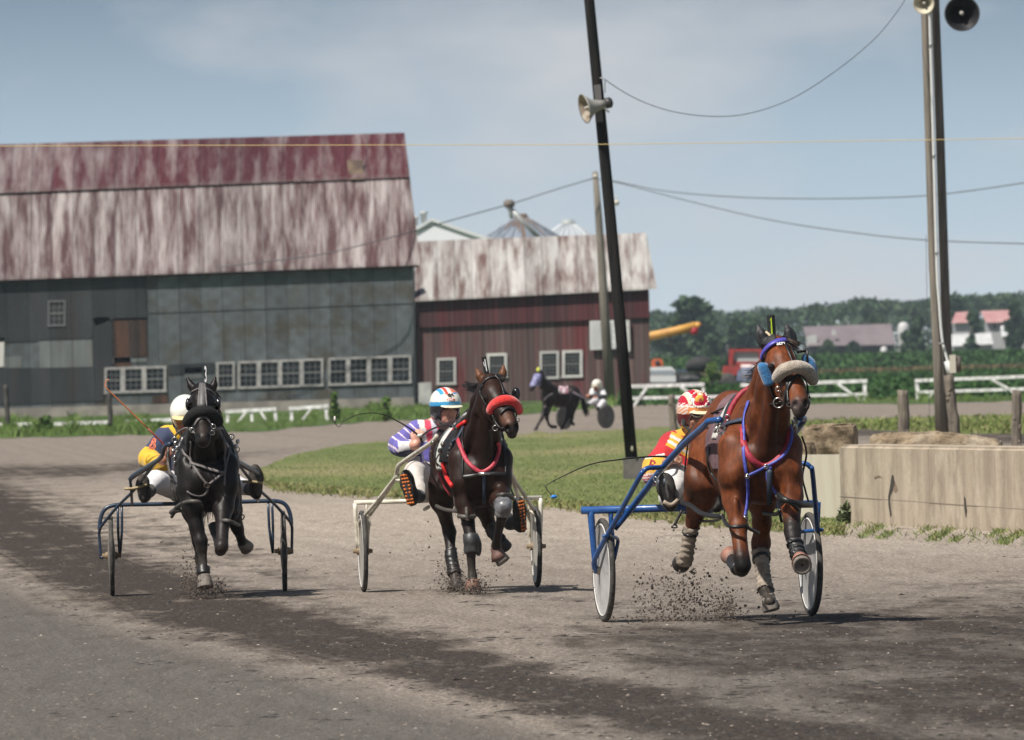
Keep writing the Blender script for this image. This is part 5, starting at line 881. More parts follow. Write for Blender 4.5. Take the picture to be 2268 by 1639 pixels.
gy = np.clip((PYr - np.interp(PX, [-400, 0, 250, 600, 900, 1200, 1500], [1180, 1270, 1360, 1450, 1530, 1600, 1660])) / 60, 0, 1).ravel(); gy = np.maximum(gy, .75 * np.clip((PYr.ravel() - 1290) / 140, 0, 1) * np.clip((PX.ravel() - 1150) / 400, 0, 1))
lt = (np.clip((1290 - PYr) / 120, 0, 1) * np.clip((PYr - 1060) / 60, 0, 1)).ravel()
nx, ny = len(xs), len(ys); TF = [(j * nx + i, j * nx + i + 1, (j + 1) * nx + i + 1, (j + 1) * nx + i) for j in range(ny - 1) for i in range(nx - 1)]
m, t, b = nodes_mat('track_gravel', .95); at_ = t.nodes.new('ShaderNodeAttribute'); at_.attribute_name = 'Col'; sx = t.nodes.new('ShaderNodeSeparateColor'); t.links.new(at_.outputs['Color'], sx.inputs[0]); v = nmap(t, (1, .28, 1), (0, 0, .25)); v2 = nmap(t, (1, .10, 1), (0, 0, .12))
base = nmix(t, sx.outputs[1], (.325, .276, .232), (.145, .132, .118)); base = nmix(t, sx.outputs[2], base, (.52, .445, .37))
af = t.nodes.new('ShaderNodeAttribute'); af.attribute_name = 'Flow'; n4 = nnoise(t, af.outputs['Vector'], 1.0, 6, .7); base = nmix(t, nramp(t, n4, .33, .62), nmix(t, 1., base, (.80, .785, .77), 'MULTIPLY'), base); n1 = nnoise(t, v, 1.3, 8, .68); n2 = nnoise(t, v2, 5., 6, .7); n3 = nnoise(t, v, 26, 4, .6)
base = nmix(t, nramp(t, n2, .36, .66), base, nmix(t, 1., base, (.78, .765, .75), 'MULTIPLY')); base = nmix(t, nmath(t, 'MULTIPLY', nramp(t, n3, .57, .66), .22), base, (.40, .36, .32)); base = nmix(t, nmath(t, 'MULTIPLY', nramp(t, n3, .45, .36), .45), base, (.055, .047, .04))
f = nmath(t, 'ADD', sx.outputs[0], nmath(t, 'MULTIPLY', nmath(t, 'SUBTRACT', n1, .5), 2.0)); f = nmath(t, 'ADD', f, nmath(t, 'MULTIPLY', nmath(t, 'SUBTRACT', n2, .5), 1.3)); f = nmath(t, 'ADD', f, nmath(t, 'MULTIPLY', nmath(t, 'SUBTRACT', n4, .5), 1.1))
soil = nmix(t, nramp(t, n3, .4, .62), (.020, .0142, .0105), (.060, .044, .034)); col = nmix(t, nramp(t, f, .22, .86), base, soil); t.links.new(col, b.inputs['Base Color']); nbump(t, b, nmath(t, 'ADD', n3, nmath(t, 'MULTIPLY', n2, 1.5)), .8, .03)
yh = 790.; cl_ = np.interp(PX, [-400, 0, 100, 300, 600, 900, 1200, 1500, 1900, 2700], [1080, 1150, 1200, 1300, 1385, 1455, 1528, 1590, 1660, 1780]); FU = np.log(np.maximum(PYr - yh, 5) / (cl_ - yh)).ravel()
trk = link_mesh('track', TV, TF, m, None, np.stack([dk, gy, lt], 1), None, False, False); fa = trk.data.attributes.new('Flow', 'FLOAT_VECTOR', 'POINT'); fa.data.foreach_set('vector', np.stack([FU * 30, PX.ravel() / 900., 0 * FU], 1).astype(np.float32).ravel()); tag(trk, None, None, None, 'structure')
# loose grit and clods on the track
g = np.random.default_rng(5); mb = MB(); T6 = np.array([(1, 0, 0), (-1, 0, 0), (0, 1, 0), (0, -1, 0), (0, 0, 1)], float); F6 = [(0, 2, 4), (2, 1, 4), (1, 3, 4), (3, 0, 4)]
from bisect import bisect_left
DKG = dk.reshape(ny, nx)
for i in range(30000):
    px_ = g.uniform(-60, 2330); py_ = 1090 + 560 * g.random() ** .8; p = ground(px_, py_); iy = min(ny - 1, int(np.searchsorted(-ys, -(py_ + (px_ - 1134) * .0262)))); ix = min(nx - 1, int(np.searchsorted(xs, px_))); d = DKG[iy, ix]
    q = g.random()
    if q < .62: mb.cur = (.03, .025, .021) if g.random() < .6 else (.055, .045, .038); r = .003 + .010 * g.random() ** 6 * (1 + d * 1.3)
    elif q < .95: mb.cur = tuple(np.array((.16, .135, .112)) * g.uniform(.7, 1.3)); r = .003 + .008 * g.random() ** 5
    else: mb.cur = tuple(np.array((.34, .30, .26)) * g.uniform(.7, 1.25)); r = .0025 + .008 * g.random() ** 7
    if q < .62 and g.random() > .12 + d: continue
    a = g.random() * 6; R_ = np.array(((math.cos(a), -math.sin(a), 0), (math.sin(a), math.cos(a), 0), (0, 0, 1))); mb.add(p + (0, 0, -.001) + ((T6 * (1 + g.normal(size=(5, 1)) * .3) * (1.6, 1.6, .6)) @ R_.T) * r, F6)
for i in range(1500):
    px_ = g.uniform(-60, 2330); py_ = 1150 + 500 * g.random() ** .8; iy = min(ny - 1, int(np.searchsorted(-ys, -(py_ + (px_ - 1134) * .0262)))); ix = min(nx - 1, int(np.searchsorted(xs, px_)))
    if g.random() > DKG[iy, ix] ** 1.5 + .04: continue
    p = ground(px_, py_); c_ = np.array((.022, .017, .0135)) * g.uniform(.7, 1.6)
    for k in range(int(g.integers(3, 10))): r = .008 + .022 * g.random() ** 2; mb.cur = tuple(c_ * g.uniform(.8, 1.25)); mb.add(p + g.normal(size=3) * (.09, .25, 0) + (T6 * (1 + g.normal(size=(5, 1)) * .3)) * (1.7 * r, 1.7 * r, .22 * r), F6)
tag(mb.build('track_grit', M('grit', (.8, .8, .8), .95, (1.1, 1.1, 1.1), 60, attr=True), None, None, False, False), 'loose dark clods and pale stones lying over the track surface', None, None, 'stuff')
# infield grass
def poly_ground(lo_, hi_, z, n=60, jit=2.0, seed=1):
    g = np.random.default_rng(seed); P_ = []
    for L_ in (lo_, hi_[::-1]):
        p = np.array(L_, float); tt = np.linspace(0, 1, n); s = np.concatenate([[0], np.cumsum(np.hypot(*np.diff(p, axis=0).T))]); s /= s[-1]
        P_ += [ground(np.interp(k, s, p[:, 0]), np.interp(k, s, p[:, 1]) + g.normal() * jit, z) for k in tt]
    return P_
LOW = [(560, 1052), (600, 1084), (690, 1092), (900, 1103), (1130, 1115), (1300, 1132), (1450, 1150), (1600, 1166), (1780, 1180), (1870, 1186)]; UPR = [(560, 1046), (640, 1010), (760, 985), (900, 972), (1130, 961), (1250, 957), (1400, 950), (1560, 941), (1700, 938), (1800, 960), (1890, 1020)]
def strip(name, lo_, hi_, z, mat, jit=1.5, seed=1, n=80):
    P_ = poly_ground(lo_, hi_, z, n, jit, seed); V = P_; Fc = [(i, i + 1, 2 * n - 2 - i, 2 * n - 1 - i) for i in range(n - 1)]; return tag(link_mesh(name, V, Fc, mat, None, None, None, False, True), None, None, None, 'structure')
def grass_mat(nm, a, b_, c, sc=.5):
    m, t, b = nodes_mat(nm); v = nmap(t, (1, .2, 1)); col = nmix(t, nramp(t, nnoise(t, v, sc, 6), .38, .62), a, b_); col = nmix(t, nramp(t, nnoise(t, v, sc * .35, 4), .5, .66), col, c); t.links.new(col, b.inputs['Base Color']); nbump(t, b, nnoise(t, v, 12, 4), .6, .05); return m
GM = grass_mat('infield_turf', (.095, .122, .036), (.13, .148, .05), (.21, .185, .09))
strip('infield', LOW, UPR, .004, GM, 1.6); strip('grass_strip', [(1690, 935), (1780, 945), (1950, 953), (2120, 960), (2330, 962)], [(1690, 930), (1780, 932), (1950, 928), (2120, 924), (2330, 918)], .004, GM, 1., 2)
VL = [(-1600, 1030), (-420, 990), (0, 970), (300, 964), (560, 957), (760, 938), (880, 931), (1170, 917), (1400, 897), (1560, 894), (1920, 894), (2030, 893), (2330, 888)]; VU = [(-1600, 930), (-420, 905), (0, 893), (1134, 872), (1400, 864), (1560, 860), (1920, 852), (2030, 850), (2330, 842)]
GV = grass_mat('verge_grass', (.04, .075, .018), (.07, .11, .03), (.09, .115, .035)); strip('grass_verge', VL, VU, .008, GV, 1.2, 3, 120)
def inside(poly, x, y):
    c = False; n = len(poly)
    for i in range(n):
        (x1, y1), (x2, y2) = poly[i], poly[i - 1]
        if (y1 > y) != (y2 > y) and x < (x2 - x1) * (y - y1) / (y2 - y1) + x1: c = not c
    return c
def blades(nm, label, poly, n, h0, h1, cols, seed, wid=.35, lean=.5, dens=None, hf=None):
    g = np.random.default_rng(seed); mb = MB(); xs_ = [p[0] for p in poly]; ys_ = [p[1] for p in poly]; k = 0
    while k < n:
        x, y = g.uniform(max(min(xs_), -60), min(max(xs_), 2330)), g.uniform(min(ys_), max(ys_))
        if not inside(poly, x, y) or (dens is not None and g.random() > dens(x, y)): continue
        k += 1; p = ground(x, y); h = (h0 + (h1 - h0) * g.random() ** 2) * (hf(x, y) if hf else 1); w = h * wid * .5 * g.uniform(.5, 1.2); a = g.uniform(-.9, .9); u = np.array((math.cos(a), math.sin(a), 0)) * w; l = np.array((g.normal() * lean * h, g.normal() * lean * h, 0)); c = np.array(cols[int(g.integers(len(cols)))]) * g.uniform(.75, 1.25); mb.cur = tuple(c)
        mb.add([p - u, p + u, p + u * .7 + l * .4 + (0, 0, h * .6), p + l + (0, 0, h), p - u * .7 + l * .4 + (0, 0, h * .6)], [(0, 1, 2, 3, 4)])
    return tag(mb.build(nm, M('leaf_coat', (.9, .9, .9), .7, (1.1, 1.1, 1.1), 3, attr=True, spec=.2), None, None, False, False), label, None, None, 'stuff')
GC = [(.135, .18, .048), (.16, .20, .058), (.18, .20, .07), (.235, .22, .105), (.11, .155, .04)]; pol = LOW + UPR[::-1]
blades('grass', 'short mown grass of the infield between the two stretches of track', pol, 70000, .012, .036, GC, 21, .4, .9); blades('grass', 'uneven grass and low weeds along the near edge of the infield', LOW + [(x, y - 9) for x, y in LOW[::-1]], 6000, .03, .10, [(.15, .18, .055), (.27, .24, .12), (.20, .20, .08)], 22, .3, .8)
blades('dry_weeds', 'dry straw-coloured tufts thinning out from the infield onto the gravel', [(x, y + 7) for x, y in LOW] + [(x, y - 16) for x, y in LOW[::-1]], 6000, .01, .05, [(.26, .22, .12), (.20, .19, .085), (.14, .15, .05)], 27, .5, 1., lambda x, y: .15 + .85 * (math.sin(x * .05) + math.sin(x * .13 + 2) + math.sin(x * .31) > 0))
blades('grass', 'grass strip between the far track and the gravel behind the concrete wall', [(1690, 934), (1780, 945), (1950, 953), (2120, 960), (2330, 962), (2330, 918), (2120, 924), (1950, 928), (1780, 932)], 6000, .03, .12, GC, 23, .5, .6)
blades('verge_weeds', 'tall weedy grass along the outer edge of the far track below the barns', VL + [(x, y - (34 if x < 900 else 12 if x < 1420 else 8)) for x, y in VL[::-1]], 40000, .06, .42, [(.07, .13, .025), (.10, .17, .035), (.13, .19, .05), (.11, .14, .045)], 24, .13, .5, lambda x, y: 1 if x < 900 else .6, lambda x, y: (.5 if 485 < x < 735 else 1) * (.45 + .55 * (math.sin(x * .031) + math.sin(x * .083 + 1) + math.sin(x * .19 + 2) > -.2) * (.6 + .4 * math.sin(x * .047))))
W1 = [(1862, 1158), (1956, 1166), (2172, 1172), (2330, 1184)]; blades('wall_weeds', 'patchy weeds growing along the foot of the concrete wall', [(1800, 1150), (1870, 1156)] + [(x, y) for x, y in W1[1:]] + [(2330, 1212), (2150, 1205), (1960, 1196), (1870, 1192), (1800, 1186)], 2600, .012, .06, [(.09, .13, .035), (.13, .17, .05), (.24, .24, .10)], 25, .22, .9, lambda x, y: .08 + .92 * (math.sin(x * .043) + math.sin(x * .11 + y * .2) > .55))
# ================================================================== BARNS
def PLN(Y): return lambda x, y, d=0.: at(x, y, Y + d)
def sheet_mat(nm, cols, st, sc, lo, hi, seam=.78, hseam=None, rough=.6, stain=None, sst=(.25, 1, .12), corr=.076, metal=.0, xg=None, blotch=None):
    m, t, b = nodes_mat(nm, rough); v = nmap(t, (st[0], .04, st[2])); n0 = nnoise(t, v, sc, 7, .65)
    if xg: tc0 = t.nodes.new('ShaderNodeTexCoord'); s0 = t.nodes.new('ShaderNodeSeparateXYZ'); t.links.new(tc0.outputs['Object'], s0.inputs[0]); n0 = nmath(t, 'ADD', n0, nmath(t, 'MULTIPLY', nmath(t, 'DIVIDE', nmath(t, 'SUBTRACT', xg[1], s0.outputs[0]), xg[1] - xg[0], True), xg[2]))
    c = nmix(t, nramp(t, n0, lo, hi), cols[0], cols[1]); v3 = nmap(t, (st[0] * 3.1, .04, st[2] * 1.4)); c = nmix(t, nmath(t, 'MULTIPLY', nramp(t, nnoise(t, v3, sc, 5, .6), .5, .68), .6), c, cols[2])
    if stain: c = nmix(t, nramp(t, nnoise(t, nmap(t, sst), 1.2, 7, .65), .51, .62), c, stain)
    tc = t.nodes.new('ShaderNodeTexCoord'); s = t.nodes.new('ShaderNodeSeparateXYZ'); t.links.new(tc.outputs['Object'], s.inputs[0]); X = nmath(t, 'ADD', s.outputs[0], 500.)
    if blotch: Z_ = s.outputs[2]; bl = nmath(t, 'MULTIPLY', nmath(t, 'SINE', nmath(t, 'MULTIPLY', X, 2 * PI / .78)), nmath(t, 'SINE', nmath(t, 'MULTIPLY', Z_, 2 * PI / .62))); bl = nmath(t, 'MULTIPLY', nmath(t, 'ADD', nmath(t, 'MULTIPLY', bl, .14), nmath(t, 'SUBTRACT', nnoise(t, nmap(t, (.9, .05, .9)), 1.6, 5), .38)), 1.6, True); c = nmix(t, bl, c, blotch)
    if seam: c = nmix(t, nmath(t, 'MULTIPLY', nmath(t, 'LESS_THAN', nmath(t, 'MODULO', X, seam), .05), .7), c, nmix(t, 1., c, (.45, .45, .45), 'MULTIPLY')); pn = nmath(t, 'FLOOR', nmath(t, 'DIVIDE', X, seam)); w = t.nodes.new('ShaderNodeTexWhiteNoise'); w.noise_dimensions = '1D'; t.links.new(pn, w.inputs['W']); c = nmix(t, 1., c, nramp(t, w.outputs['Value'], 0, 1, (.80, .80, .80), (1.12, 1.12, 1.12)), 'MULTIPLY')
    if corr: nbump(t, b, nmath(t, 'SINE', nmath(t, 'MULTIPLY', X, 2 * PI / corr)), .5, .012)
    t.links.new(c, b.inputs['Base Color']); return m
ROOF1 = sheet_mat('peeling_red_roof', ((.045, .0115, .0135), (.30, .265, .26), (.10, .045, .044)), (2.0, 1, .34), 1.2, .41, .62, .78, rough=.55); ROOF1U = sheet_mat('red_roof_upper', ((.062, .0125, .0165), (.27, .235, .23), (.10, .04, .045)), (1.5, 1, .5), 1.3, .45, .80, .78, rough=.55, xg=(-12., 0., .16)); ROOF2 = sheet_mat('lichen_grey_roof', ((.38, .37, .355), (.105, .062, .055), (.30, .285, .27)), (1.5, 1, .42), 1.3, .42, .62, .7, rough=.7, corr=0)
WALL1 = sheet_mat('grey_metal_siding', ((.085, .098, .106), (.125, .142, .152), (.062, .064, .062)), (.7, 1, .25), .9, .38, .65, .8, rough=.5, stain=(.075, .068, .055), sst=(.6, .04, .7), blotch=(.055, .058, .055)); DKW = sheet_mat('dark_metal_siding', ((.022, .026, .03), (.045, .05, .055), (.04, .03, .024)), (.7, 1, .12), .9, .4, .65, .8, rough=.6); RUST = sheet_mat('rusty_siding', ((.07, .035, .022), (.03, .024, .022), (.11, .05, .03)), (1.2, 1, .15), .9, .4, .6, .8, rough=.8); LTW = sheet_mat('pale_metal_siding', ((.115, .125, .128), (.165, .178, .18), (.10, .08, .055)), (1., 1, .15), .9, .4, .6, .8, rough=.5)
WOODU = sheet_mat('red_board_siding', ((.092, .022, .026), (.055, .027, .029), (.13, .05, .05)), (2.6, 1, .10), .9, .4, .6, .22, rough=.85, corr=0); WOODL = sheet_mat('weathered_board_siding', ((.082, .054, .05), (.135, .098, .092), (.13, .04, .042)), (2.4, 1, .07), .9, .4, .6, .22, rough=.9, corr=0, stain=(.12, .032, .034), sst=(.7, 1, .10))
CONC = M('foundation_concrete', (.26, .235, .205), .9, (.17, .155, .14), 1.5, bump=.3); FRM = M('weathered_white_frame', (.34, .33, .32), .8, (.22, .21, .205), 6); FRW = M('white_frame', (.60, .59, .57), .7, (.45, .44, .43), 6)
m, t, b = nodes_mat('window_glass', .12); t.links.new(nmix(t, nramp(t, nnoise(t, nmap(t), 1.3, 3), .45, .6), (.010, .013, .016), (.03, .037, .04)), b.inputs['Base Color']); b.inputs['Specular IOR Level'].default_value = .15; GLS = m
def window(x0, y0, x1, y1, Y, par, fm, cols=3, rows=2, fw=4.2, slope=-.028, mid=True):
    P_ = lambda x, y, d=0.: at(x, y + (x - x0) * slope, Y + d); mb = MB(); bk = np.array((0, .12, 0)); bar = lambda a, b_, c, d: mb.hexa([P_(a, b_, -.07), P_(c, b_, -.07), P_(c, d, -.07), P_(a, d, -.07)], bk)
    bar(x0, y0, x1, y0 + fw); bar(x0 - 1, y1 - fw * .8, x1 + 1, y1 + 1); bar(x0, y0 + fw, x0 + fw, y1 - fw * .8); bar(x1 - fw, y0 + fw, x1, y1 - fw * .8); o = mb.build('window', fm, par, None, False)
    mb = MB(); ix0, ix1, iy0, iy1 = x0 + fw, x1 - fw, y0 + fw, y1 - fw * .8; mb.hexa([P_(ix0, iy0, -.02), P_(ix1, iy0, -.02), P_(ix1, iy1, -.02), P_(ix0, iy1, -.02)], (0, .02, 0)); mb.build('pane', GLS, o, None, False); mb = MB(); ymid = (iy0 + iy1) / 2
    if mid: mb.hexa([P_(ix0, ymid - 1.1, -.05), P_(ix1, ymid - 1.1, -.05), P_(ix1, ymid + 1.1, -.05), P_(ix0, ymid + 1.1, -.05)], (0, .02, 0))
    for i in range(1, cols): x = ix0 + (ix1 - ix0) * i / cols; mb.hexa([P_(x - .38, iy0, -.04), P_(x + .38, iy0, -.04), P_(x + .38, iy1, -.04), P_(x - .38, iy1, -.04)], (0, .015, 0))
    for s_ in (0, 1):
        for i in range(1, rows): y = (iy0, ymid)[s_] + (ymid - iy0) * i / rows; mb.hexa([P_(ix0, y - .38, -.04), P_(ix1, y - .38, -.04), P_(ix1, y + .38, -.04), P_(ix0, y + .38, -.04)], (0, .015, 0))
    mb.build('glazing_bar', M('bar_grey', (.20, .20, .20), .8), o, None, False); return o
YB = 440.; Q = PLN(YB); zb = lambda p: (p[0], p[1], -.1)
def panel(name, quad, Y, mat, par, back=(0, .3, 0), d=0.): mb = MB(); mb.hexa([at(x, y, Y + d) for x, y in quad], back); return mb.build(name, mat, par, None, False)
b1 = thing('barn', 'long barn with peeling red and white gambrel roof above grey metal walls', 'barn', zb(Q(450, 920)))
panel('wall', [(-260, 618), (914, 580), (916, 880), (-260, 913)], YB, WALL1, b1, (0, 9, 0)); panel('foundation', [(-260, 912), (917, 879.5), (918, 912), (-260, 945)], YB, CONC, b1, (0, 9, 0), -.06)
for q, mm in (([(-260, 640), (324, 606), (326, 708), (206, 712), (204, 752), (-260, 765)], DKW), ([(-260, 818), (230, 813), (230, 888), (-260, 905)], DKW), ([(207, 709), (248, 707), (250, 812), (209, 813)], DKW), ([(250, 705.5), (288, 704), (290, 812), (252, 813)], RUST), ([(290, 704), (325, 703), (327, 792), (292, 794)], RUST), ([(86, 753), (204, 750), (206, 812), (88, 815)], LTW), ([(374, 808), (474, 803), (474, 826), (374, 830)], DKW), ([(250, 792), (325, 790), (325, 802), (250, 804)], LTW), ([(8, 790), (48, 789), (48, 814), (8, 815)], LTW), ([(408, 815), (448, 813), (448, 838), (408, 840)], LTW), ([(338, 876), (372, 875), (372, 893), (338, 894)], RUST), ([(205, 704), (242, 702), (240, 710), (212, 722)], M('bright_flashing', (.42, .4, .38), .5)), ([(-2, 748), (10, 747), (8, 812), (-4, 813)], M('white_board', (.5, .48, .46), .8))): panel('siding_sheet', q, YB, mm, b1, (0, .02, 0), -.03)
mb = MB(); mb.hexa([at(-260, 630, YB - .28), at(931, 587, YB - .28), at(907, 392, YB + 2.2), at(-260, 440, YB + 2.2)], (0, .05, .12)); rl = mb.build('roof', ROOF1, b1, None, False)
mb = MB(); mb.hexa([at(-260, 438, YB + 2.05), at(907.5, 392.5, YB + 2.05), at(896, 301, YB + 6.2), at(-260, 334, YB + 6.2)], (0, .05, .12)); ru = mb.build('upper_roof', ROOF1U, b1, None, False)
mb = MB(); mb.hexa([at(896, 301, YB + 6.25), at(907, 392, YB + 10.), at(-260, 440, YB + 10.), at(-260, 334, YB + 6.25)][::-1], (0, .05, .1)); mb.build('rear_roof', ROOF1U, b1, None, False)
panel('gable_wall', [(895, 306), (905, 392), (913, 590), (890, 590), (880, 400), (870, 310)], YB + 6.1, WALL1, b1, (0, .1, 0), .3)
mb = MB(); mb.hexa([at(-260, 622, YB - .22), at(926, 584, YB - .22), at(926, 592, YB - .22), at(-260, 633, YB - .22)], (0, .2, 0)); mb.build('eave_board', M('eave_dark', (.05, .025, .025), .9), b1, None, False)
mb = MB(); mb.hexa([at(768, 355, YB + 3.), at(804, 353, YB + 3.), at(806, 396, YB + 2.), at(774, 398, YB + 2.)], (0, .03, -.02)); mb.build('bare_patch', M('bare_sheathing', (.13, .09, .06), .95, (.06, .04, .03), 2), b1, None, False)
panel('sheet_lap', [(325, 693), (913, 671), (913, 672.6), (325, 694.8)], YB, M('lap_seam', (.03, .034, .036), .8), b1, (0, .02, 0), -.02)  # dark seam line between two rows of siding sheets
window(106, 666, 145, 722, YB, b1, MATS['weathered_white_frame'] if 0 else M('dark_frame', (.12, .12, .125), .8), 3, 2, 3.5)
for x0, x1 in ((231, 272), (272, 319), (319, 368)): window(x0, 814 - (x0 - 231) * .03, x1, 871 - (x0 - 231) * .03, YB, b1, FRM, 3, 2, 5.5)
for x0, x1 in ((479, 520), (527, 573), (573, 620), (620, 668), (668, 716), (727, 771), (771, 817), (817, 864), (864, 911)): window(x0, 802 - (x0 - 479) * .038, x1, 862 - (x0 - 479) * .034, YB, b1, FRM, 3, 2, 5)
# red barn
YC = 470.; b2 = thing('barn', 'smaller barn of faded red boards with a lichen-grey roof beside the long barn', 'barn', zb(at(1180, 890, YC)))
panel('wall', [(919, 668), (1437, 640), (1441, 893), (922, 910)], YC, WOODL, b2, (0, 8, 0)); panel('upper_siding', [(919, 660), (1437, 632), (1439, 703), (921, 726)], YC, WOODU, b2, (0, .1, 0), -.12)
mb = MB(); mb.hexa([at(913, 668, YC - .35), at(1455, 640, YC - .35), at(1431, 522, YC + 4.5), at(927, 541, YC + 4.5)], (0, .05, .12)); mb.build('roof', ROOF2, b2, None, False); mb = MB(); mb.hexa([at(927, 541, YC + 4.6), at(1431, 522, YC + 4.6), at(1455, 640, YC + 9.7), at(913, 668, YC + 9.7)], (0, .05, .12)); mb.build('rear_roof', ROOF2, b2, None, False)
for q, dark in (((967, 793, 1010, 852), 0), ((1078, 783, 1123, 838), 1), ((1195, 778, 1238, 839), 0), ((1245, 776, 1290, 836), 1)): window(*q, YC, b2, FRW if dark else M('dull_white_frame', (.42, .41, .40), .8), 4, 3, 6 if dark else 5.5)
bo = panel('notice_board', [(1306, 711), (1363, 709), (1364, 772), (1307, 775)], YC, M('notice_white', (.62, .62, .62), .6), b2, (0, .05, 0), -.2); mb = MB()
g = np.random.default_rng(9)
for i in range(13):
    y = 716 + i * 4.4; x = 1310.
    while x < 1356: w = g.uniform(2, 7); mb.hexa([at(x, y, YC - .21), at(min(x + w, 1360), y, YC - .21), at(min(x + w, 1360), y + 1.3, YC - .21), at(x, y + 1.3, YC - .21)], (0, .006, 0)); x += w + g.uniform(1, 2.5)
mb.build('small_print', M('print_grey', (.30, .30, .31), .7), bo, None, False); panel('white_trim', [(1385, 709), (1394, 708.5), (1396, 778), (1387, 779)], YC, FRW, b2, (0, .04, 0), -.16); panel('corner_post', [(913, 600), (919, 600), (922, 905), (915, 905)], YC, M('corner_dark', (.02, .02, .022), .9), b2, (0, .5, 0), -.3); panel('white_door', [(925, 848), (955, 846), (957, 897), (927, 900)], YC, M('door_white', (.42, .42, .41), .7, (.3, .3, .3), 3), b2, (0, .05, 0), -.2)
# white building and grain bins beyond
YD = 560.; hs = thing('farm_building', 'white gabled farm building showing above the red barn roof', 'building', zb(at(1000, 880, YD))); GW = M('white_metal_cladding', (.72, .73, .77), .6); panel('gable_wall', [(905, 520), (956, 492), (1090, 534), (1090, 860), (905, 870)], YD, GW, hs, (0, 6, 0)); mb = MB(); RW_ = M('white_roof', (.60, .62, .63), .5)
mb.hexa([at(902, 515, YD - .12), at(956, 483, YD - .12), at(956, 490, YD - .12), at(902, 523, YD - .12)], (0, 8, 0)); mb.hexa([at(956, 483, YD - .12), at(1103, 532, YD - .12), at(1103, 541, YD - .12), at(956, 490, YD - .12)], (0, 8, 0)); mb.build('roof', RW_, hs, None, False); mb = MB()
for x, y0, y1, r in ((939, 468, 494, .14), (923, 478, 500, .08)): p0, p1 = at(x, y1, YD + 1), at(x, y0, YD + 1); h_ = p1[2] - p0[2]; mb.lathe(p0, (0, 0, 1), [(0, r), (h_ * .7, r), (h_ * .7, r * 1.35), (h_, r * 1.35)], 12)
mb.build('roof_vent', M('vent_grey', (.36, .38, .38), .5), hs)
def cone_bin(label, ax, ay, bx0, bx1, by, Y, mat, cap):
    a = at(ax, ay, Y); l, r_ = at(bx0, by, Y), at(bx1, by, Y); cx_ = (l[0] + r_[0]) / 2; R_ = (r_[0] - l[0]) / 2; zb_ = l[2]; o = thing('grain_bin', label, 'grain bin', (cx_, Y, -.1), 0, 'grain bins'); mb = MB(); mb.lathe((cx_, Y, -.1), (0, 0, 1), [(0, R_ * .97), (zb_, R_ * .97)], 40); mb.build('wall', mat, o, (cx_, Y, -.1)); mb = MB(); n = 24; V = [(cx_ + .35 * math.cos(2 * PI * i / n), Y + .35 * math.sin(2 * PI * i / n), a[2]) for i in range(n)] + [(cx_ + R_ * math.cos(2 * PI * i / n), Y + R_ * math.sin(2 * PI * i / n), zb_) for i in range(n)]; mb.add(V, [(i, (i + 1) % n, (i + 1) % n + n, i + n) for i in range(n)]); mb.build('roof', mat, o, (cx_, Y, -.1), False); mb = MB()
    for i in range(n): mb.tube([np.array(V[i]) + (0, 0, .02), np.array(V[i + n]) + (0, 0, .02)], .035, 4)
    mb.build('roof_ribs', mat, o, (cx_, Y, -.1), False); mb = MB(); mb.lathe((cx_, Y, a[2] - .02), (0, 0, 1), [(0, .38), (.12, .38), (.12, .3), (.25, .3)], 16); mb.build('cap', cap, o, (cx_, Y, -.1)); return o, np.array((cx_, Y, -.1)), a, R_, zb_
GALV = sheet_mat('rust_streaked_galvanised', ((.20, .23, .275), (.13, .15, .18), (.24, .27, .31)), (1.5, 1, .3), 1.2, .4, .6, 0, rough=.4, corr=0); bn, bb0, ap, R_, zb_ = cone_bin('grain bin with rust round its cap and a slanting spout pipe', 1155, 484, 1068, 1242, 530, YD + 12, GALV, M('rust_brown', (.11, .07, .05), .9)); mb = MB()
g = np.random.default_rng(3); sl2 = (ap[2] - zb_) / (R_ - .35)
for i in range(30): a = -PI + i * PI / 29; r9 = .75 + 1.1 * g.random() ** 2 * (1.2 - abs(a + PI / 2) / 2); w9 = .06; cs = lambda r, w: ap + (r * math.cos(a + w), r * math.sin(a + w), -(r - .35) * sl2 + .03); mb.add([cs(.36, -w9), cs(.36, w9), cs(r9, w9 * .6), cs(r9, -w9 * .6)], [(0, 1, 2, 3)])
mb.build('rust_stain', M('rust_streak', (.14, .085, .055), .9), bn, bb0); mb = MB(); P_ = lambda x, y: at(x, y, YD + 6); mb.tube([P_(1127, 458), P_(1160, 492), P_(1200, 533)], .11, 10); mb.tube([P_(1127, 446), P_(1129, 466), P_(1133, 484)], .09, 8); mb.build('spout_pipe', M('galvanised_pipe', (.38, .39, .38), .4, metal=.4), bn, bb0); mb = MB(); mb.lathe(P_(1128, 462), (0, 0, 1), [(0, .12), (.12, .26), (.3, .28), (.42, .15)], 12); mb.build('pipe_head', M('pipe_rust', (.20, .15, .11), .8, (.10, .09, .085), 3), bn, bb0); bn2, bb0, ap, R_, zb_ = cone_bin('pale grain bin with a domed cap to the right of the rusty one', 1258, 497, 1196, 1322, 531, YD + 25, M('pale_galvanised', (.36, .39, .42), .4), M('cap_grey', (.30, .32, .32), .5))
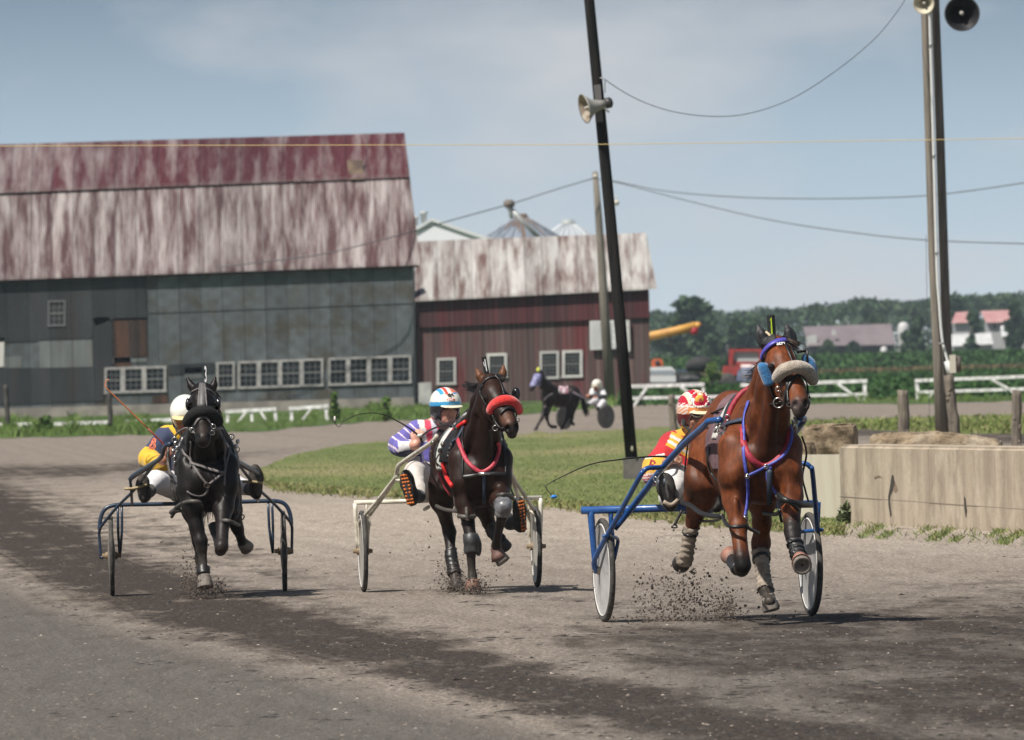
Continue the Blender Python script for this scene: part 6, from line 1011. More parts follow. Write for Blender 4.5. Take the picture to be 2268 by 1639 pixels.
# ================================================================== POLES, WIRES, SPEAKERS
WOODD = M('creosoted_pole', (.012, .0115, .012), .95, (.024, .022, .021), 3, st=(4, 4, .3), bump=.4, bscale=20, spec=.1); WOODG = M('grey_pole', (.20, .175, .145), .85, (.125, .11, .09), 5, st=(5, 5, .3), bump=.4, bscale=20); WOODO = M('olive_pole', (.10, .088, .062), .85, (.065, .055, .042), 5, st=(5, 5, .3), bump=.4, bscale=20); WOODB = M('brown_pole', (.19, .165, .145), .85, (.10, .087, .077), 5, st=(5, 5, .3), bump=.4)
def pole(label, pts, Y, mat, n=12):
    P_ = [at(x, y, Y) for x, y, r in pts]; sc_ = FPX / Y; o = thing('utility_pole', label, 'pole', P_[-1], 0, 'poles'); mb = MB(); mb.tube([p for p in P_], [r / sc_ for _, _, r in pts], n); mb.build('shaft', mat, o, P_[-1]); return o, P_[-1]
dp, dpb = pole('black leaning pole standing in a concrete block on the infield', [(1288, -160, 10.5), (1305, 0, 11.5), (1346, 420, 12.5), (1372, 700, 13), (1399, 1018, 13.5)], 170, WOODD); mb = MB(); cb = at(1406, 1040, 170); mb.box((cb[0], cb[1] + .05, .13), (.33, .36, .36)); mb.build('concrete_base', M('base_concrete', (.13, .12, .11), .9, (.09, .085, .08), 6), dp, dpb, False); mb = MB(); sp_ = at(1400, 994, 169.8); mb.ball(sp_, (.02, .01, .04)); mb.build('pale_scar', M('scar', (.3, .28, .2), .8), dp, dpb)
mb = MB(); mb.hexa([at(1315, 188, 169.86), at(1330, 187, 169.86), at(1336, 270, 169.86), at(1322, 271, 169.86)], (0, .03, 0)); mb.build('mounting_plate', M('plate_grey', (.10, .095, .095), .6), dp, dpb, False); mb = MB(); mb.tube([at(1328, 172, 169.9), at(1340, 176, 169.9), at(1340, 205, 169.9)], .008, 6); mb.build('hook', STEEL, dp, dpb)
gp, gpb = pole('slender grey pole against the red barn with a small insulator', [(1318, 380, 6), (1326, 480, 8), (1336, 640, 10), (1352, 893, 12)], 452, WOODG); mb = MB(); p = at(1319, 395, 451.5); mb.lathe(p, (0, 0, 1), [(0, .05), (.08, .09), (.16, .04)], 10); mb.lathe(at(1366, 455, 451), (0, 0, 1), [(0, .05), (.1, .1), (.2, .07)], 10); mb.tube([at(1340, 430, 451.5), at(1366, 436, 451), at(1366, 450, 451)], .02, 6); mb.build('insulator', M('insulator_cream', (.5, .46, .38), .4), gp, gpb)
lp, lpb = pole('tall grey-olive wooden pole carrying a white conduit behind the concrete wall', [(2045, -90, 8.5), (2048, 0, 9), (2057, 300, 8.6), (2066, 590, 9), (2076, 780, 10.5), (2085, 1000, 12)], 190, WOODG); bp2, bpb = pole('tall dark wooden pole standing close behind the grey-olive one', [(2067, -90, 9), (2071, 0, 9.5), (2082, 300, 10), (2091, 590, 10.5), (2098, 790, 11), (2104, 1000, 11.5)], 190.25, WOODB)
CW = M('conduit_white', (.62, .63, .63), .35); mb = MB(); cd_ = [at(x, y, 189.87) for x, y in ((2056, -60), (2058, 0), (2067, 300), (2075, 590), (2080, 666), (2087, 752), (2099, 800), (2103, 822))]; mb.tube(cd_, .022, 8, 3); mb.tube([at(2097, 800, 189.85), at(2104, 832, 189.85)], .045, 8); mb.build('conduit', CW, lp, lpb); mb = MB(); mb.box(at(2110, 806, 189.8), (.10, .10, .29)); mb.build('junction_box', M('box_cream', (.48, .45, .37), .5), lp, lpb, False); mb = MB(); mb.lathe(at(2117, 806, 189.9), (1, 0, 0), [(0, .01), (0, .13), (.08, .13), (.08, .01)], 18); mb.build('meter', M('meter_brown', (.10, .08, .07), .5), lp, lpb); mb = MB()
for y in (100, 345, 560): mb.box(at(2058 + y * .03, y, 189.84), (.06, .02, .02))
mb.tube([at(2078, 762, 189.8), at(2092, 760, 189.8)], .018, 6); mb.build('conduit_clip', M('clip_steel', (.2, .2, .2), .5, metal=.7), lp, lpb)
def horn(label, mouth, back, R_, mat, inner, driver):
    mouth, back = np.asarray(mouth), np.asarray(back); o = thing('loudspeaker', label, 'loudspeaker', mouth, 0, 'horn loudspeakers'); ax = unit(back - mouth); L_ = np.linalg.norm(back - mouth); mb = MB(); mb.lathe(mouth, ax, [(.01, R_ * .93), (0, R_), (L_ * .04, R_ * 1.0), (L_ * .12, R_ * .82), (L_ * .3, R_ * .52), (L_ * .55, R_ * .33), (L_ * .75, R_ * .26), (L_ * .75, .01)], 28, False); mb.build('horn', mat, o, mouth); mb = MB(); mb.lathe(mouth, ax, [(.012, R_ * .92), (L_ * .12, R_ * .72), (L_ * .3, R_ * .42), (L_ * .5, R_ * .2), (L_ * .5, .002)], 28, False); mb.lathe(mouth, ax, [(L_ * .1, .004), (L_ * .1, R_ * .14), (L_ * .2, R_ * .16), (L_ * .45, R_ * .1)], 14); mb.build('horn_throat', inner, o, mouth); mb = MB(); mb.ball(mouth + ax * L_ * .08, R_ * .13, 12, 8); mb.build('phase_plug', M('plug_grey', (.30, .29, .27), .5), o, mouth); mb = MB(); mb.lathe(mouth, ax, [(L_ * .75, R_ * .26), (L_ * .78, R_ * .36), (L_ * .95, R_ * .36), (L_, R_ * .25)], 20); mb.build('driver_unit', driver, o, mouth); mb = MB(); c_ = mouth + ax * L_ * .6; mb.tube([c_ + (0, 0, -R_ * .1), c_ + (.12, .05, -R_ * .5)], .012, 6); mb.build('bracket', STEEL, o, mouth)
HG = M('horn_grey', (.26, .255, .235), .5); HI = M('horn_inside', (.36, .31, .25), .5, (.2, .15, .11), 10); HKR = M('horn_rim', (.10, .10, .105), .35, metal=.5); HK = M('horn_black', (.012, .012, .013), .4)
horn('grey horn loudspeaker facing left on the black leaning pole', at(1293, 241, 169.72), at(1355, 226, 169.86), .215, HG, HI, M('driver_dark', (.03, .028, .028), .5)); horn('large black horn loudspeaker beside the top of the tall wooden poles', at(2131, 30, 189.3), at(2121, 22, 190.0), .285, HKR, M('horn_black_in', (.016, .016, .018), .35), HK); horn('cream horn loudspeaker at the top of the grey-olive pole', at(2046, 8, 189.35), at(2052, 2, 189.8), .17, M('horn_cream', (.42, .38, .28), .5), M('horn_cream_in', (.5, .46, .36), .5), HK)
WIR = M('wire_dark', (.035, .035, .037), .6); WIG = M('wire_grey', (.10, .10, .105), .6)
def wire(nm, label, pts, r, mat=WIR, grp='overhead wires', sm=8, wob=0): P_ = [at(*p) for p in pts]; mb = MB(); mb.tube(P_, r, 5, sm); return tag(mb.build(nm, mat, None), label, 'wire', grp)
wire('cable', 'slack cable sagging from the black pole up to the tall wooden poles', [(1338, 175, 170), (1380, 203, 171), (1430, 228, 173), (1490, 247, 175), (1560, 257, 177), (1630, 256, 180), (1700, 240, 182), (1770, 210, 184), (1850, 158, 186), (1920, 102, 188), (1965, 55, 189), (2004, 0, 189.8), (2020, -40, 190)], .006)
wire('power_line', 'power line rising from the long barn roof to the slender grey pole', [(480, 592, 437.5), (700, 565, 438), (830, 535, 438.6), (930, 508, 441), (1010, 485, 446), (1140, 449, 451), (1230, 420, 451), (1318, 394, 451.5)], .022, WIG, sm=4); wire('power_line', 'upper power line dipping right from the slender grey pole', [(1319, 396, 451.5), (1366, 402, 448), (1480, 424, 440), (1640, 437, 420), (1800, 440, 400), (1950, 438, 385), (2055, 433, 375), (2160, 421, 368), (2280, 403, 360), (2400, 384, 350)], .018, WIG); wire('power_line', 'lower power line slanting down right from the slender grey pole', [(1319, 396, 451.5), (1366, 404, 446), (1520, 444, 430), (1700, 486, 405), (1880, 514, 385), (2055, 532, 370), (2280, 540, 355), (2400, 541, 345)], .018, WIG); wire('wire', 'thin plumb wire hanging left of the tall wooden poles', [(2051, 520, 189.5), (2053, 650, 189.5), (2056, 800, 189.5), (2060, 965, 189.5)], .004)
wire('finish_wire', 'pale yellow string stretched level across the whole picture', [(-200, 325, 160), (200, 322.6, 160), (700, 321.5, 160), (1134, 320.5, 160), (1333, 319.6, 160), (1700, 315, 160), (2268, 306.5, 160), (2500, 303, 160)], .005, M('yellow_string', (.55, .42, .18), .7))
# ================================================================== CONCRETE WALL, BLOCKS, POSTS, FENCES
def gy_(x, y): return ground(x, y)
m, t, b = nodes_mat('wall_concrete', .9); v = nmap(t, (1.6, 1.6, .22)); c = nmix(t, nramp(t, nnoise(t, v, 1.5, 7, .65), .38, .62), (.42, .35, .27), (.265, .22, .168)); c = nmix(t, nramp(t, nnoise(t, nmap(t), 2.2, 6), .5, .7), c, (.45, .385, .30)); c = nmix(t, nmath(t, 'MULTIPLY', nramp(t, nnoise(t, nmap(t), 40, 4), .62, .7), .4), c, (.2, .16, .12)); t.links.new(c, b.inputs['Base Color']); nbump(t, b, nnoise(t, nmap(t), 12, 6), .4, .02); WC = m
cw = thing('concrete_wall', 'long tan cast concrete wall with seams and black scuffs at the right', 'wall', gy_(2060, 1168)); base_l = gy_(1862, 1159); wd = unit(gy_(2330, 1182) - base_l); nb = np.array((-wd[1], wd[0], 0)); hW = .806; Lw = 6.
def wseg(u0, u1, z0, z1, prot=0., dep=.42): a = base_l + wd * u0 - nb * prot; b_ = base_l + wd * u1 - nb * prot; return [a + (0, 0, z0), b_ + (0, 0, z0), b_ + (0, 0, z1), a + (0, 0, z1)], nb * (dep + prot)
def wp(x, y, off=.004):
    d = ray(x, y); tt = ((base_l - CAMP) @ nb) / (d @ nb); return CAMP + d * tt - nb * off
seams = [float((wp(x, 1100, 0) - base_l) @ wd) for x in (1861, 1953, 2059, 2168, 2285, 2420)]
for i in range(len(seams) - 1):
    bm = bmesh.new(); q, bk = wseg(seams[i] + .006, seams[i + 1] - .006, -.25, hW, .003 * (i % 2)); vs_ = [bm.verts.new(p) for p in q] + [bm.verts.new(np.array(p) + bk) for p in q]
    for f_ in ((0, 1, 2, 3), (7, 6, 5, 4), (0, 4, 5, 1), (1, 5, 6, 2), (2, 6, 7, 3), (3, 7, 4, 0)): bm.faces.new([vs_[k] for k in f_])
    bmesh.ops.recalc_face_normals(bm, faces=bm.faces); bmesh.ops.bevel(bm, geom=[e for e in bm.edges if e.verts[0].co.z > .5 and e.verts[1].co.z > .5], offset=.03, segments=3, affect='EDGES'); bm.verts.index_update(); V = np.array([v_.co[:] for v_ in bm.verts]); Fc = [tuple(v_.index for v_ in f_.verts) for f_ in bm.faces]; link_mesh('wall_panel', V - np.array(cw.location), Fc, WC, cw, None, None, False); bm.free()
mb = MB(); mb.hexa([wp(1860, 1098.5), wp(2280, 1128), wp(2280, 1129.6), wp(1860, 1100)], nb * .006); mb.build('cast_line', M('cast_line', (.22, .18, .14), .9), cw, np.array(cw.location), False); SC_ = M('scuff_black', (.035, .028, .022), .8)
for pts in ([(1976, 1053), (1980, 1052), (1983, 1070), (1977, 1090), (1973, 1098), (1972, 1110), (1976, 1140), (1973, 1146), (1969, 1120), (1968, 1100), (1972, 1080)], [(2136, 1100), (2139, 1104), (2140, 1115), (2142, 1130), (2140, 1146), (2137, 1125)]):
    mb = MB(); mb.hexa([wp(x, y, .006) for x, y in pts], nb * .008); mb.build('scuff', SC_, cw, np.array(cw.location), False)
mb = MB(); mb.hexa([wp(1981, 1060, .005), wp(1990, 1085, .005), wp(1984, 1092, .005), wp(1978, 1085, .005)], nb * .006); mb.hexa([wp(1936, 1056, .005), wp(1948, 1052, .005), wp(1957, 1060, .005), (wp(1948, 1056, .005)), wp(1938, 1060, .005)], nb * .006); mb.build('smear', M('smear_brown', (.20, .14, .10), .9), cw, np.array(cw.location), False)
m, t, b = nodes_mat('pale_concrete', .9); c = nmix(t, nramp(t, nnoise(t, nmap(t, (1.5, 1.5, .4)), 2., 6), .4, .65), (.47, .44, .36), (.40, .36, .285)); t.links.new(c, b.inputs['Base Color']); mb = MB(); a_, b_ = at(1735, 1158, 127.), at(1868, 1154, 125.5); a_[2] = b_[2] = -.1; zt_ = at(1800, 1008, 126)[2]; mb.hexa([a_, b_, (b_[0], b_[1], zt_), (a_[0], a_[1], zt_)], (0, .4, 0)); o = mb.build('concrete_wall', m, None, None, False); tag(o, 'short pale cream concrete wall set back between the bay horse and the long tan wall', 'wall')
m, t, b = nodes_mat('rough_stone', .95); c = nmix(t, nramp(t, nnoise(t, nmap(t), 4., 7, .7), .4, .64), (.36, .28, .19), (.14, .10, .065)); c = nmix(t, nramp(t, nnoise(t, nmap(t), 1.6, 4), .5, .62), c, (.44, .37, .28)); t.links.new(c, b.inputs['Base Color']); nbump(t, b, nnoise(t, nmap(t), 9, 7, .7), 1., .06); STN = m
def block(label, outline, Y, dep, bev=.025, h=.0):
    P_ = [at(x, y, Y) for x, y in outline]; bm = bmesh.new(); n = len(P_); v0 = [bm.verts.new(p) for p in P_]; v1 = [bm.verts.new(p + np.array((.05, dep, 0))) for p in P_]; bm.faces.new(v0); bm.faces.new(v1[::-1])
    for i in range(n): bm.faces.new([v0[i], v1[i], v1[(i + 1) % n], v0[(i + 1) % n]])
    bmesh.ops.recalc_face_normals(bm, faces=bm.faces); bmesh.ops.bevel(bm, geom=list(bm.edges), offset=bev, segments=2, affect='EDGES'); bmesh.ops.triangulate(bm, faces=bm.faces); bmesh.ops.subdivide_edges(bm, edges=[e for e in bm.edges if e.calc_length() > .08], cuts=3); g = np.random.default_rng(int(Y))
    for v_ in bm.verts: v_.co += Vector(g.normal(size=3) * .006)
    bm.verts.index_update(); V = np.array([v_.co[:] for v_ in bm.verts]); Fc = [tuple(v_.index for v_ in f_.verts) for f_ in bm.faces]; bm.free(); return tag(link_mesh('stone_block', V, Fc, STN, None, None, None, True), label, 'block', 'rough concrete blocks')
block('tall rough brown block above the pale cream wall, nearest the bay horse', [(1776, 1040), (1776, 950), (1790, 941), (1830, 939), (1889, 939), (1894, 946), (1894, 1040)], 135, .5); block('long low rough block with a sloping top behind the long tan wall', [(1926, 1020), (1926, 964), (1940, 961), (2010, 958), (2080, 957), (2150, 965), (2210, 974), (2217, 984), (2218, 1020)], 150, .5); block('small rough block low at the left of the tall rough block', [(1772, 1030), (1772, 982), (1800, 981), (1801, 1030)], 134, .3)
POSTM = M('weathered_post', (.19, .16, .125), .9, (.085, .07, .058), 6, st=(4, 4, .4), bump=.6, bscale=14, bdist=.02)
def post(label, x0, y0, x1, y1, r0, r1, Y, mat=POSTM, sd=1, grp='wooden posts'):
    a, b_ = at(x1, y1, Y), at(x0, y0, Y); g = np.random.default_rng(sd); sc_ = FPX / Y; mb = MB(); n = 12; mb.tube([a * (1 - k) + b_ * k + g.normal(size=3) * (.006, 0, 0) for k in np.linspace(0, 1, n)], [(r1 + (r0 - r1) * k) / sc_ * g.uniform(.93, 1.07) for k in np.linspace(0, 1, n)], 12)
    for i in range(5): k = g.uniform(.15, .9); mb.ball(a * (1 - k) + b_ * k + ((r0 + r1) / 2 / sc_ * g.uniform(-.8, .8), -(r0 + r1) / 2 / sc_ * .75, 0), .028, 8, 6)
    return tag(mb.build('post', mat, None), label, 'post', grp)
post('knotty grey post standing between the end of the white fence and the tall pole', 2000, 864, 2003, 1010, 12, 13, 185, sd=3); post('knotty post leaning against the foot of the tall wooden poles', 2101, 831, 2120, 1010, 11, 13, 187, sd=4); post('knotty grey post at the right-hand edge behind the tan wall', 2253, 864, 2250, 1010, 11, 11, 184, sd=5); post('pale worn post just left of the driver in red', 1487, 874, 1494, 968, 7, 9, 262, sd=6)
DPM = M('dark_post', (.06, .055, .05), .9, (.035, .03, .028), 5); post('dark thin post at the left edge in front of the long barn', 13, 852, 19, 968, 5, 6, 335, DPM, 7); post('dark thin post left of the black horse in front of the long barn', 242, 868, 245, 944, 5, 5.5, 345, DPM, 8); post('dark thin post between the white rails and the driver in purple', 733, 862, 736, 942, 4, 5, 348, DPM, 9)
WP = M('white_fence_paint', (.82, .81, .80), .6, (.5, .49, .48), 6)
def fence(label, bars, Y, base):
    o = thing('fence', label, 'fence', gy_(*base), 0, 'white rail fences'); l = np.array(o.location); sc_ = FPX / Y
    for nm, a, b_, w in bars: mb = MB(); A_, B_ = at(*a, Y), at(*b_, Y); d_ = unit(B_ - A_); n_ = np.cross(d_, (0, 1, 0)); off = {'rail': 0, 'post': .03, 'brace': -.03}[nm]; hw2 = w / 2 / sc_; mb.hexa([A_ + n_ * hw2 + (0, off, 0), B_ + n_ * hw2 + (0, off, 0), B_ - n_ * hw2 + (0, off, 0), A_ - n_ * hw2 + (0, off, 0)], (0, .05, 0)); mb.build(nm, WP, o, l, False)
fence('white rail fence with diagonal braces running behind the bay horse', [('rail', (1560, 851.5), (1380, 856), 8), ('rail', (1600, 878), (1390, 882), 7), ('brace', (1432, 858), (1403, 900), 6), ('brace', (1508, 857), (1560, 893), 6), ('post', (1557, 850), (1559, 894), 6), ('rail', (1640, 853), (1921, 843.5), 8), ('rail', (1640, 880), (1921, 873), 7), ('brace', (1855, 849), (1913, 893), 6), ('post', (1914.5, 840), (1917, 894), 8), ('brace', (1700, 856), (1660, 896), 6)], 395, (1700, 896)); fence('white rail fence with diagonal braces at the far right beyond the poles', [('rail', (2027, 843), (2400, 829), 7.5), ('rail', (2030, 869), (2400, 857), 7), ('post', (2030, 840), (2034, 892), 8), ('brace', (2040, 892), (2072, 867), 6), ('brace', (2196, 840), (2236, 862), 6), ('brace', (2236, 862), (2262, 886), 6)], 395, (2150, 890))
fence('low white trestle rail just right of the black horse', [('rail', (498, 911.5), (612, 906), 8), ('post', (505, 913), (503, 937), 7), ('post', (609, 908), (611, 934), 7), ('brace', (545, 912), (526, 936), 5), ('brace', (575, 909), (592, 934), 5), ('post', (557, 911), (558, 934), 6)], 362, (555, 936)); fence('low white trestle rail half hidden by weeds left of the driver in purple', [('rail', (640, 905), (728, 899), 8), ('post', (645, 906), (646, 934), 7), ('brace', (690, 903), (668, 932), 5), ('post', (722, 902), (724, 930), 7)], 362, (690, 933)); fence('long low white rail along the weeds at the far left', [('rail', (-200, 944), (70, 940), 9), ('rail', (120, 939), (240, 935), 8), ('rail', (280, 934), (390, 929), 8), ('brace', (145, 940), (168, 958), 5), ('brace', (50, 942), (30, 958), 5), ('post', (380, 930), (382, 950), 6), ('post', (-100, 943), (-99, 962), 6)], 352, (150, 952))
# ================================================================== VEGETATION, FAR FARM, FAR WOODS
def foliage(mb, c, rad, n, size, cols, g, hollow=.55):
    for i in range(n):
        d = g.normal(size=3); d /= np.linalg.norm(d); r = rad * (hollow + (1 - hollow) * g.random() ** .6) * (1 + .25 * math.sin(d[0] * 5 + c[0]) * math.cos(d[2] * 6 + c[1])); p = c + d * r; a = unit(g.normal(size=3)); b_ = unit(np.cross(a, g.normal(size=3))); s = size * g.uniform(.6, 1.4); mb.cur = tuple(np.array(cols[int(g.integers(len(cols)))]) * g.uniform(.75, 1.25)); mb.add([p - a * s, p + b_ * s * .6, p + a * s, p - b_ * s * .6], [(0, 1, 2, 3)])
LEAF = M('leaf_coat', (.9, .9, .9), .7, (1.1, 1.1, 1.1), 3, attr=True, spec=.2)
def bush(label, x, y0, y1, wpx, Y, n, sd, cols=((.06, .12, .025), (.09, .16, .035), (.13, .19, .05))):
    g = np.random.default_rng(sd); b0 = at(x, y1, Y); h_ = (y1 - y0) / (FPX / Y); w = wpx / (FPX / Y); o = thing('shrub', label, 'shrub', b0, 0, 'shrubs by the barns'); mb = MB()
    for i in range(7): k = g.uniform(.15, .85); foliage(mb, b0 + (g.normal() * w * .22 * (1.1 - k), g.normal() * w * .2, h_ * k), np.array((w * .3, w * .3, h_ * .2)) * (1.2 - k * .6), n // 7, .06, cols, g, .2)
    mb.build('foliage', LEAF, o, b0, False, False); mb = MB()
    for i in range(4): mb.tube([b0, b0 + (g.normal() * w * .15, 0, h_ * .4), b0 + (g.normal() * w * .25, 0, h_ * .8)], .015, 5)
    mb.build('stem', BRN, o, b0)
bush('round bright green shrub at the left below the long barn', 103, 918, 958, 44, 338, 900, 31); bush('pointed leafy sapling by the thin post in front of the long barn', 742, 868, 938, 26, 340, 700, 32); bush('pointed leafy shrub left of the driver in purple', 855, 875, 935, 34, 345, 800, 33); bush('low weed clump left of the white trestle rail', 352, 928, 955, 40, 338, 500, 34); bush('small grey-leaved weed at the corner of the tan wall', 1878, 1118, 1160, 30, 121.5, 220, 36, ((.10, .12, .06), (.14, .16, .09)))
def tree(nm, label, x, y0, y1, wpx, Y, n, sd, cols, grp, ls=.3):
    g = np.random.default_rng(sd); sc_ = FPX / Y; b0 = at(x, y1, Y); b0[2] = 0; h_ = at(x, y0, Y)[2]; w = wpx / sc_; o = thing(nm, label, 'tree', b0, 0, grp); mb = MB(); mb.tube([b0, b0 + (0, 0, h_ * .5), b0 + (0, 0, h_ * .8)], [h_ * .03, h_ * .02, h_ * .008], 7)
    for i in range(5): a = g.uniform(0, 6.3); mb.tube([b0 + (0, 0, h_ * g.uniform(.25, .5)), b0 + (math.cos(a) * w * .3, math.sin(a) * w * .3, h_ * g.uniform(.55, .8))], [h_ * .012, h_ * .004], 5)
    mb.build('trunk', BRN, o, b0); mb = MB(); nb_ = 13
    for i in range(nb_):
        k = g.uniform(.14, .88); rr = w * .5 * (1.05 - abs(k - .45) * 1.1); a = g.uniform(0, 6.3); q = g.uniform(.25, .75); sh = g.uniform(.75, 1.2); foliage(mb, b0 + (math.cos(a) * rr * q, math.sin(a) * rr * q, h_ * k), np.array((w * .22, w * .22, h_ * .13)) * g.uniform(.7, 1.25), n // nb_, ls, [np.array(c_) * sh for c_ in cols], g, .45)
    mb.build('crown', LEAF, o, b0, False, False); return o
DG_ = ((.018, .042, .019), (.03, .06, .026), (.045, .08, .036)); MG = ((.045, .08, .038), (.06, .095, .045), (.035, .06, .029)); T_N = [('tall twin-crowned dark tree beside the yellow auger', 1530, 652, 785, 130, 1250, 3400, 41, DG_), ('broad pale bush-like tree below the tall twin-crowned tree', 1485, 722, 792, 100, 1200, 1500, 42, MG), ('rounded dark tree behind the red tractor cab', 1655, 690, 788, 110, 1300, 2000, 43, DG_), ('low pale tree between the tall twin-crowned tree and the tractor', 1592, 738, 790, 70, 1220, 1200, 44, MG), ('dark rounded tree in front of the grey far barn', 1832, 752, 782, 46, 1290, 900, 45, DG_), ('small dark tree standing mid-way along the grey far barn', 1890, 755, 781, 36, 1290, 700, 46, DG_), ('tall dark tree just left of the wooden poles, by the far white dome', 2036, 700, 778, 48, 1290, 1600, 47, DG_), ('dark slim tree between the two pink-roofed houses', 2157, 690, 770, 34, 1300, 1100, 48, DG_), ('dark tree at the right-hand edge beside the pink-roofed house', 2252, 668, 768, 46, 1310, 1500, 49, DG_), ('small bushy tree hiding the foot of the far white silo', 2006, 735, 780, 30, 1295, 700, 52, DG_), ('mid green tree above the grey far barn', 1940, 690, 760, 60, 1450, 1400, 50, MG), ('dark tall tree behind the left pink-roofed house', 2120, 650, 770, 80, 1480, 1800, 51, DG_)]
for l_, *a in T_N: tree('tree', l_, *a, 'trees beyond the fields', .34)
wd_ = MB(); g = np.random.default_rng(77); top = [(1380, 690), (1460, 684), (1600, 686), (1700, 680), (1790, 671), (1850, 668), (1905, 657), (2000, 662), (2060, 655), (2100, 654), (2150, 646), (2190, 650), (2230, 642), (2330, 645)]
for i in range(420):
    x = g.uniform(1375, 2340); Y = g.uniform(1700, 2000); yt = np.interp(x, [p[0] for p in top], [p[1] for p in top]) + abs(g.normal()) * 9; k = 1 if i < 170 else g.random() ** .7; yb = 782 - (x - 1500) * .026; y = yt + (1 - k) * (yb - yt); zz = at(x, y, Y); r = np.array((1.3, 1.3, .9)) * g.uniform(.8, 1.7); foliage(wd_, zz - (0, 0, r[2] * 1.0), r, 90, .34, [np.array(c_) * g.uniform(.8, 1.25) for c_ in (DG_ if g.random() < .65 else MG)], g, .4)
tag(wd_.build('far_woods', LEAF, None, None, False, False), 'continuous band of woods along the horizon', None, None, 'stuff')
# crops: near rows, brown strip, tall far crop
def land(nm, x0, x1, Y0, Y1, z, mat): return tag(link_mesh(nm, [(x0, Y0, z), (x1, Y0, z), (x1, Y1, z), (x0, Y1, z)], [(0, 1, 2, 3)], mat, None, None, None, False, False), None, None, None, 'structure')
land('near_field', -40, 90, 402, 690, -.012, grass_mat('soy_field', (.022, .055, .014), (.035, .075, .02), (.03, .065, .018), .3)); land('stubble_field', -60, 140, 690, 905, -.01, grass_mat('stubble', (.085, .065, .035), (.11, .085, .045), (.06, .07, .03), .2)); land('far_field', -150, 240, 905, 1200, -.008, grass_mat('far_crop', (.03, .075, .018), (.045, .09, .025), (.03, .065, .02), .2))
def crop(nm, label, Y0, Y1, x0f, n, h0, h1, cols, sd, s=.12):
    g = np.random.default_rng(sd); mb = MB()
    for i in range(n):
        Y = Y0 + (Y1 - Y0) * g.random() ** 1.3; px_ = g.uniform(1370, 2330); p = at(px_, 800, Y); h_ = g.uniform(h0, h1); p[2] = h_; a = unit(g.normal(size=3) * (1, .5, 1)); b_ = unit(np.cross(a, g.normal(size=3))); mb.cur = tuple(np.array(cols[int(g.integers(len(cols)))]) * g.uniform(.75, 1.25)); q = s * g.uniform(.6, 1.3); mb.add([p - a * q, p + b_ * q * .6, p + a * q, p - b_ * q * .6], [(0, 1, 2, 3)])
    tag(mb.build(nm, LEAF, None, None, False, False), label, None, None, 'stuff')
CG = [(.018, .055, .012), (.028, .072, .017), (.042, .09, .025), (.024, .06, .015)]; crop('crop', 'dark green low crop just beyond the white fences', 402, 680, 0, 22000, .05, .42, CG, 61); crop('crop', 'dry brown strip across the fields', 700, 900, 0, 9000, .02, .25, [(.10, .075, .04), (.13, .10, .05), (.07, .075, .03)], 62, .16); crop('crop', 'tall green crop reaching to the far farm', 905, 1180, 0, 16000, .2, 1.25, CG, 63, .2)
# far farm
def far_house(nm, label, roofq, wallq, Y, rm, wm, cat='building', ex=()):
    c_ = at(*wallq[3], Y); c_[2] = 0; o = thing(nm, label, cat, c_, 0, 'far farm buildings'); mb = MB(); w = [at(*q, Y) for q in wallq]; w[2][2] = w[3][2] = -.1; mb.hexa(w, (0, 6, 0)); mb.build('wall', wm, o, c_, False)
    if roofq: mb = MB(); r = [at(*roofq[0], Y + 2.5), at(*roofq[1], Y + 2.5), at(*roofq[2], Y - .5), at(*roofq[3], Y - .5)]; mb.hexa(r, (0, .1, .12)); mb.build('roof', rm, o, c_, False)
    for nm2, q, mm in ex: mb = MB(); mb.hexa([at(*p, Y - .2) for p in q], (0, .15, 0)); mb.build(nm2, mm, o, c_, False)
    return o
FW = M('far_white', (.5, .5, .5), .6, (.4, .4, .4), 1); FG = M('far_grey_roof', (.13, .105, .115), .8, (.16, .13, .14), .5); FDK = M('far_dark_wall', (.035, .033, .035), .9); FP = M('far_pink_roof', (.34, .16, .16), .7, (.40, .25, .24), .4); FGW = M('far_grey_wall', (.34, .34, .35), .8)
far_house('far_barn', 'long grey-roofed far barn with a white end and a small white cupola', [(1778, 726), (1974, 719), (1983, 764), (1790, 766)], [(1782, 760), (1980, 758), (1980, 785), (1782, 790)], 1340, FG, FDK, 'barn', (('end_wall', [(1786, 746), (1808, 740), (1810, 766), (1786, 768)], FW), ('cupola', [(1842, 738), (1846, 727), (1851, 737), (1851, 742), (1842, 742)], FW))); far_house('far_house', 'small pink-roofed house just right of the wooden poles', [(2117, 694), (2152, 692), (2154, 714), (2108, 716)], [(2114, 712), (2148, 710), (2146, 745), (2116, 748)], 1340, FP, FGW); far_house('far_house', 'larger pink-roofed house near the right-hand edge', [(2172, 691), (2234, 689), (2242, 713), (2184, 715)], [(2186, 711), (2238, 709), (2238, 740), (2186, 744)], 1345, FP, FGW, 'house', (('window', [(2200, 718), (2206, 718), (2206, 728), (2200, 728)], FDK), ('window', [(2216, 717), (2222, 717), (2222, 727), (2216, 727)], FDK))); far_house('far_shed', 'long low white shed below the pink-roofed houses', [(2108, 743), (2194, 739), (2200, 762), (2108, 767)], [(2108, 762), (2198, 758), (2198, 775), (2108, 780)], 1320, FW, FGW, 'shed'); far_house('far_shed', 'small white shed at the right under the larger pink-roofed house', [(2216, 724), (2238, 722), (2242, 742), (2218, 746)], [(2220, 742), (2240, 740), (2240, 765), (2220, 768)], 1320, FW, FGW, 'shed'); far_house('far_shed', 'white-roofed shed cut by the right-hand edge', [(2262, 722), (2300, 718), (2306, 738), (2266, 742)], [(2266, 738), (2300, 735), (2300, 765), (2266, 768)], 1330, FW, FGW, 'shed')
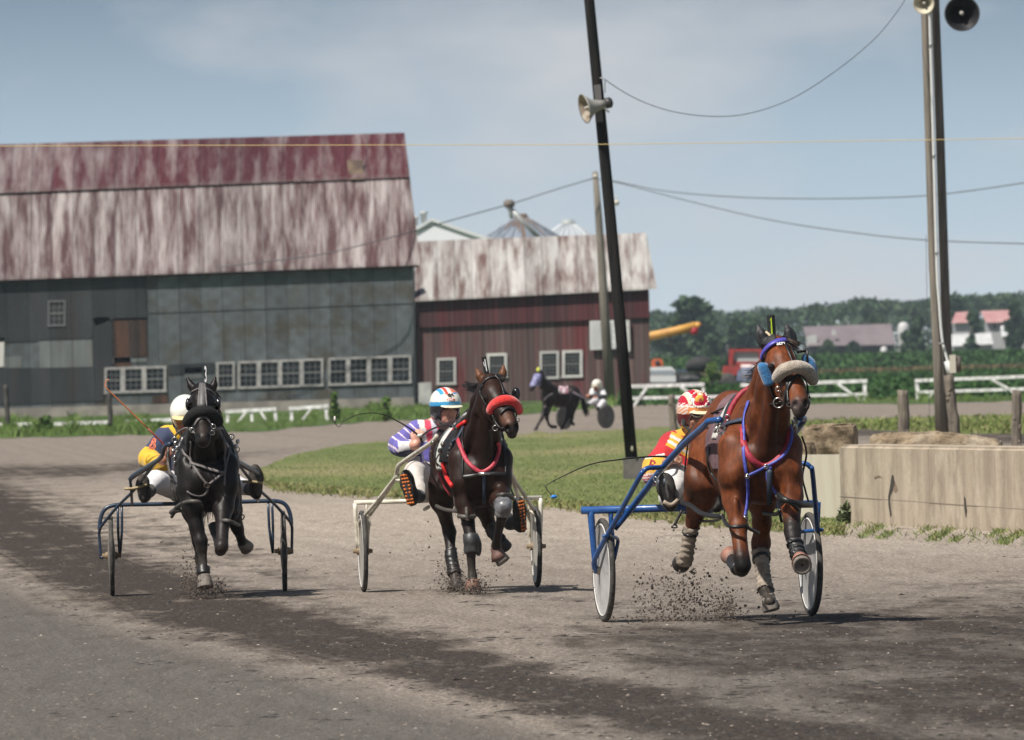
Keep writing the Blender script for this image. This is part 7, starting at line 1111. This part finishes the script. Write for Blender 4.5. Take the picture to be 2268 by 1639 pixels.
for l_, x, y, r, Y in (('white domed silo top between the grey far barn and the dark tree', 2001, 724, 13, 1350), ('small white tank in the field below the grey far barn', 1958, 774, 8, 1295), ('small white tank in the field right of the grey far barn', 1997, 766, 6, 1295)):
    c_ = at(x, y, Y); rr = r / (FPX / Y); b0 = np.array((c_[0], c_[1], 0)); o = thing('storage_tank', l_, 'tank', b0, 0, 'far white tanks'); mb = MB(); mb.lathe(b0, (0, 0, 1), [(0, rr), (c_[2], rr), (c_[2] + rr * .5, rr * .8), (c_[2] + rr * .8, rr * .35), (c_[2] + rr * .85, .01)], 20); mb.build('body', FW, o, b0)
# machinery by the red barn
YM = 520.; mp_ = lambda zx, zy, d=0.: at(1388 + zx * .1982, 620.2 + zy * .1982, YM + d); RD = M('tractor_red', (.34, .04, .035), .5, (.25, .035, .03), 2); DRK = M('machine_dark', (.03, .032, .035), .8, (.055, .055, .06), 3); PW = M('dull_white', (.55, .56, .57), .5)
def quadbox(name, z, mat, par, base, dep, d=0.): mb = MB(); mb.hexa([mp_(*q, d) for q in z], (0, dep, 0)); return mb.build(name, mat, par, base, False)
rect = lambda a, b_, c_, d_: [(a, b_), (c_, b_), (c_, d_), (a, d_)]; tb = mp_(1250, 1250); tb[2] = 0; tr = thing('tractor', 'red farm tractor with a boxy cab and exhaust stack, behind the bay horse', 'tractor', tb)
for q in (rect(1140, 770, 1520, 800), rect(1140, 800, 1200, 950), rect(1480, 800, 1520, 950), rect(1200, 912, 1480, 950)): quadbox('cab', q, RD, tr, tb, 1.5)
quadbox('cab_window', rect(1200, 800, 1480, 912), M('cab_glass', (.36, .42, .42), .2), tr, tb, .05, .15); quadbox('hood', [(1085, 960), (1460, 955), (1470, 1060), (1070, 1062)], RD, tr, tb, 1.8, -.4); quadbox('chassis', rect(1080, 1062, 1460, 1130), DRK, tr, tb, 1.2, -.2); mb = MB(); mb.tube([mp_(1125, 960, -.3), mp_(1128, 720, -.3)], .06, 8); mb.build('exhaust_stack', DRK, tr, tb); mb = MB(); mb.box(mp_(1062, 850, -.3), (.12, .05, .3)); mb.build('mirror', DRK, tr, tb, False)
for x in (1130, 1380): c_ = mp_(x, 1150, -.3); c_[2] = .42; wo = MB(); wo.lathe(c_, (0, 1, 0), [(-.12, .15), (-.12, .42), (.12, .42), (.12, .15)], 22); wo.build('wheel', RUB, tr, tb)
mb = MB(); mb.tube([mp_(1275, 985, -.7), mp_(1480, 985, -.7)], .17, 12); mb.build('fuel_tank', M('tank_pinkish', (.5, .42, .41), .5), tr, tb)
tb = mp_(1350, 1240, -1); tb[2] = 0; o = thing('machine_engine', 'blurred blue and grey machine part standing before the red tractor', 'machinery', tb); mb = MB(); mb.lathe((tb[0], tb[1], 0), (0, 0, 1), [(0, .45), (.3, .5), (.9, .42), (1.05, .25)], 14); mb.build('housing', M('machine_blue', (.09, .12, .20), .6, (.05, .055, .07), 3), o, tb); mb = MB(); mb.box((tb[0] + .3, tb[1] - .1, .25), (.5, .5, .5)); mb.build('base', DRK, o, tb, False)
tb = mp_(1100, 1215, -2); tb[2] = 0; o = thing('trailer', 'low dark flatbed trailer parked in front of the red tractor', 'trailer', tb); quadbox('deck', rect(850, 1125, 1300, 1160), DRK, o, tb, 2., -2); quadbox('frame', rect(880, 1160, 1280, 1200), DRK, o, tb, 1., -1.6)
for x in (930, 1010, 1230): c_ = mp_(x, 1190, -2); c_[2] = .2; wo = MB(); wo.lathe(c_, (0, 1, 0), [(-.1, .08), (-.1, .2), (.1, .2), (.1, .08)], 16); wo.build('wheel', RUB, o, tb)
tb = mp_(690, 1180); tb[2] = 0; o = thing('farm_implement', 'dark grey farm implement with a humped cover beside the white car', 'machinery', tb); quadbox('body', rect(550, 1040, 830, 1150), DRK, o, tb, 1.5); quadbox('panel', rect(600, 1060, 810, 1105), M('panel_grey', (.20, .20, .21), .6, (.06, .06, .065), 4), o, tb, .05, -.05); quadbox('rail', rect(555, 1000, 830, 1030), M('rail_blue', (.05, .07, .11), .6), o, tb, 1.); mb = MB(); mb.tube([np.append(mp_(660, 985), .12), np.append(mp_(740, 950), .3), np.append(mp_(840, 940), .36), np.append(mp_(915, 950), .3), np.append(mp_(955, 1010), .15)], 0, 12, 3); mb.build('cover', M('cover_black', (.02, .02, .021), .8), o, tb)
for x in (610, 770): c_ = mp_(x, 1170); c_[2] = .22; wo = MB(); wo.lathe(c_, (0, 1, 0), [(-.1, .08), (-.1, .24), (.1, .24), (.1, .08)], 16); wo.build('wheel', RUB, o, tb)
bush('ragged dark green bush beside the farm implement', 1578, 800, 858, 46, 512, 900, 37)
tb = mp_(415, 1165); tb[2] = 0; o = thing('parked_car', 'white car parked at the corner of the red barn', 'car', tb); mb = MB(); mb.hexa([mp_(230, 1010), mp_(270, 975), mp_(500, 968), mp_(540, 1005), mp_(545, 1060), (mp_(230, 1065))], (0, 1.6, 0)); mb.build('cabin', PW, o, tb, False); quadbox('windscreen', [(250, 1015), (525, 1010), (535, 1062), (240, 1068)], M('car_glass', (.20, .23, .25), .15), o, tb, .05, -.08); quadbox('body', [(215, 1072), (548, 1068), (552, 1150), (215, 1155)], PW, o, tb, 3.5, -.5); quadbox('bumper', rect(215, 1140, 552, 1160), DRK, o, tb, .2, -.58)
for x in (270, 510): c_ = mp_(x, 1160, -.2); c_[2] = .22; wo = MB(); wo.lathe(c_, (0, 1, 0), [(-.1, .08), (-.1, .24), (.1, .24), (.1, .08)], 16); wo.build('wheel', RUB, o, tb)
tb = mp_(340, 1000, 6); tb[2] = 0; o = thing('orange_machine', 'orange machine with a round dark port showing over the white car', 'machinery', tb); OR = M('machine_orange', (.55, .11, .04), .5); quadbox('housing', [(280, 900), (310, 880), (385, 880), (405, 910), (400, 1165), (280, 1165)], OR, o, tb, 1., 6); mb = MB(); mb.lathe(mp_(343, 925, 5.9), (0, 1, 0), [(-.02, .01), (-.02, .11), (.05, .11)], 16); mb.build('port', DRK, o, tb)
tb = mp_(300, 1160, 3); tb[2] = 0; o = thing('grain_auger', 'yellow auger tube with a red spout poking out past the red barn', 'auger', tb); mb = MB(); mb.tube([mp_(40, 690, 3), mp_(275, 628, 3), mp_(560, 565, 3), mp_(770, 515, 3)], [.19, .2, .19, .2], 14); mb.build('tube', M('auger_yellow', (.60, .33, .06), .5, (.45, .22, .05), 2), o, tb); mb = MB(); mb.tube([mp_(765, 516, 3), mp_(800, 505, 3), mp_(818, 520, 3)], .16, 10); mb.build('end_cap', MATS['auger_yellow'], o, tb); mb = MB(); mb.lathe(mp_(752, 610, 3), (0, 0, 1), [(0, .13), (.1, .19), (.33, .2)], 12); mb.build('spout', M('spout_red', (.35, .02, .03), .6), o, tb); mb = MB(); mb.tube([mp_(150, 670, 3.2), (mp_(150, 670, 3.2)[0], YM + 3.2, 0)], .06, 6); mb.build('stand', DRK, o, tb)
# ================================================================== FAR HORSE, SULKY, DRIVER
rb = Rig(1296, 950, 0, 1122.3, 767.9, .1802)
hb_ = rb.thing('horse', 'small distant dark horse with a blue patterned hood trotting left on the far track', 'horse', rb.L(620, 1050, -.2) * (1, 1, 0), 'racing horses'); S = Sculpt(.02, .05); E, C = makers(S, rb, .85); DB_ = (.018, .011, .010)
E(800, 600, .05, (.27, .3, .29)); E(650, 620, -.3, (.34, .3, .30)); E(520, 610, -.6, (.24, .26, .31)); C((560, 560, -.55, .22), (460, 470, -.8, .15), (405, 340, -.95, .11)); C((400, 320, -.98, .1), (375, 390, -1.08, .1), (330, 470, -1.16, .075), (305, 525, -1.2, .062)); C((392, 310, -.95, .035), (388, 262, -.95, .01), kk=.02)
for pts in ([(490, 720, -.6, .12), (460, 800, -.75, .075), (432, 880, -.85, .052), (385, 960, -1., .036), (362, 1005, -1.05, .045), (345, 1040, -1.1, .055)], [(510, 730, -.5, .12), (495, 810, -.55, .075), (492, 880, -.6, .052), (520, 960, -.5, .036), (555, 985, -.45, .045), (605, 985, -.4, .05)], [(780, 700, 0, .17), (765, 800, .0, .09), (735, 890, .0, .055), (690, 980, -.1, .04), (660, 1040, -.15, .055)], [(820, 700, .15, .16), (800, 800, .2, .09), (800, 880, .25, .055), (790, 930, .2, .042), (822, 955, .2, .05)]): C(*pts, kk=.04)
S.mesh(2); S.build('body', MATS['black_coat'], hb_, DB_); BH = M('blue_hood', (.06, .06, .24), .7, (.30, .30, .42), 30); shell(S, lambda V: (V[:, 0] < rb.L(415, 0, -.9)[0]) & (V[:, 2] > rb.L(0, 500, -1)[2]) & (V[:, 2] < rb.L(0, 345, -1)[2]), .018, 'hood', BH, hb_); put('ear_cover', MB().ball(rb.L(390, 295, -1.0), (.05, .05, .085)), M('lime_yellow', (.45, .5, .05), .7), hb_); shell(S, lambda V: (V[:, 0] > rb.L(625, 0, -.3)[0]) & (V[:, 0] < rb.L(745, 0, -.3)[0]) & (V[:, 2] > rb.L(0, 600, -.3)[2]), .02, 'saddle_cloth', M('white_cloth', (.55, .53, .55), .8, (.3, .12, .16), 9), hb_); strands('mane', hb_, HAIR, [rb.P((420, 320, -.9), (450, 380, -.85), (490, 450, -.7)), rb.P((440, 390, -.85), (480, 450, -.75), (530, 480, -.6))], 60, .03, .008, 71); strands('tail', hb_, HAIR, [rb.P((870, 560, .25), (920, 610, .35), (950, 700, .4), (985, 830, .45))], 70, .03, .01, 72)
m = MB(); m.tube(rb.P((455, 660, -.85), (500, 610, -.85), (560, 575, -.8)), .02, 6, 3); put('breast_strap', m, M('pale_strap', (.4, .37, .36), .6), hb_); hf_ = MB()
sb_ = rb.thing('sulky', 'small distant sulky with grey disc wheels behind the far dark horse', 'sulky', rb.L(965, 1050, .6) * (1, 1, 0), 'racing sulkies'); wc = [rb.L(1220, 895, .15), rb.L(712, 920, 1.0)]
for c_ in wc:
    c_[2] = .29; ax_ = unit((.72, -.69, 0)); d = MB(); d.lathe(c_, ax_, [(-.03, .01), (-.02, .27), (-.02, .29), (.02, .29), (.02, .27), (.03, .01)], 36); put('wheel', d, M('far_disc', (.16, .15, .14), .7, (.11, .10, .09), 3), sb_); ty = MB(); ty.ring(c_, ax_, .285, .014, 36, 6); put('tyre', ty, RUB, sb_)
m = MB(); up_ = [c_ + (0, 0, .38) for c_ in wc]; m.tube([wc[0] + (.05, 0, 0), up_[0], up_[1], wc[1]], .02, 6); m.tube([up_[0]] + rb.P((1150, 745, .1), (1000, 660, -.2), (820, 560, -.45)), .02, 6); m.tube([up_[1]] + rb.P((800, 700, .4), (720, 600, .0)), .02, 6); put('frame', m, M('far_frame', (.16, .14, .17), .5), sb_)
db_ = rb.thing('person', 'distant driver in white jacket, white trousers and white helmet on the far sulky', 'driver', rb.L(1130, 720, .4), 'drivers on the track'); hc = rb.L(1108, 480, .3); Hf = head_frame(-.6, .1); S = Sculpt(.014, .03); head(S, hc, Hf, SK3, rb.L(1112, 530, .35), False); C = lambda *a, col=None, k=.04: S.chain(rb.P(*a), col, k); C((1112, 530, .35, .07), (1120, 600, .4, .12), (1130, 700, .45, .13)); C((1060, 540, .4, .06), (1040, 600, .1, .045), (1020, 600, -.1, .035)); C((1170, 540, .4, .06), (1195, 610, .2, .045), (1100, 620, 0, .035)); C((1130, 700, .4, .1), (1090, 660, 0, .07), (1010, 700, -.2, .05)); hand(S, rb.L(1020, 600, -.1), (-.6, -.6, .2), (0, 0, 1), SK3); hand(S, rb.L(1100, 620, 0), (-.8, -.5, .1), (0, 0, 1), SK3); S.mesh(2); S.build('body', SKIN, db_, SK3)
J = Sculpt(.014, .04); J.ell(rb.L(1120, 590, .4), (.2, .14, .19), WHT); J.chain(rb.P((1065, 545, .4, .085), (1040, 600, .12, .07), (1024, 602, -.06, .05))).chain(rb.P((1170, 545, .4, .085), (1196, 612, .2, .07), (1120, 622, .03, .05))); J.mesh(2); J.build('jacket', CLOTH, db_, (.58, .58, .58), colfn=lambda V, c: np.where(((V[:, 2] < rb.L(0, 615, .4)[2]) | (np.abs(np.sin(V[:, 0] * 14 + V[:, 2] * 9)) < .18))[:, None], np.array((.03, .035, .04)), np.array((.60, .60, .60)))); T_ = Sculpt(.014, .04); T_.chain(rb.P((1130, 700, .4, .13), (1085, 665, 0, .09), (1010, 705, -.2, .06))).chain(rb.P((1160, 700, .4, .13), (1180, 690, .1, .09), (1130, 750, -.1, .06))); T_.mesh(2); T_.build('trousers', CLOTH, db_, (.56, .54, .56)); bt = MB(); bt.ball(rb.L(1000, 715, -.25), (.05, .1, .06)); bt.ball(rb.L(1120, 760, -.15), (.05, .1, .06)); put('boot', bt, BLK, db_); helmet(db_, hc, Hf, lambda p: np.where(((p[:, 2] > .03) & (p[:, 2] < .05))[:, None], np.array((.45, .40, .35)), np.array((.66, .63, .55))), (.6, .57, .45), 1.05, .011)
# ================================================================== air
hz = MB(); hz.box((0, 1550, 24.5), (2600, 3300, 51)); m = bpy.data.materials.new('haze_air'); m.use_nodes = True; t = m.node_tree; t.nodes.remove(t.nodes['Principled BSDF']); pv = t.nodes.new('ShaderNodeVolumePrincipled'); pv.inputs['Density'].default_value = 0.00008; pv.inputs['Color'].default_value = (.72, .87, 1, 1); pv.inputs['Anisotropy'].default_value = 0.0; t.links.new(pv.outputs[0], t.nodes['Material Output'].inputs['Volume'])
tag(hz.build('haze', m, None, (0, 0, 0), False), 'thin pale summer haze', None, None, 'stuff')
